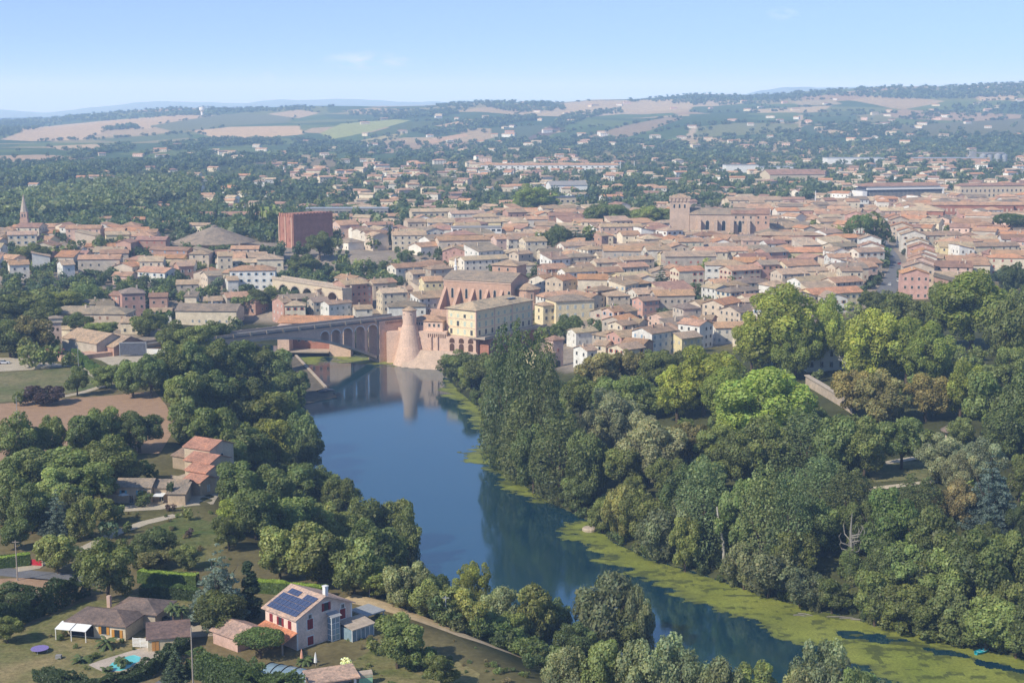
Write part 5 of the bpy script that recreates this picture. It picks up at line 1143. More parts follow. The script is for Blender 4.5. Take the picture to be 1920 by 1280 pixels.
T_ = """
# left foreground
205 1003 1132 118 oak big;110 998 1075 92 acacia;412 1015 1168 116 cedar drooping;468 1055 1160 52 cypress;415 1105 1190 104 oak;487 1183 1234 96 pine clipped;525 985 1088 112 acacia;598 972 1098 132 acacia big;664 1000 1112 112 acacia;
700 965 1100 110 ash;455 920 1000 92 plane;430 960 1030 70 ash;108 915 1000 66 cedar;152 930 1012 64 acacia;60 905 1000 84 oak;18 880 985 84 oak;30 965 1030 66 ash;300 985 1050 70 oak;265 1000 1062 66 oak;290 1020 1064 84 chestnut;345 1020 1068 60 acacia;355 985 1006 42 purple;
322 888 944 30 cypress;267 915 948 48 oak;320 938 958 30 purple;225 945 975 34 bush;205 965 1010 44 spruce;195 930 985 60 acacia;350 945 975 60 acacia;240 975 1000 34 bush;
40 772 880 96 oak;96 775 865 62 oak;160 765 868 90 ash;198 758 852 84 ash;262 765 848 90 oak airy;130 830 925 130 ash;215 815 920 120 oak;62 840 935 110 acacia;175 860 950 120 ash;20 850 940 80 oak;110 870 960 100 acacia;240 850 915 70 acacia;275 860 900 60 bush;
145 685 742 48 ash;80 720 757 76 purple;38 728 760 62 oak;200 680 728 60 ash;60 640 690 40 acacia pale;52 625 680 46 acacia;90 640 690 40 ash;130 655 690 40 oak;
60 590 665 90 chestnut;20 600 670 80 oak;100 620 662 50 ash;140 585 632 80 oak;185 600 640 70 ash;
# left bank wood
250 668 745 70 ash;285 660 745 70 oak;320 640 735 80 oak;360 640 730 80 oak;400 632 725 90 oak;440 635 725 90 ash;480 640 730 90 oak;515 650 745 90 oak big;545 690 775 80 ash;400 690 790 100 oak;350 690 790 90 ash;450 700 810 110 oak;500 730 840 110 ash;545 735 850 90 oak;
350 745 830 80 acacia;395 750 860 100 ash;450 790 890 110 oak;510 780 900 110 ash bright;560 770 880 84 oak;580 800 900 60 oak;440 860 950 100 ash;500 870 970 100 oak;555 860 960 100 ash;600 868 965 84 oak;640 885 985 80 oak;430 820 900 80 oak;
480 910 1010 100 oak;540 920 1020 100 ash;590 930 1040 100 acacia;640 945 1050 100 ash;690 925 1040 90 oak;740 930 1045 96 oak;765 950 1075 70 oak;720 1000 1085 90 ash;660 960 1060 80 acacia;
330 600 660 70 oak;365 605 665 70 ash;400 600 650 66 oak;280 580 630 60 oak;300 575 620 50 pine;265 585 625 40 oak;440 590 625 40 ash;310 610 650 60 ash;345 640 690 60 ash;
# bank above the track
760 1050 1140 100 willow;705 1062 1121 64 ash;815 1085 1160 90 acacia;885 1048 1150 64 plane;870 1095 1180 90 acacia;935 1090 1204 96 willow;1000 1095 1230 96 acacia;1040 1115 1222 64 oak;960 1140 1218 70 ash;780 1100 1146 56 oak;840 1115 1170 50 oak;
1135 1058 1240 150 willow big;1195 1085 1250 70 willow;1170 1140 1255 90 oak;1080 1160 1255 80 oak;745 1146 1252 108 ash walnut;790 1205 1252 66 bush;828 1222 1292 66 ash;650 1230 1262 50 flower;700 1190 1226 60 acacia;735 1270 1290 30 bush;
1000 1195 1310 130 acacia;920 1215 1315 100 acacia;1060 1200 1320 100 willow;1130 1195 1330 96 acacia;1200 1190 1340 110 willow;1275 1190 1345 110 willow;1350 1218 1370 100 willow;1420 1235 1380 90 ash;1540 1198 1370 110 willow;1490 1240 1380 80 willow;1605 1235 1390 80 ash;1650 1255 1400 70 willow;
# villa gardens
330 1212 1272 52 spruce;440 1228 1262 40 bush;415 1222 1250 50 bush;385 1215 1250 50 oak;300 1195 1215 26 bush;120 1175 1190 40 bush;230 1190 1205 20 bush;700 1140 1190 40 bush;20 1090 1150 90 oak;15 1150 1205 60 oak;
# right bank, riverside
950 612 878 84 poplar;988 604 884 88 poplar;1020 640 890 70 poplar;930 700 850 60 poplar;985 740 900 90 poplar;1050 765 935 100 poplar;1000 790 925 80 oak;1100 800 945 90 oak;860 655 716 84 oak;905 660 730 76 oak;838 680 708 40 ash;925 670 760 60 ash;885 675 735 60 ash;
1165 900 1012 80 willow yellow;1205 910 1032 80 ash;1250 930 1052 96 willow;1285 955 1075 70 ash;1385 1030 1090 60 oak;1395 1010 1105 90 willow;1440 1015 1120 110 willow;1500 1050 1138 100 willow;1560 1080 1150 70 ash;1640 1065 1180 90 ash;1690 1085 1190 110 ash;1735 1110 1200 90 ash;1790 1100 1208 100 acacia;1850 1110 1225 120 ash;1905 1140 1238 90 ash;1940 1090 1240 90 oak;
1535 1090 1150 44 willow;1130 930 1000 60 ash;1080 880 960 70 oak;
# right park
1065 588 642 64 oak;1030 600 648 48 ash;1120 652 742 90 chestnut;1180 648 722 66 chestnut;1228 650 728 76 ash;1290 645 712 60 oak;1150 700 790 90 ash;1090 700 790 80 oak;1200 700 790 90 ash;1320 645 780 130 plane;1270 680 790 90 plane;1360 680 800 100 plane;
1455 528 700 150 plane tallest;1545 548 695 70 plane;1410 590 700 80 plane;1490 600 710 90 plane;1435 680 850 190 plane;1385 740 850 100 plane;1630 575 725 120 plane;1700 590 720 120 plane;1740 600 730 90 plane;1600 600 700 80 plane;
1820 500 655 150 plane;1765 520 650 90 ash;1885 540 690 90 oak;1690 545 640 100 oak;1930 520 680 80 oak;1800 670 790 80 plane;1650 690 800 100 chestnut;1735 690 790 90 chestnut;1600 680 780 80 chestnut;1850 690 830 100 ash;1905 700 840 90 oak;1890 640 730 70 ash;
1150 725 840 110 lime;1220 772 910 140 lime;1110 760 850 70 lime;1290 780 870 80 chestnut;1340 790 880 80 ash;1250 850 930 80 oak;1170 830 920 90 ash;1330 850 940 80 ash;1440 770 905 110 ash;1500 770 900 110 poplar;1560 768 905 100 ash;1620 780 900 100 oak;1390 800 920 100 oak;1690 775 880 100 ash;
1320 855 1045 100 poplar;1430 865 1090 90 poplar;1475 880 1090 80 poplar;1380 890 1060 90 ash;1540 850 960 90 poplar;1590 870 980 90 poplar;1280 870 1000 90 oak;1530 930 1045 80 oak;1660 915 1070 120 ash dark;1720 885 1000 90 poplar;1600 930 1040 76 oak;1480 980 1100 100 ash;
1760 812 905 96 lime;1835 815 920 90 lime;1800 840 930 70 lime;1855 850 990 110 cedar;1785 890 990 80 lime tan;1740 950 1110 120 oak;1830 985 1150 130 oak;1900 980 1120 100 oak;1690 1000 1130 110 ash;1780 1010 1150 110 ash;1655 1000 1120 70 oak;1880 760 860 90 oak;1910 850 940 60 ash;1800 780 840 60 acacia;1870 1060 1180 90 oak;
# town trees
1078 415 478 66 cedar grove;1050 420 480 50 oak;1100 425 475 44 oak;1020 428 470 36 ash;1240 497 556 46 spruce;1282 530 560 46 oak;1322 484 520 56 ash;1650 455 490 56 pine;1612 405 470 50 pine;1640 400 465 40 oak;1590 410 460 46 oak;1892 402 450 70 pine;1742 428 460 66 oak;1862 465 505 22 cypress;1780 420 450 40 ash;
1000 345 397 70 plane;965 370 405 40 plane;1035 355 395 40 plane;1120 378 432 64 ash;1165 382 434 64 ash;1210 382 434 64 ash;1250 385 432 56 ash;1530 410 445 50 ash;1570 415 445 40 ash;
405 383 425 16 cypress;476 370 440 20 cypress;490 380 440 40 poplar;510 385 440 30 ash;730 415 465 8 cypress;747 430 465 8 cypress;600 440 490 50 oak;640 470 510 60 oak;680 480 520 60 ash;720 480 515 60 oak;570 475 520 60 oak;550 480 515 46 pine;650 500 535 56 pine;700 500 530 50 oak;760 500 530 50 oak;740 480 510 40 ash;490 540 580 70 oak;455 545 590 40 oak;700 440 470 40 oak;
60 455 500 70 oak;100 455 495 60 ash;140 452 495 60 oak;190 445 485 60 oak;80 445 480 60 oak;345 540 570 50 oak;290 530 575 50 oak;240 525 580 60 oak;170 530 585 70 oak;120 540 595 80 ash;60 540 600 90 acacia;20 550 610 80 oak;90 560 620 80 oak;200 560 600 60 oak;210 550 585 50 oak;380 560 590 40 ash;330 575 600 34 bush;
1700 545 575 40 ash;1600 560 600 60 acacia;1560 545 575 50 oak;1480 570 640 60 ash;1640 540 600 70 ash;1880 495 540 60 spruce;1900 490 560 60 oak;980 560 585 14 cypress;1130 690 720 40 oak;1215 655 690 50 oak
"""
for ln in T_.splitlines():
    if ln.startswith('#'): continue
    for it in ln.split(';'):
        it = it.split()
        if len(it) >= 5: tree(float(it[0]), float(it[1]), float(it[2]), float(it[3]), it[4], ' '.join(it[5:]))
EXTRA = {'yellow': ((1.25, 1.18, .8), 'yellowish'), 'tan': ((1.45, 1.05, .8), 'tan-tipped'), 'bright': ((1.5, 1.35, .9), 'bright'), 'dark': ((.7, .85, .8), 'deep green'), 'pale': ((1.7, 1.6, .9), 'pale')}
# fillers, so that no bare ground shows through the woods
def fill(poly, step, kinds, hr, seed, world=False):
    r = np.random.default_rng(seed); P_ = G([p[0] for p in poly], [p[1] for p in poly])[:, :2]
    gx, gy = np.meshgrid(np.arange(P_[:, 0].min(), P_[:, 0].max(), step), np.arange(P_[:, 1].min(), P_[:, 1].max(), step)); gx = gx.ravel() + r.uniform(-.4, .4, gx.size) * step; gy = gy.ravel() + r.uniform(-.4, .4, gy.size) * step
    k = inside(gx, gy, P_) & ~inside(gx, gy, RIVER); gx, gy = gx[k], gy[k]; z = terrain(gx, gy)
    ex = np.array([(t_[0], t_[1], t_[4] * .36) for t_ in TREES])
    for x, y, zz in zip(gx, gy, z):
        if zz < .6 or (((ex[:, 0] - x) ** 2 + (ex[:, 1] - y) ** 2) < (ex[:, 2] + step * .25) ** 2).any(): continue
        if not free(x, y, 2): continue
        h = r.uniform(*hr); TREES.append((x, y, zz, h, h * r.uniform(.7, .95), kinds[r.integers(len(kinds))], '', .72))  # leaf colour darkened so gaps in the wood read as shade
def corridor(line, halfw):
    P_ = G([p[0] for p in line], [p[1] for p in line])
    for a, b in zip(P_[:-1], P_[1:]):
        n = max(1, int(np.hypot(*(b - a)[:2]) / halfw))
        for i in range(n + 1): p = a + (b - a) * i / n; occupied.append((p[0], p[1], halfw))
corridor([(650, 1120), (740, 1142), (870, 1192), (985, 1236), (1080, 1280)], 4)
corridor([(1510, 725), (1560, 745), (1600, 772)], 6); corridor([(1640, 872), (1720, 858), (1780, 850)], 6); corridor([(1630, 905), (1740, 900)], 8); occupied.append((*G1(1790, 815)[:2], 12))
def clear_view(px, py, r_, depth):
    c = G1(px, py)
    for k in range(0, depth, 5): occupied.append((c[0] - c[0] / c[1] * k, c[1] - k, r_))
clear_view(1592, 1078, 6, 26); clear_view(1345, 1050, 5, 25); clear_view(1690, 890, 12, 35); clear_view(1560, 750, 9, 30); clear_view(1530, 735, 8, 25); clear_view(1590, 770, 7, 20); clear_view(1792, 830, 6, 25)
for px, py, r_ in [(1690, 885, 12), (1880, 905, 8), (1545, 700, 6), (1590, 1040, 4), (1335, 1010, 3)]: occupied.append((*G1(px, py)[:2], r_))
fill([(1000, 935), (1010, 760), (1110, 740), (1400, 700), (1560, 690), (1990, 660), (1990, 1240), (1740, 1190), (1450, 1118), (1240, 1050), (1130, 1000)], 9.5, ['ash', 'oak', 'oak', 'ash'], (5.5, 9), 3)
fill([(250, 745), (320, 730), (330, 800), (420, 830), (430, 930), (480, 1000), (600, 1090), (700, 1095), (740, 1080), (670, 1015), (595, 940), (585, 790), (545, 720), (480, 690), (330, 680), (250, 720)], 9, ['oak', 'ash', 'oak', 'acacia'], (6, 10), 4)
fill([(-30, 660), (-30, 545), (120, 560), (230, 545), (330, 560), (420, 560), (330, 610), (90, 640), (100, 680)], 12, ['oak', 'ash', 'oak'], (7, 11), 5)
fill([(-30, 1060), (-30, 860), (60, 870), (200, 860), (300, 880), (210, 950), (190, 1000), (60, 1040)], 11, ['oak', 'ash', 'acacia'], (7, 11), 6)
fill([(690, 1120), (760, 1135), (880, 1185), (1000, 1230), (1150, 1280), (1350, 1360), (1650, 1450), (1700, 1420), (1250, 1330), (960, 1215), (840, 1150), (735, 1085)], 8, ['acacia', 'willow', 'ash', 'oak'], (6, 10), 7)
fill([(940, 870), (905, 760), (960, 720), (1010, 700), (1010, 920), (960, 880)], 8, ['oak', 'ash'], (6, 10), 8)
# ---------------- the far plain and hillsides
FAR = []
def far_fill(poly, n, hr, cols, seed, kind=0, avoid=True):
    r = np.random.default_rng(seed); P_ = np.array(poly, float); px = r.uniform(P_[:, 0].min(), P_[:, 0].max(), n * 3); py = r.uniform(P_[:, 1].min(), P_[:, 1].max(), n * 3)
    k = inside(px, py, P_); g = G(px[k][:n], py[k][:n]); g = g[np.isfinite(g[:, 0])]
    if avoid and len(g):
        oc = np.array(occupied); keep = np.ones(len(g), bool)
        near = oc[oc[:, 1] > 500]
        for a in range(0, len(g), 500):
            d = (g[a:a + 500, None, 0] - near[None, :, 0]) ** 2 + (g[a:a + 500, None, 1] - near[None, :, 1]) ** 2; keep[a:a + 500] = (d > (near[None, :, 2] * .9 + 1.0) ** 2).all(1)
        g = g[keep]
    for x, y, z in g: FAR.append((x, y, z, r.uniform(*hr), cols[r.integers(len(cols))], kind))
GC = [(.06, .085, .035), (.075, .10, .04), (.05, .075, .035), (.095, .115, .045), (.065, .09, .045), (.055, .08, .045)]
far_fill([(-40, 425), (-40, 322), (300, 308), (640, 296), (1000, 265), (1400, 270), (1960, 255), (1960, 340), (1650, 365), (1400, 388), (1100, 405), (860, 425), (620, 450), (330, 445)], 3900, (5, 12.5), GC, 21)
far_fill([(0, 440), (330, 440), (640, 470), (640, 400), (0, 400)], 420, (7, 13), GC, 22); far_fill([(0, 540), (0, 450), (330, 455), (540, 480), (530, 540), (300, 560)], 300, (5, 9), GC, 30)
far_fill([(-20, 395), (60, 375), (200, 350), (360, 345), (370, 375), (240, 400), (120, 415), (0, 420)], 900, (12, 18), [(.09, .11, .05), (.075, .10, .045)], 23, avoid=False)
far_fill([(-20, 345), (60, 330), (130, 315), (150, 330), (60, 350)], 250, (12, 18), GC, 24, avoid=False)
far_fill([(620, 455), (1000, 400), (1300, 390), (1640, 375), (1960, 340), (1960, 540), (1640, 570), (1400, 630), (1100, 640), (820, 560), (640, 560)], 330, (4, 8), GC, 25); far_fill([(640, 450), (1000, 410), (1300, 400), (1960, 350), (1960, 520), (1640, 560), (1400, 620), (1120, 640), (830, 520)], 800, (3.5, 7.5), GC, 28); far_fill([(1100, 400), (1000, 290), (1930, 265), (1930, 365), (1640, 372), (1300, 385)], 1300, (6, 12), GC, 29)
far_fill([(530, 600), (545, 470), (780, 490), (800, 540), (640, 560), (600, 600)], 220, (6, 11), GC, 26)
far_fill([(0, 600), (0, 440), (530, 470), (530, 560), (300, 590)], 200, (5, 9), GC, 27)
for i, (poly, n) in enumerate([([(-20, 258), (-20, 226), (60, 222), (190, 210), (130, 230), (20, 252)], 420), ([(100, 226), (200, 212), (330, 200), (520, 200), (630, 200), (560, 208), (420, 214), (280, 222), (180, 228)], 520), ([(190, 242), (250, 234), (260, 240), (200, 246)], 60),
    ([(300, 272), (400, 262), (520, 262), (535, 272), (400, 276), (330, 284)], 260), ([(130, 290), (240, 272), (250, 280), (140, 300)], 160), ([(330, 300), (380, 282), (400, 290), (370, 304)], 120), ([(0, 232), (30, 226), (40, 240), (0, 246)], 40), ([(0, 312), (120, 308), (270, 306), (270, 316), (0, 322)], 200),
    ([(790, 204), (860, 190), (1000, 190), (1056, 194), (1060, 206), (980, 212), (900, 202)], 420), ([(1030, 240), (1060, 215), (1160, 205), (1168, 212), (1100, 222), (1050, 244)], 240), ([(860, 230), (1000, 216), (1015, 226), (900, 240)], 200), ([(680, 222), (770, 212), (860, 208), (860, 216), (760, 224)], 160),
    ([(1170, 192), (1190, 180), (1300, 174), (1400, 180), (1410, 190), (1300, 192)], 220), ([(1400, 182), (1500, 170), (1640, 163), (1780, 160), (1920, 154), (1930, 180), (1800, 186), (1700, 186), (1560, 180), (1460, 190)], 900), ([(1250, 194), (1300, 186), (1420, 178), (1500, 186), (1440, 198), (1300, 198)], 200),
    ([(1540, 236), (1580, 236), (1680, 232), (1690, 246), (1590, 252)], 160), ([(1670, 226), (1780, 200), (1920, 190), (1920, 212), (1760, 226)], 180), ([(780, 250), (860, 236), (900, 244), (820, 256)], 80), ([(720, 285), (900, 262), (1040, 262), (1180, 262), (1300, 266), (1300, 285), (1000, 300), (760, 300)], 520), ([(560, 262), (640, 268), (760, 272), (720, 290), (540, 290)], 200),
    ([(1300, 262), (1640, 250), (1920, 250), (1920, 275), (1300, 290)], 380), ([(640, 210), (800, 206), (880, 204), (870, 210), (660, 218)], 120), ([(0, 330), (300, 300), (600, 285), (600, 300), (0, 345)], 420), ([(0, 285), (1920, 205), (1920, 250), (0, 300)], 80)]):
    far_fill(poly, n, (7, 13), [(.045, .065, .032), (.06, .085, .04), (.05, .075, .04)], 40 + i)
# hedgerows round the hillside fields
rh = np.random.default_rng(77)
for poly, c in FIELDS:
    hx, hy = [], []
    for (ax, ay), (bx, by) in zip(poly, poly[1:] + poly[:1]):
        if rh.random() < .45: continue
        n_ = int(abs(bx - ax) / 3.2) + 1; t_ = rh.random(n_); g_ = t_[(np.sin(t_ * 23 + ax) > -.35)]; hx += list(ax + (bx - ax) * g_); hy += list(ay + (by - ay) * g_ + rh.normal(size=len(g_)) * .5)
    if not hx: continue
    for x, y, z in G(hx, hy):
        if np.isfinite(x) and y > 1500: FAR.append((x, y, z, rh.uniform(5, 10), (.05, .07, .035), 0))
# bushes and brambles along both banks
def bank_fringe(line, n, inl, hr, seed):
    r = np.random.default_rng(seed); seg = np.linalg.norm(np.diff(line, axis=0), axis=1); cum = np.concatenate([[0], np.cumsum(seg)]); u = r.uniform(0, cum[-1], n)
    x = np.interp(u, cum, line[:, 0]) + r.normal(size=n) * 1.0; y = np.interp(u, cum, line[:, 1]) + r.normal(size=n) * 1.0; k = np.clip(np.searchsorted(cum, u) - 1, 0, len(seg) - 1); d = (np.diff(line, axis=0) / seg[:, None])[k]
    e = r.uniform(*inl, n); x = x + d[:, 1] * e; y = y - d[:, 0] * e
    for a, b in zip(x, y):
        z_ = H1(a, b)
        if z_ > -.6 and b < 640 and not (-58 < a < -27 and b > 615): FRINGE.append((a, b, max(z_, 0), r.uniform(*hr), [(.07, .10, .035), (.09, .12, .04), (.10, .115, .05), (.06, .085, .035)][r.integers(4)], 0))
FRINGE = []
bank_fringe(RW[1:22], 520, (-.5, 9), (1.6, 4.2), 71); bank_fringe(LW[3:15], 420, (-.5, 14), (1.6, 4.5), 72)
bank_fringe(LW[7:14], 420, (1, 36), (3, 6.5), 75); bank_fringe(RW[1:22], 260, (8, 30), (2, 5), 73); bank_fringe(LW[3:15], 240, (12, 36), (2, 4.5), 74)
for poly_, n_ in (([(70, 1190), (250, 1180), (330, 1210), (250, 1262), (90, 1262)], 16), ([(640, 1190), (720, 1180), (860, 1235), (860, 1275), (650, 1275)], 26), ([(200, 950), (420, 940), (440, 1050), (270, 1060)], 26), ([(0, 1000), (200, 980), (200, 1060), (0, 1045)], 22), ([(820, 1225), (980, 1245), (1100, 1275), (860, 1300)], 24), ([(640, 1130), (960, 1225), (900, 1222), (690, 1150)], 60)):
    rr_ = np.random.default_rng(n_); P_ = np.array(poly_, float); hx = rr_.uniform(P_[:, 0].min(), P_[:, 0].max(), 400); hy = rr_.uniform(P_[:, 1].min(), P_[:, 1].max(), 400); k_ = inside(hx, hy, P_)
    for x, y, z in G(hx[k_][:n_], hy[k_][:n_]):
        if free(x, y, .3): FRINGE.append((x, y, z, rr_.uniform(.6, 1.8), [(.08, .11, .035), (.11, .13, .045), (.06, .085, .035), (.12, .105, .06)][rr_.integers(4)], 0))
# keep the dry track in view: nothing grows right in front of it
tkx = [650, 690, 740, 800, 870, 930, 985]; tky = [1120, 1128, 1142, 1164, 1192, 1214, 1236]
tkw = G(tkx, tky)
def hides_track(x, y, z, h, w):
    if y > np.interp(x / y, tkw[:, 0] / tkw[:, 1], tkw[:, 1]) + 1.0: return False
    px, py = proj(x, y, z); _, pt = proj(x, y, z + h); half = w * 5
    for q in (px - half, px, px + half):
        if 668 < q < 965 and y < 330:
            ty = np.interp(q, tkx, tky)
            if py > ty + 1 and pt < ty + 5: return True
    return False
TREES[:] = [t_ for t_ in TREES if t_[6] == 'walnut' or not hides_track(t_[0], t_[1], t_[2], t_[3], t_[4])]
FRINGE[:] = [t_ for t_ in FRINGE if not hides_track(t_[0], t_[1], t_[2], t_[3], t_[3])]
# choose which trees stand as things and which dissolve into the far mass
def size_px(t_): return t_[3] * max(t_[4], 2) / (t_[0] ** 2 + t_[1] ** 2)
TREES.sort(key=lambda t_: -size_px(t_))
NT_ = 298
for i, (x, y, z, h, w, kind, extra, cf) in enumerate(TREES[:NT_]):
    k = KIND[kind]; tm, cr = proto(kind, i % 4)
    e = EXTRA.get(extra); f = np.array(e[0]) if e else np.ones(3)
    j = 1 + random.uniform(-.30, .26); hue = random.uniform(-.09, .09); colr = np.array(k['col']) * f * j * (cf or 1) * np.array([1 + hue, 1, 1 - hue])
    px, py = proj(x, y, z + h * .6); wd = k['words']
    o = thing(k['name'], None, 'tree' if kind not in ('bush', 'flower') else 'bush', (x, y, z - .1), random.uniform(0, 6.28), 'trees along the river and in the park')
    sx = w / (2 * k['R']); o.scale = (sx, sx, h / k['H'])
    link('trunk', tm, o); link('crown', cr, o, colr)
    sz = (e[1] + ' ') if e else ((extra + ' ') if extra in ('big', 'drooping', 'clipped', 'airy', 'tallest') else ('very tall ' if h > 24 else ('tall ' if h > 17 else ('small ' if h < 7 else ''))))
    queue_label(o, (sz + wd).strip(), float(px), float(py))
for (x, y, z, h, w, kind, extra, cf) in TREES[NT_:]:
    FAR.append((x, y, z, h, KIND[kind]['col'], 1 if kind in ('cypress', 'poplar') else 0))
# far mass: leaf clumps of a few sizes merged into one mesh
TPL = []
for lod, (nl, s_) in enumerate([(420, .16), (120, .26), (46, .40)]):
    row = []
    for sd in range(5):
        lob = lobes_round(900 + sd, .5, 1.0, .02, 9, rl=(.34, .5)); row.append(leaf_cloud(lob, nl, s_ * .5, 50 + sd, cull=.6))
    TPL.append(row)
def merge_clumps(name, items):
  VV, CC = [], []
  for (x, y, z, h, c, kind) in items:
    lod = 0 if y < 1000 else (1 if y < 2300 else 2); v, q_, cc = TPL[lod][r.integers(5)]
    a = r.uniform(0, 6.28); cs, sn = math.cos(a), math.sin(a); w = h * (r.uniform(.75, 1.15) if kind == 0 else .28)
    if y > 2300: w *= 1.35
    VV.append(np.stack([(v[:, 0] * cs - v[:, 1] * sn) * w + x, (v[:, 0] * sn + v[:, 1] * cs) * w + y, v[:, 2] * h + z - .3], 1)); CC.append(cc * np.array(c) * r.uniform(.75, 1.25))
  VV = np.concatenate(VV); CC = np.concatenate(CC)
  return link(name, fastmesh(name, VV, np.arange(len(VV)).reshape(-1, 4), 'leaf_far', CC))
r = np.random.default_rng(5)
tag(merge_clumps('woodland', FAR), 'spreading woodland and garden trees over the far plain and hills', 'woodland', None, 'stuff')
TPL[0] = [leaf_cloud(lobes_round(950 + sd, .5, 1.0, .0, 10, rl=(.34, .5)), 700, .065, 60 + sd, cull=.6) for sd in range(5)]
tag(merge_clumps('undergrowth', FRINGE), 'bushes and brambles crowding both river banks', 'undergrowth', None, 'stuff')
print('trees', len(TREES), 'far', len(FAR))
# ------------------------------------------------------------------ foreground: villas, pools, hedges, small things
def at_frame(c, rot):
    cs, sn = math.cos(rot), math.sin(rot); return lambda x, y: (c[0] + x * cs - y * sn, c[1] + x * sn + y * cs)
M['tile_near'] = mat_roof('mottled_tile_roof', True, 3.4)
t = NT('solar_cell'); tc = t.n('ShaderNodeTexCoord'); bk = t.n('ShaderNodeTexBrick'); bk.offset = 0; bk.inputs['Color1'].default_value = (.035, .055, .13, 1); bk.inputs['Color2'].default_value = (.045, .065, .15, 1); bk.inputs['Mortar'].default_value = (.12, .14, .2, 1)
bk.inputs['Scale'].default_value = 3.0; bk.inputs['Mortar Size'].default_value = .03; t.l(tc.outputs['Object'], bk.inputs['Vector']); t.diffuse(bk.outputs['Color'], .15, .6); M['solar'] = t.m
M['pool_water'] = mat_plain('pool_water', (.16, .62, .62), .08, .6, .12, 1.0); M['car_paint'] = mat_plain('car_paint', (.05, .055, .065), .25, .6, .1); M['rubber'] = mat_plain('rubber', (.02, .02, .02), .8, .2, .1)
M['canvas'] = mat_plain('white_canvas', (.82, .82, .80), .7, .2, .08); M['pole_wood'] = mat_plain('pole_wood', (.36, .31, .26), .9, .1, .2, 3)
t = NT('cover_glazing'); t.diffuse(t.mul(t.ramp(t.noise(.5), [(.3, (.16, .24, .30)), (.7, (.30, .40, .46))]), (1, 1, 1, 1)), .12, .6); M['cover'] = t.m
# --- solar-panelled house
cn = G1(557, 1219); RT = R(-44); LH, WH, HH, PH = 9.4, 13.0, 5.9, .42
f = at_frame((cn[0], cn[1]), RT); ctr = f(-LH / 2, WH / 2)
SH = thing('solar_house', 'pink two-storey house with red shutters and a roof of solar panels', 'house', (*ctr, 17.0), RT); o = SH
MB().add(walls_mb('gable', LH, WH, HH, PH, -1).v, walls_mb('gable', LH, WH, HH, PH, -1).f).build('wall', 'wall', o, (.82, .64, .53))
rf = roof_mb('gable', LH, WH, HH, PH, .55, .2)[0].build('roof', 'tile_near', o, (.55, .40, .32))
MB().box(LH / 2 + .02, LH / 2 + .06, -WH / 2 - .05, -WH / 2 + .3, 0, HH).box(LH / 2 + .02, LH / 2 + .06, WH / 2 - .3, WH / 2 + .05, 0, HH).build('quoins', 'white', o)
MB().box(-.4, .4, -.35, .35, HH + 2.4, HH + 4.2).box(-.5, .5, -.45, .45, HH + 4.2, HH + 4.35).build('chimney', 'white', rf).location = (LH / 2 - 1.0, 1.1, 0)
sl = math.atan(PH)
def on_roof(x0, x1, s0, s1, up=.26):     # s measured along the front slope from the eave
    def p(x, s, u): return (x, -WH / 2 + s * math.cos(sl) - u * math.sin(sl), HH + s * math.sin(sl) + .03 + u * math.cos(sl))
    return MB().add([p(x0, s0, up), p(x1, s0, up), p(x1, s1, up), p(x0, s1, up), p(x0, s0, up + .06), p(x1, s0, up + .06), p(x1, s1, up + .06), p(x0, s1, up + .06)], [(3, 2, 1, 0), (4, 5, 6, 7), (0, 1, 5, 4), (1, 2, 6, 5), (2, 3, 7, 6), (3, 0, 4, 7)])
for r_i, (n, x00) in enumerate([(8, -4.4), (8, -4.4), (8, -4.4)]):
    for i in range(n): on_roof(x00 + i * 1.1, x00 + i * 1.1 + 1.02, .25 + r_i * 1.45, .25 + r_i * 1.45 + 1.36).build('solar_panel', 'solar', rf)
for i in range(3): on_roof(1.2 + i * 1.1, 2.22 + i * 1.1, 4.6, 5.96).build('solar_panel', 'solar', rf)
for i in range(3): on_roof(-3.6 + i * 1.1, -2.58 + i * 1.1, 4.75, 6.1).build('solar_panel', 'solar', rf)
RED = (.25, .035, .042)
for x in (-2.9, -.1, 2.7): window(o, x, -WH / 2 - .02, 3.6, -math.pi / 2, 1.0 if x == -.1 else .95, 1.55, 'open' if x == -.1 else 'closed', RED)
for (y, z_, w_, h_, k_) in [(-3.4, 3.3, 1.25, 1.9, 'closed'), (4.3, 3.3, 1.25, 1.9, 'closed'), (-3.4, .3, 1.3, 1.6, 'closed'), (.4, 5.9, 1.0, 1.5, 'open'), (-3.4, 5.35, .6, .7, 'frame'), (4.3, 5.4, .6, .7, 'frame')]:
    MB().box(LH / 2 + .012, LH / 2 + .03, y - w_ / 2 - .2, y + w_ / 2 + .2, z_ - .2, z_ + h_ + .2).build('window_surround', 'white', o); window(o, LH / 2 + .04, y, z_, 0, w_, h_, k_, RED)
mb = MB()
for yy in (.6, 1.5, 2.5): mb.box(LH / 2 + 1.25, LH / 2 + 1.35, yy - .05, yy + .05, 0, 4.6)
for zz in (.1, 1.2, 2.3, 3.4, 4.5): mb.box(LH / 2 + 1.26, LH / 2 + 1.34, .6, 2.5, zz, zz + .09).box(LH / 2 + .05, LH / 2 + 1.3, .58, .66, zz, zz + .09).box(LH / 2 + .05, LH / 2 + 1.3, 2.44, 2.52, zz, zz + .09)
bay = mb.build('glazed_bay', 'white', o); MB().box(LH / 2 + .05, LH / 2 + 1.28, .64, 2.46, 0, 4.5).build('glass', M['cover'], bay)
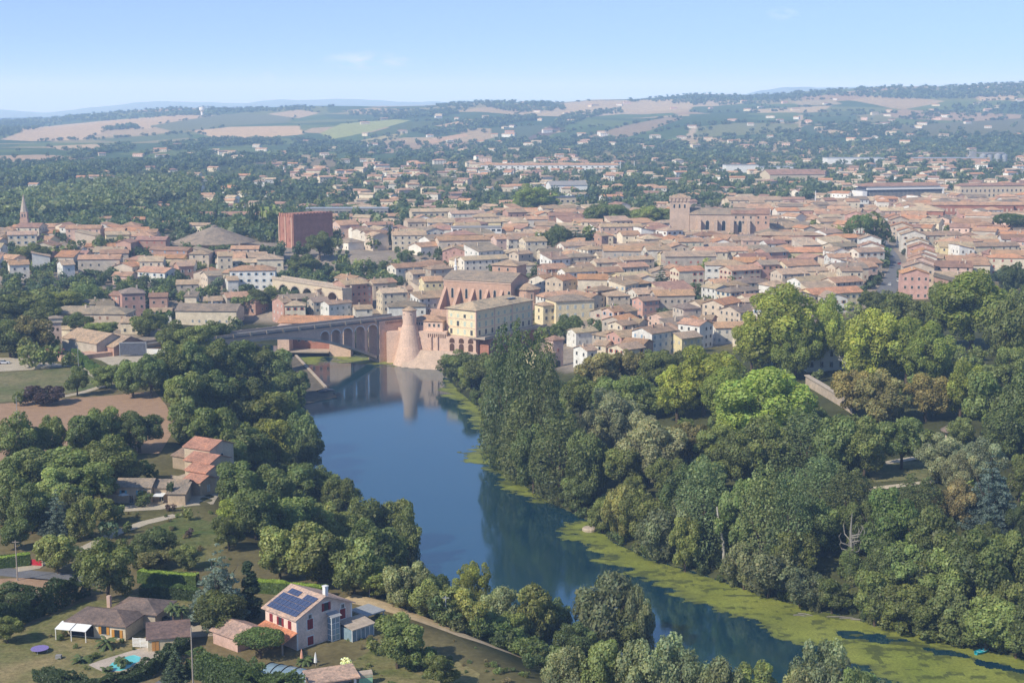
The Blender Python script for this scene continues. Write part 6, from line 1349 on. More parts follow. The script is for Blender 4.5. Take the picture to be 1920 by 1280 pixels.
MB().add([(LH / 2 - .0, .3, 5.3), (LH / 2 + 1.7, .3, 4.7), (LH / 2 + 1.7, 2.8, 4.7), (LH / 2, 2.8, 5.3), (LH / 2, .3, 5.38), (LH / 2 + 1.7, .3, 4.78), (LH / 2 + 1.7, 2.8, 4.78), (LH / 2, 2.8, 5.38)], [(3, 2, 1, 0), (4, 5, 6, 7), (0, 1, 5, 4), (1, 2, 6, 5), (2, 3, 7, 6), (3, 0, 4, 7)]).build('canopy', 'metal', bay)
SR = MB().box(LH / 2 + .05, LH / 2 + 4, 3.2, 8.4, -.5, 2.2).build('sunroom', 'cover', o)
MB().add([(LH / 2 + .02, 3, 3.0), (LH / 2 + 4.4, 3, 2.3), (LH / 2 + 4.4, 8.7, 2.3), (LH / 2 + .02, 8.7, 3.0), (LH / 2 + .02, 3, 3.12), (LH / 2 + 4.4, 3, 2.42), (LH / 2 + 4.4, 8.7, 2.42), (LH / 2 + .02, 8.7, 3.12)], [(3, 2, 1, 0), (4, 5, 6, 7), (0, 1, 5, 4), (1, 2, 6, 5), (2, 3, 7, 6), (3, 0, 4, 7)]).build('sunroom_roof', 'stone', SR)
mb = MB()
for yy in np.linspace(3.2, 8.4, 6): mb.box(LH / 2 + 4.0, LH / 2 + 4.12, yy - .06, yy + .06, -.5, 2.4)
mb.box(LH / 2 + 4.0, LH / 2 + 4.14, 3.1, 8.5, 2.1, 2.32); mb.build('sunroom_frame', 'white', SR)
MB().box(LH / 2 - 4, LH / 2 + 1.0, 9.2, 14, 2.5, 2.75).box(LH / 2 + .7, LH / 2 + .85, 13.6, 13.8, 0, 2.5).box(LH / 2 + .7, LH / 2 + .85, 9.4, 9.6, 0, 2.5).build('carport', 'metal', o)
LT = MB().add([(-LH / 2, -WH / 2 - 3.6, 2.2), (LH / 2 + .4, -WH / 2 - 3.6, 2.2), (LH / 2 + .4, -WH / 2 - .05, 3.3), (-LH / 2, -WH / 2 - .05, 3.3), (-LH / 2, -WH / 2 - 3.6, 2.4), (LH / 2 + .4, -WH / 2 - 3.6, 2.4), (LH / 2 + .4, -WH / 2 - .05, 3.5), (-LH / 2, -WH / 2 - .05, 3.5)], [(3, 2, 1, 0), (4, 5, 6, 7), (0, 1, 5, 4), (1, 2, 6, 5), (2, 3, 7, 6), (3, 0, 4, 7)]).build('lean_to_roof', 'tile_near', o, (.56, .25, .15))
for x in (-LH / 2 + .3, 0, LH / 2): MB().box(x - .12, x + .12, -WH / 2 - 3.4, -WH / 2 - 3.16, 0, 2.25).build('post', 'pole_wood', o)
# --- annexe left of it
c = G1(445, 1212); A = thing('outbuilding', 'small pink outbuilding with a mottled tile roof beside the clipped pine', 'outbuilding', (c[0], c[1] + 2, 17), R(-40))
walls_mb('gable', 7, 6.5, 2.6, .4).build('wall', 'wall', A, (.62, .42, .35)); roof_mb('gable', 7, 6.5, 2.6, .4, .5)[0].build('roof', 'tile_near', A, (.46, .32, .26)); window(A, 3.52, 0, .8, 0, .6, .9, 'closed', RED)
# --- arched pool cover and terrace roof
c = G1(545, 1268); PC = thing('pool_cover', 'arched glazed pool cover with dark ribs', 'pool cover', (c[0], c[1], 17), R(-24))
n = 12; LPC = 9.5
for k in range(5):
    x0_, x1_ = -LPC / 2 + k * LPC / 5, -LPC / 2 + (k + 1) * LPC / 5; mb = MB(); a = [(-2.6 * math.cos(math.pi * i / n), 1.5 * math.sin(math.pi * i / n) ** .8) for i in range(n + 1)]
    mb.add([(x, y, z) for x in (x0_, x1_) for y, z in a], [(i, i + 1, n + 2 + i, n + 1 + i) for i in range(n)]); mb.build('glazing', 'cover', PC)
for k in range(6):
    x = -LPC / 2 + k * LPC / 5; MB().tube([(x, -2.64 * math.cos(math.pi * i / n), 1.53 * math.sin(math.pi * i / n) ** .8 + .02) for i in range(n + 1)], .09, 5).build('rib', 'dark', PC)
c = G1(622, 1292); o = thing('terrace_shelter', 'open shelter under a pinkish tile roof next to the pool cover', 'shelter', (c[0], c[1], 17), R(22))
roof_mb('shed', 8.2, 4.6, 2.4, .16, .3)[0].build('roof', 'tile_near', o, (.55, .39, .30)); MB().box(3.4, 3.8, -2.1, -1.7, -.5, 2.4).build('post', 'white', o); MB().box(-3.8, -3.4, -2.1, -1.7, -.5, 2.4).build('post', 'white', o); MB().box(-4, 4, 1.9, 2.1, -.5, 2.6).build('wall', 'wall', o, (.6, .45, .37))
c = G1(684, 1281); o = thing('garden_hut', 'little pale green garden hut with a curved lid', 'hut', (c[0], c[1], 17), R(20)); MB().box(-1.2, 1.2, -.8, .8, 0, 1.7).build('wall', 'tint', o, (.36, .62, .38)); MB().tube([(-1.25, 0, 1.55), (1.25, 0, 1.55)], .84, 10).build('lid', 'stone', o)
def closed_parasol(px, py, colr, label):
    c = G1(px, py); o = thing('parasol', label, 'parasol', tuple(c)); MB().tube([(0, 0, 0), (0, 0, 2.6)], .05, 6).build('pole', 'pole_wood', o); MB().lathe([(.32, .8), (.3, 1.2), (.16, 2.2), (.03, 2.7)], n=8).build('canopy', 'tint', o, colr)
closed_parasol(566, 1243, (.75, .38, .26), 'folded salmon parasol by the arched pool cover'); closed_parasol(592, 1249, (.8, .8, .78), 'folded white parasol by the arched pool cover')
def open_parasol(px, py, label):
    c = G1(px, py); o = thing('parasol', label, 'parasol', tuple(c)); MB().tube([(0, 0, 0), (0, 0, 2.5)], .05, 6).build('pole', 'pole_wood', o); MB().lathe([(1.6, 2.15), (1.6, 2.2), (.05, 2.75)], n=8).build('canopy', 'canvas', o)
open_parasol(233, 942, 'open white parasol in front of the grey-roofed farmhouse'); open_parasol(362, 910, 'open white parasol in the stepped farmhouse courtyard')
# --- brown-roofed bungalow
cn = G1(236, 1201); RB = R(-14); f = at_frame((cn[0], cn[1]), RB)
BG = thing('bungalow', 'low bungalow with brown hipped roofs and orange shutters', 'bungalow', (*f(-6, 3.8), 17), RB)
MB().box(-6, 6, -3.8, 3.8, -.5, 2.9).build('wall', 'wall', BG, (.66, .56, .40)); r1 = roof_mb('hip', 12, 7.6, 2.9, .36, .5, .15)[0].build('roof', 'tile_near', BG, (.20, .155, .135))
MB().box(-.5, 8.5, 3.0, 10, -.5, 3.1).build('rear_wing', 'wall', BG, (.5, .43, .34)); roof_mb('hip', 9.4, 7.4, 3.1, .36, .5, .15, cx=4, cy=6.6)[0].build('rear_roof', 'tile_near', BG, (.21, .165, .145))
MB().box(-2.3, -1.6, 4.2, 4.9, 3, 5.3).build('chimney', 'wall', r1, (.6, .42, .32))
for x, k_ in ((1.6, 'open'), (4.3, 'open')): window(BG, x, -3.83, .9 if x < 3 else .5, -math.pi / 2, 1.1, 1.5, k_, (.55, .26, .05))
for i in range(2): MB().add([(-7.0 + i * 3.3, -6.6, 2.15), (-3.9 + i * 3.3, -6.6, 2.15), (-3.9 + i * 3.3, -3.85, 2.75), (-7.0 + i * 3.3, -3.85, 2.75), (-7.0 + i * 3.3, -6.6, 2.23), (-3.9 + i * 3.3, -6.6, 2.23), (-3.9 + i * 3.3, -3.85, 2.83), (-7.0 + i * 3.3, -3.85, 2.83)], [(3, 2, 1, 0), (4, 5, 6, 7), (0, 1, 5, 4), (1, 2, 6, 5), (2, 3, 7, 6), (3, 0, 4, 7)]).build('awning', 'canvas', BG)
for x in (-6.9, -3.7, -.7): MB().box(x - .06, x + .06, -6.5, -6.38, 0, 2.15).build('post', 'white', BG)
MB().box(-5.6, -.6, -3.86, -3.81, .2, 2.3).build('veranda_opening', 'dark', BG)
c = G1(312, 1214); o = thing('garage', 'small garage with a brown single-slope roof beside the pole', 'garage', (c[0], c[1] + 2, 17), R(14)); walls_mb('shed', 7.4, 6.2, 2.3, .2).build('wall', 'wall', o, (.62, .54, .38)); roof_mb('shed', 7.4, 6.2, 2.3, .2, .35, .12)[0].build('roof', 'tile_near', o, (.21, .15, .135)); window(o, -2.4, -3.13, 0, -math.pi / 2, 1.2, 1.9, 'closed', (.5, .25, .08), 'door')
c = G1(270, 1214); o = thing('slat_fence', 'white horizontal slat fence beside the garage', 'fence', tuple(c), R(-8))
for k in range(4): MB().box(-2.1 + k * 1.4 - .06, -2.1 + k * 1.4 + .06, -.06, .06, 0, 1.9).build('post', 'white', o)
mb = MB()
for k in range(7): mb.box(-2.1, 2.1, -.1, -.065, .2 + k * .25, .36 + k * .25)
mb.build('slats', 'white', o)
# --- turquoise pool
ppx = [(203, 1251), (210, 1243), (222, 1238), (238, 1231), (252, 1228), (264, 1232), (261, 1240), (248, 1246), (241, 1253), (226, 1258), (209, 1258)]
Pp = G([p[0] for p in ppx], [p[1] for p in ppx])[:, :2]; pc_ = Pp.mean(0); o = thing('swimming_pool', 'kidney-shaped turquoise swimming pool in a paved terrace', 'pool', (*pc_, 17.0))
q_ = [tuple(p - pc_) for p in Pp]; MB().prism([(a * 1.09, b * 1.09) for a, b in q_], -.2, .10).build('coping', 'paving', o); MB().prism(q_, -.1, .125).build('water', 'pool_water', o)
# --- farmhouses
def wing(o, x, y, w, d, h, wc, rc, rt='gable', pitch=.36, oh=.4):
    wl_ = walls_mb(rt, w, d, h, pitch, -1.5, cx=x, cy=y).build('wall', 'wall', o, wc); r_ = roof_mb(rt, w, d, h, pitch, oh, cx=x, cy=y)[0].build('roof', 'tile_near', o, rc); return wl_, r_
c = G1(372, 905); FH = thing('stepped_farmhouse', 'stone farmhouse of four stepped blocks with bright red roofs', 'farmhouse', (c[0], c[1], 17), R(-30))
LMs = [(-4.5, 9.5, 9, 9.5, 7.6), (0.2, 3.6, 8.5, 8.0, 5.6), (4.2, -2.2, 6.8, 6.4, 4.6), (7.0, -7.0, 5.6, 6.0, 3.4)]
for i, (x, y, w, d, h) in enumerate(LMs): wing(FH, x, y, w, d, h, (.60, .47, .33) if i % 2 else (.64, .52, .38), (.47, .25, .18))
wing(FH, -12.5, 11, 8, 6, 3.6, (.42, .33, .24), (.32, .235, .18), 'shed')
for (x, y, z_, fa, w_, h_, k_) in [(0, 9.5, 4.4, 0, 1.0, 1.5, 'arch'), (4.5, 3.6, 3.2, 0, .8, .8, 'arch'), (7.62, -2.2, 1, 0, 1.0, 1.8, 'frame'), (9.82, -7, .4, 0, 1.1, 1.9, 'closed'), (-6.5, 4.73, 3.6, -math.pi / 2, .9, 1.4, 'closed'), (-2.6, -.42, 2.4, -math.pi / 2, .9, 1.5, 'open'), (.6, -.42, .4, -math.pi / 2, 2.2, 2.2, 'frame'), (3.2, -5.42, 1.6, -math.pi / 2, .9, 1.3, 'frame'), (6, -10.02, .3, -math.pi / 2, 1.2, 1.9, 'arch')]:
    window(FH, x + .02, y, z_, fa, w_, h_, k_, (.55, .58, .58))
MB().box(-6, -1.2, -4.0, 1.5, -.5, 1.2).box(-6, -1.2, -4.1, -3.9, 1.2, 2.1).build('terrace', 'stone', FH)
c = G1(252, 943); GF = thing('grey_farmhouse', 'low farmhouse with striped grey-brown tile roofs and blue shutters', 'farmhouse', (c[0], c[1] + 3.6, 17), R(-2))
wing(GF, 0, 0, 8.8, 7, 4.1, (.58, .46, .33), (.33, .275, .22)); wing(GF, 8.6, 1.5, 8, 6.5, 3.6, (.55, .43, .31), (.33, .27, .21)); wing(GF, 11.2, -2.4, 4.4, 5.4, 3.0, (.55, .43, .31), (.31, .26, .21), 'shed'); wing(GF, -6.2, -.6, 4.6, 5.6, 2.4, (.5, .4, .3), (.36, .28, .21), 'shed')
for x, k_ in ((-2.6, 'open'), (1.6, 'open')): window(GF, x, -3.53, 2.0, -math.pi / 2, .9, 1.3, k_, (.16, .40, .52))
for x in (-.6, 3.0, 6.5): window(GF, x, -3.53 if x < 4.4 else -1.8, .1, -math.pi / 2, 1.0, 1.9, 'frame', (.3, .25, .2))
MB().box(5.2, 7.8, -5.2, -1.8, 2.2, 2.3).build('awning', 'canvas', GF)
# --- left-bank tower and barns
c = G1(107, 643); o = thing('dovecote_tower', 'slim pink brick dovecote tower with a corbelled tiled top', 'tower', tuple(c), R(18)); MB().box(-2, 2, -2, 2, -1, 9).build('wall', 'wall', o, WALLC['pink']); MB().box(-2.6, 2.6, -2.6, 2.6, 9, 10.8).build('loft', 'wall', o, WALLC['beige']); roof_mb('hip', 5.2, 5.2, 10.8, .3, .4)[0].build('roof', 'roof', o, ROOFC['grey-brown'])
for zz in (2, 5.5): window(o, .4, -2.02, zz, -math.pi / 2, .8, 1.2, 'closed', (.1, .07, .05))
def barn(px, py, w, d, h, rot, wc, rc, label, wn_=1):
    c = G1(px, py); r = R(rot); half = (w * abs(math.sin(r)) + d * abs(math.cos(r))) / 2; o = thing('barn', label, 'barn', (c[0] * (1 + half / c[1]), c[1] + half, c[2]), r); wing(o, 0, 0, w, d, h, WALLC[wc], ROOFC[rc], pitch=.42)
    if wn_: window(o, w / 2 + .02, 0, h * .55, 0, 1.3, 2.2, 'arch'); window(o, w / 2 + .02, d * .28, .1, 0, 1.8, 2.6, 'closed', (.2, .13, .09), 'door')
    occupied.append((o.location.x, o.location.y, 8)); return o
barn(150, 640, 26, 11, 4.5, -14, 'cream', 'buff', 'barn with a buff tile roof beside the dovecote tower'); barn(180, 668, 24, 15, 5, -40, 'grey-tan', 'tan', 'large stone barn with a tan roof and an arched gable door'); barn(228, 668, 13, 16, 3.6, -40, 'brick', 'tan', 'lower brick barn attached before the large stone barn')
c = G1(250, 668); o = thing('stage_screen', 'dark framed outdoor screen standing in the farmyard', 'screen', tuple(c), R(6)); MB().box(-5, 5, -.2, .2, .6, 5.4).build('panel', 'slate', o); MB().box(-5.3, 5.3, -.25, .25, 5.41, 5.7).box(-5.3, -5.01, -.25, .25, 0, 5.4).box(5.01, 5.3, -.25, .25, 0, 5.4).build('frame', 'metal', o)
c = G1(286, 664); o = thing('yard_wall', 'white yard wall at the farmyard edge behind the screen', 'wall', tuple(c), R(-10)); MB().box(-6, 6, -.15, .15, -1, 2.2).build('panel', 'white', o)
c = G1(84, 672); o = thing('shed', 'long low open shed with a dark red roof beside the parking ground', 'shed', tuple(c), R(4)); roof_mb('shed', 14, 5, 2.6, .15, .3)[0].build('roof', 'roof', o, (.26, .09, .09)); MB().box(-7, 7, 2.2, 2.4, -1, 2.8).build('wall', 'pole_wood', o)
for x in (-6.5, -2, 2, 6.5): MB().box(x - .1, x + .1, -2.4, -2.2, -1, 2.6).build('post', 'pole_wood', o)
# --- park wall, pavilion, manor
a = G1(1512, 722); b = G1(1600, 776); L = float(np.hypot(*(b - a)[:2])); o = thing('park_wall', 'pale stone terrace wall with a light coping among the park trees', 'wall', tuple(a), math.atan2(b[1] - a[1], b[0] - a[0])); MB().box(0, L, -.4, .4, -4, 3.4).build('body', 'stone', o); MB().box(-.2, L + .2, -.9, .9, 3.41, 3.8).build('coping', 'paving', o)
a = G1(1560, 800); b = G1(1625, 806)
c = G1(1792, 826); o = thing('park_pavilion', 'small round park pavilion with a brown conical roof', 'pavilion', tuple(c)); MB().lathe([(3.2, -1), (3.2, 3.4)], n=12).build('wall', 'cream', o); MB().lathe([(4.6, 3.0), (4.6, 3.2), (.1, 6)], n=12).build('roof', 'roof', o, (.24, .19, .16)); window(o, -1.4, -2.9, .1, -2.0, 1.1, 2.2, 'arch', name='door')
block('manor_house', 'white manor house half hidden behind the plane trees', 'house', 1560, 695, 22, 10, 10, 4, 'white', 'grey-brown', wx=6, wz=(1.2, 5.2), ww=1.1, whh=2)
# --- dead tree, white trunk, driftwood, stone, boat
c = G1(1592, 1084); sc = FPX / math.hypot(c[1], CAMH); o = thing('dead_tree', 'bare grey dead tree with upswept branches above the bank', 'tree', tuple(c)); H_ = 124 / sc
mb = MB().tube([(0, 0, -1), (.3, 0, H_ * .4), (0, .2, H_ * .72), (.1, 0, H_)], [.55, .42, .28, .08], 7); rr = random.Random(4)
for k in range(13):
    a_ = rr.uniform(0, 6.28); z_ = H_ * rr.uniform(.36, .7); e = rr.uniform(1.6, 3.6); up_ = rr.uniform(2.2, 4.8); p1 = (math.cos(a_) * e * .8, math.sin(a_) * e * .8, z_ + up_ * .25)
    mb.tube([(.1, 0, z_), p1, (math.cos(a_) * e, math.sin(a_) * e, z_ + up_ * .7), (math.cos(a_) * e * .8, math.sin(a_) * e * .8, z_ + up_)], [.17, .13, .09, .03], 5)
mb.build('branches', 'dead_wood', o)
v_, q2, c2 = leaf_cloud([(rr.uniform(-1, 1), rr.uniform(-1, 1), z_, 1.3, 1) for z_ in np.linspace(.5, H_ * .42, 9)], 1500, .3, 4); link('ivy', fastmesh('ivy', v_, q2, 'leaf', c2), o, (.085, .115, .04))
c = G1(1348, 1052); o = thing('leaning_trunk', 'white bare leaning tree trunk at the wood edge', 'tree trunk', (c[0], c[1] - 2.5, c[2])); H_ = 110 / (FPX / math.hypot(c[1], CAMH))
MB().tube([(1.0, 0, -.5), (.5, -.3, H_ * .4), (-.8, -.5, H_ * .75), (-1.2, -.2, H_)], [.42, .36, .28, .2], 8).build('trunk', 'pale_bark', o)
for k, (px, py, ln_, an_) in enumerate([(1595, 1160, 5, -.2), (1575, 1157, 6, -.1), (1612, 1163, 4, -.3), (1510, 1152, 3.5, -.5), (1500, 1154, 3, -.3), (1530, 1146, 3, -.7)]):
    c = PZ(px, py, .05); o = thing('driftwood_log', None, 'log', (*c, .12), an_, 'driftwood logs on the algae'); MB().tube([(-ln_ / 2, 0, 0), (0, .15, .1), (ln_ / 2, 0, .02)], [.12, .14, .07], 6).build('log', 'dead_wood', o); queue_label(o, 'pale driftwood log on the algae at the wood edge', px, py)
c = PZ(1105, 994, 0); o = thing('mooring_stone', 'round flat stone block standing in the algae', 'stone block', (*c, 0)); MB().lathe([(2.0, -1), (2.0, .6), (1.7, .9), (.2, 1.0)], n=14).build('block', 'stone', o)
c = PZ(1841, 1223, 0); BT = thing('rowing_boat', 'small turquoise rowing boat on the algae by the wooded bank', 'boat', (*c, .05), R(35))
prof = [(-2.1, .5), (-1.2, .72), (0, .78), (1.2, .62), (2.2, .06)]; vs = []; fs = []
for x, w_ in prof: vs += [(x, -w_, .5 + .06 * x * x * .3), (x, -w_ * .6, -.05), (x, w_ * .6, -.05), (x, w_, .5 + .06 * x * x * .3), (x, w_ * .86, .48 + .06 * x * x * .3), (x, w_ * .5, .08), (x, -w_ * .5, .08), (x, -w_ * .86, .48 + .06 * x * x * .3)]
for i in range(4): fs += [(i * 8 + k, i * 8 + (k + 1) % 8, i * 8 + 8 + (k + 1) % 8, i * 8 + 8 + k) for k in range(8)]
fs += [(0, 7, 6, 5, 4, 3, 2, 1)]; MB().add(vs, fs).build('hull', 'tint', BT, (.03, .42, .52))
for x in (-1, .4): MB().box(x - .13, x + .13, -.55, .55, .3, .36).build('bench', 'tint', BT, (.25, .6, .66))
# --- cars
def car(px, py, rot, colr, label):
    c = G1(px, py); o = thing('parked_car', label, 'car', (c[0], c[1], c[2] + .05), R(rot), 'parked cars'); b = MB()
    sec = [(-2.1, .35, .75), (-2.05, .3, .95), (-1.2, .28, 1.0), (1.0, .28, .95), (1.95, .3, .78), (2.1, .35, .6)]
    vs = []; 
    for x, z0_, z1_ in sec: vs += [(x, -.85, z0_), (x, .85, z0_), (x, .82, z1_), (x, -.82, z1_)]
    fs = [(3, 2, 1, 0)] + [(i * 4 + k, i * 4 + (k + 1) % 4, i * 4 + 4 + (k + 1) % 4, i * 4 + 4 + k) for i in range(5) for k in range(4)] + [(20, 21, 22, 23)]
    b.add(vs, fs).build('body', 'car_body', o, colr)
    MB().prism([(-1.75, -.78), (.75, -.78), (.75, .78), (-1.75, .78)], .99, 1.4, top=[(-1.3, -.66), (.05, -.66), (.05, .66), (-1.3, .66)]).build('windows', 'glass', o)
    MB().prism([(-1.32, -.67), (.07, -.67), (.07, .67), (-1.32, .67)], 1.4, 1.47).build('roof', 'car_body', o, colr)
    for x in (-1.3, 1.3):
        for y in (-.8, .8): MB().tube([(x, y - .1, .32), (x, y + .1, .32)], .32, 10).build('wheel', 'rubber', o)
    for y in (-.6, .6): MB().box(2.02, 2.12, y - .15, y + .15, .58, .7).build('headlight', 'white', o)
t = NT('car_body'); t.diffuse(t.n('ShaderNodeObjectInfo').outputs['Color'], .25, .6); M['car_body'] = t.m
car(306, 1168, -8, (.05, .055, .07), 'dark grey car parked on the bungalow driveway')
for (px, py, rot, cl, nm) in [(8, 682, 10, (.6, .6, .62), 'silver car parked on the gravel ground at the photo edge'), (1692, 512, 80, (.05, .05, .06), 'black car at the foot of the town street'), (1668, 535, 75, (.6, .6, .6), 'silver car on the lower town street'), (1684, 528, 80, (.75, .75, .73), 'white car on the lower town street'), (1686, 496, 85, (.3, .05, .05), 'dark red car on the town street'), (790, 598, 10, (.04, .05, .08), 'dark car parked beside the abbey wing'), (258, 624, 5, (.7, .72, .75), 'pale car outside the old houses on the left bank')]: car(px, py, rot, cl, nm)
# --- poles and masts
def pole(px, top, base, rad, mat, label, arm=True, cat='pole', name='utility_pole'):
    c = G1(px, base); sc = FPX / math.hypot(c[1], CAMH - c[2]); h = (base - top) / sc * 1.04; o = thing(name, label, cat, tuple(c)); MB().tube([(0, 0, -.5), (0, 0, h)], [rad, rad * .7], 7).build('shaft', mat, o)
    if arm: MB().box(-.7, .7, -.06, .06, h - .4, h - .28).build('crossarm', mat, o)
pole(33, 1014, 1088, .16, 'pole_wood', 'wooden utility pole beside the grey road at the field'); pole(362, 1178, 1284, .15, 'pole_wood', 'tall wooden utility pole in front of the garage', False); pole(693, 1066, 1118, .14, 'metal', 'grey utility pole at the start of the dry track'); pole(836, 1118, 1172, .14, 'metal', 'thin utility pole halfway along the dry track')
pole(1090, 1196, 1254, .14, 'white', 'white post among the trees below the dry track', False); pole(148, 648, 702, .12, 'metal', 'thin lamp post between meadow and farmyard', False); pole(32, 742, 778, .12, 'metal', 'thin pole at the far edge of the ploughed field', False); pole(116, 645, 672, .12, 'metal', 'thin pole behind the red-roofed shed', False)
pole(1163, 303, 322, .5, 'white', 'first white floodlight mast in the far suburb', False, 'mast', 'floodlight_mast'); pole(1189, 303, 322, .5, 'white', 'second white floodlight mast in the far suburb', False, 'mast', 'floodlight_mast'); pole(1528, 360, 400, .5, 'white', 'tall white mast above the roofs right of the town church', False, 'mast', 'radio_mast')
c = G1(379, 219); o = thing('water_tower', 'slim white water tower standing on the hillside', 'water tower', tuple(c)); MB().lathe([(4, -5), (4, 16), (9, 22), (9, 30), (1, 32)], n=14).build('shaft', 'white', o)
c = G1(300, 260)
# --- red gate
c = G1(66, 1060); o = thing('garden_gate', 'red metal gate at the end of the gravel drive', 'gate', tuple(c), R(-10)); MB().box(-1.6, 1.6, -.05, .05, .1, 1.4).build('leaf', 'tint', o, (.5, .03, .05)); MB().box(-1.9, -1.62, -.15, .15, 0, 1.7).box(1.62, 1.9, -.15, .15, 0, 1.7).build('gateposts', 'stone', o)
# --- hedges
def hedge(line, w, h, base_h, name, label, colr, topc=None, rough=.2, seed=1, dens=60):
    P_ = G([p[0] for p in line], [p[1] for p in line]); r = np.random.default_rng(seed); seg = np.linalg.norm(np.diff(P_[:, :2], axis=0), axis=1); cum = np.concatenate([[0], np.cumsum(seg)]); L = cum[-1]
    n = int(L * (2 * h + w) * dens); u = r.uniform(0, L, n); x = np.interp(u, cum, P_[:, 0]); y = np.interp(u, cum, P_[:, 1]); z = np.interp(u, cum, P_[:, 2])
    k = np.clip(np.searchsorted(cum, u) - 1, 0, len(seg) - 1); d = (np.diff(P_[:, :2], axis=0) / seg[:, None])[k]; nr_ = np.stack([-d[:, 1], d[:, 0]], 1)
    per = r.uniform(0, 2 * h + w, n); side = np.where(per < h, -1, np.where(per > h + w, 1, 0)); off = np.where(side == 0, per - h - w / 2, side * w / 2); hz_ = np.where(side == 0, h, np.where(side < 0, per, per - h - w))
    bump = (smooth_noise(u * 1.0 + 50, side * 3.0 + 50, 1.8, seed) - .5) * rough * 3; hz_ = hz_ * (1 + bump * (1.0)) + r.normal(size=n) * rough * .18; off = off + np.sign(off) * bump * .6 + r.normal(size=n) * rough * .18
    p = np.stack([x + nr_[:, 0] * off, y + nr_[:, 1] * off, z + hz_], 1)
    nn = np.where(side[:, None] == 0, np.array([[0, 0, 1.0]]), np.concatenate([nr_ * side[:, None], np.zeros((n, 1))], 1)) + r.normal(size=(n, 3)) * (.25 + rough * 1.2); nn /= np.linalg.norm(nn, axis=1)[:, None]
    a = np.cross(nn, r.normal(size=(n, 3))); a /= np.linalg.norm(a, axis=1)[:, None]; b = np.cross(nn, a); s = (.16 + .14 * r.random(n))[:, None]
    v = np.stack([p - a * s, p - b * s * .7, p + a * s, p + b * s * .7], 1); c0 = P_[0]; v = (v - c0).reshape(-1, 3)
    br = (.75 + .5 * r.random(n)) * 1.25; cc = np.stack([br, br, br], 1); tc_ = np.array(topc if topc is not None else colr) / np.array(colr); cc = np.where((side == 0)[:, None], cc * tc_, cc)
    o = link(name, fastmesh(name, v, np.arange(4 * n).reshape(-1, 4), 'leaf', np.repeat(cc, 4, 0)), None, colr); o.location = tuple(c0); tag(o, label, 'hedge')
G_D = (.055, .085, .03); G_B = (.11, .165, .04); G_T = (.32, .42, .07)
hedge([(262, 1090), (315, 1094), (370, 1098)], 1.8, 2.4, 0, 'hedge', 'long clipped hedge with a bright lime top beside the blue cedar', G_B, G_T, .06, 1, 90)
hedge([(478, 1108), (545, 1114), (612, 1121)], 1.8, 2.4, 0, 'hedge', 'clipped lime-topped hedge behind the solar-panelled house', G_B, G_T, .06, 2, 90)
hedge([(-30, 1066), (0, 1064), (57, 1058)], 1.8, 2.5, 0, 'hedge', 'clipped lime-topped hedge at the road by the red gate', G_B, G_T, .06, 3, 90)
hedge([(72, 1272), (110, 1284), (160, 1292), (215, 1290), (265, 1272), (308, 1244), (348, 1216)], 2.0, 1.8, 0, 'hedge', 'dark conifer hedge curving around the turquoise pool', (.07, .10, .04), None, .32, 4, 60)
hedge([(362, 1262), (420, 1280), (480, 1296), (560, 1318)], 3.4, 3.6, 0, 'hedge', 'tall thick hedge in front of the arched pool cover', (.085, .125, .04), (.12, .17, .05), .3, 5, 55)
hedge([(-20, 1185), (30, 1168), (75, 1150), (115, 1130), (160, 1112)], 3.5, 3.6, 0, 'hedge', 'rough tall hedge between the brown field and the bungalow lawn', G_D, None, .5, 6, 45)
hedge([(265, 1117), (320, 1120), (372, 1124)], 2.0, 2.2, 0, 'hedge', 'shaded dark hedge along the far side of the bungalow lawn', G_D, G_B, .2, 7, 60)
hedge([(140, 668), (165, 690), (205, 716)], 2.2, 2.6, 0, 'hedge', 'straight green hedge running from farmyard to ploughed field', (.12, .19, .05), None, .2, 8, 50)
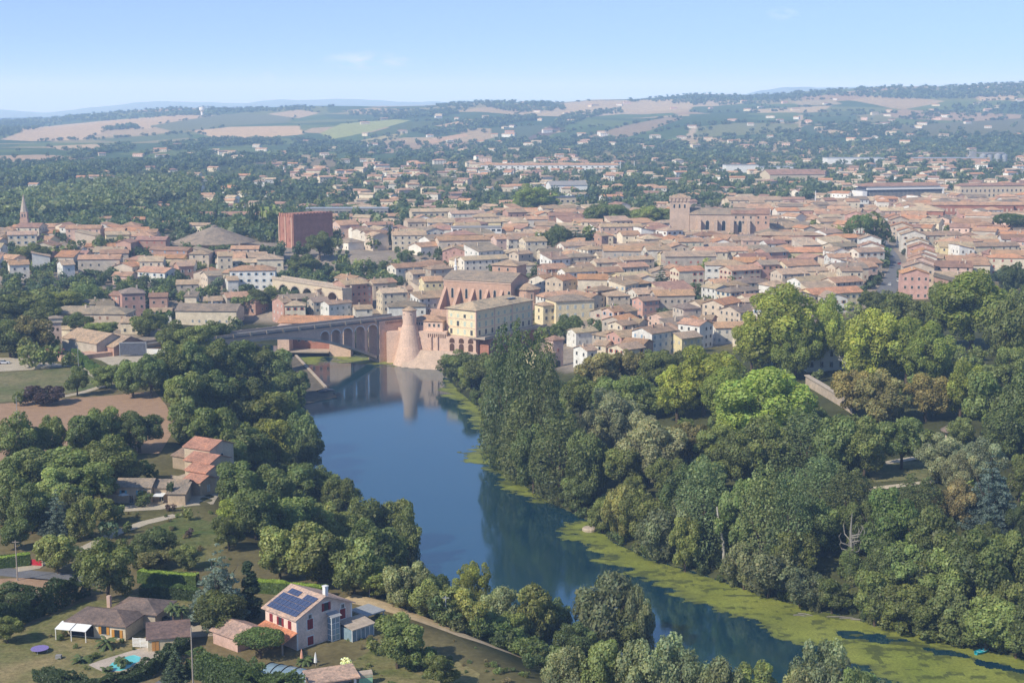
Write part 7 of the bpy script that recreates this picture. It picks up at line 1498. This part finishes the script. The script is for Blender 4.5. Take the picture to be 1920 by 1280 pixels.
# --- palms
def palm(px, base, h, nf, fl, label, trunks=1, seed=0):
    c = G1(px, base); o = thing('palm_tree', label, 'palm', tuple(c), 0, 'palms around the pool'); r = random.Random(seed)
    for k in range(trunks):
        ox = (k - (trunks - 1) / 2) * 1.6; hh = h * (1 - .12 * k)
        if h > .6: MB().tube([(ox, 0, -.3), (ox + .1, 0, hh * .5), (ox, .1, hh)], [.22, .2, .22], 7).build('trunk', 'bark', o)
        mb = MB()
        for i in range(nf):
            a = 6.28 * i / nf + r.uniform(-.3, .3); el = r.uniform(-.2, 1.1); pts = []
            for j in range(6):
                s = fl * j / 5; pts.append((ox + math.cos(a) * s * math.cos(el * (1 - j * .12)), math.sin(a) * s * math.cos(el * (1 - j * .12)), hh + math.sin(el) * s - .55 * fl * (j / 5) ** 2.2))
            for j in range(5):
                p, q = Vector(pts[j]), Vector(pts[j + 1]); w_ = .30 * math.sin(math.pi * (j + .6) / 6) + .08; sd_ = Vector((-math.sin(a), math.cos(a), 0)) * w_; dn = Vector((0, 0, -.16))
                mb.add([p - sd_ + dn, p, q, q - sd_ * .8 + dn], [(0, 1, 2, 3)]); mb.add([p, p + sd_ + dn, q + sd_ * .8 + dn, q], [(0, 1, 2, 3)])
        mb.build('fronds', 'palm_leaf', o, (.085, .115, .035))
t = NT('palm_leaf'); t.diffuse(t.n('ShaderNodeObjectInfo').outputs['Color'], .5, .3); M['palm_leaf'] = t.m
palm(333, 1176, 4.2, 22, 1.6, 'tall palm with two trunks beside the parked dark car', 2, 1); palm(200, 1214, 1.2, 20, 2.2, 'spreading banana palm before the orange shutters', 1, 2); palm(153, 1240, .5, 22, 2.0, 'low spiky palm left of the turquoise pool', 1, 3); palm(228, 1252, 1.6, 18, 1.2, 'small palm standing in front of the pool water', 1, 4); palm(200, 1258, .4, 18, 1.3, 'low palm at the near rim of the turquoise pool', 1, 5); palm(572, 1244, .8, 18, 1.7, 'banana palm beside the salmon parasol', 1, 6)
# --- garden table, trampoline
c = G1(75, 1222); o = thing('trampoline', 'low purple trampoline on the shaded bungalow lawn', 'trampoline', tuple(c)); MB().lathe([(1.6, .7), (1.6, .78), (.1, .79)], n=16).build('bed', 'tint', o, (.25, .2, .45))
for k in range(4): MB().tube([(1.4 * math.cos(k * 1.57), 1.4 * math.sin(k * 1.57), 0), (1.4 * math.cos(k * 1.57), 1.4 * math.sin(k * 1.57), .7)], .05, 5).build('leg', 'metal', o)
c = G1(110, 1234); o = thing('planter', 'grey stone planter on the lawn near the trampoline', 'planter', tuple(c)); MB().box(-.5, .5, -.4, .4, 0, .7).build('pot', 'grey', o)
flush_labels()
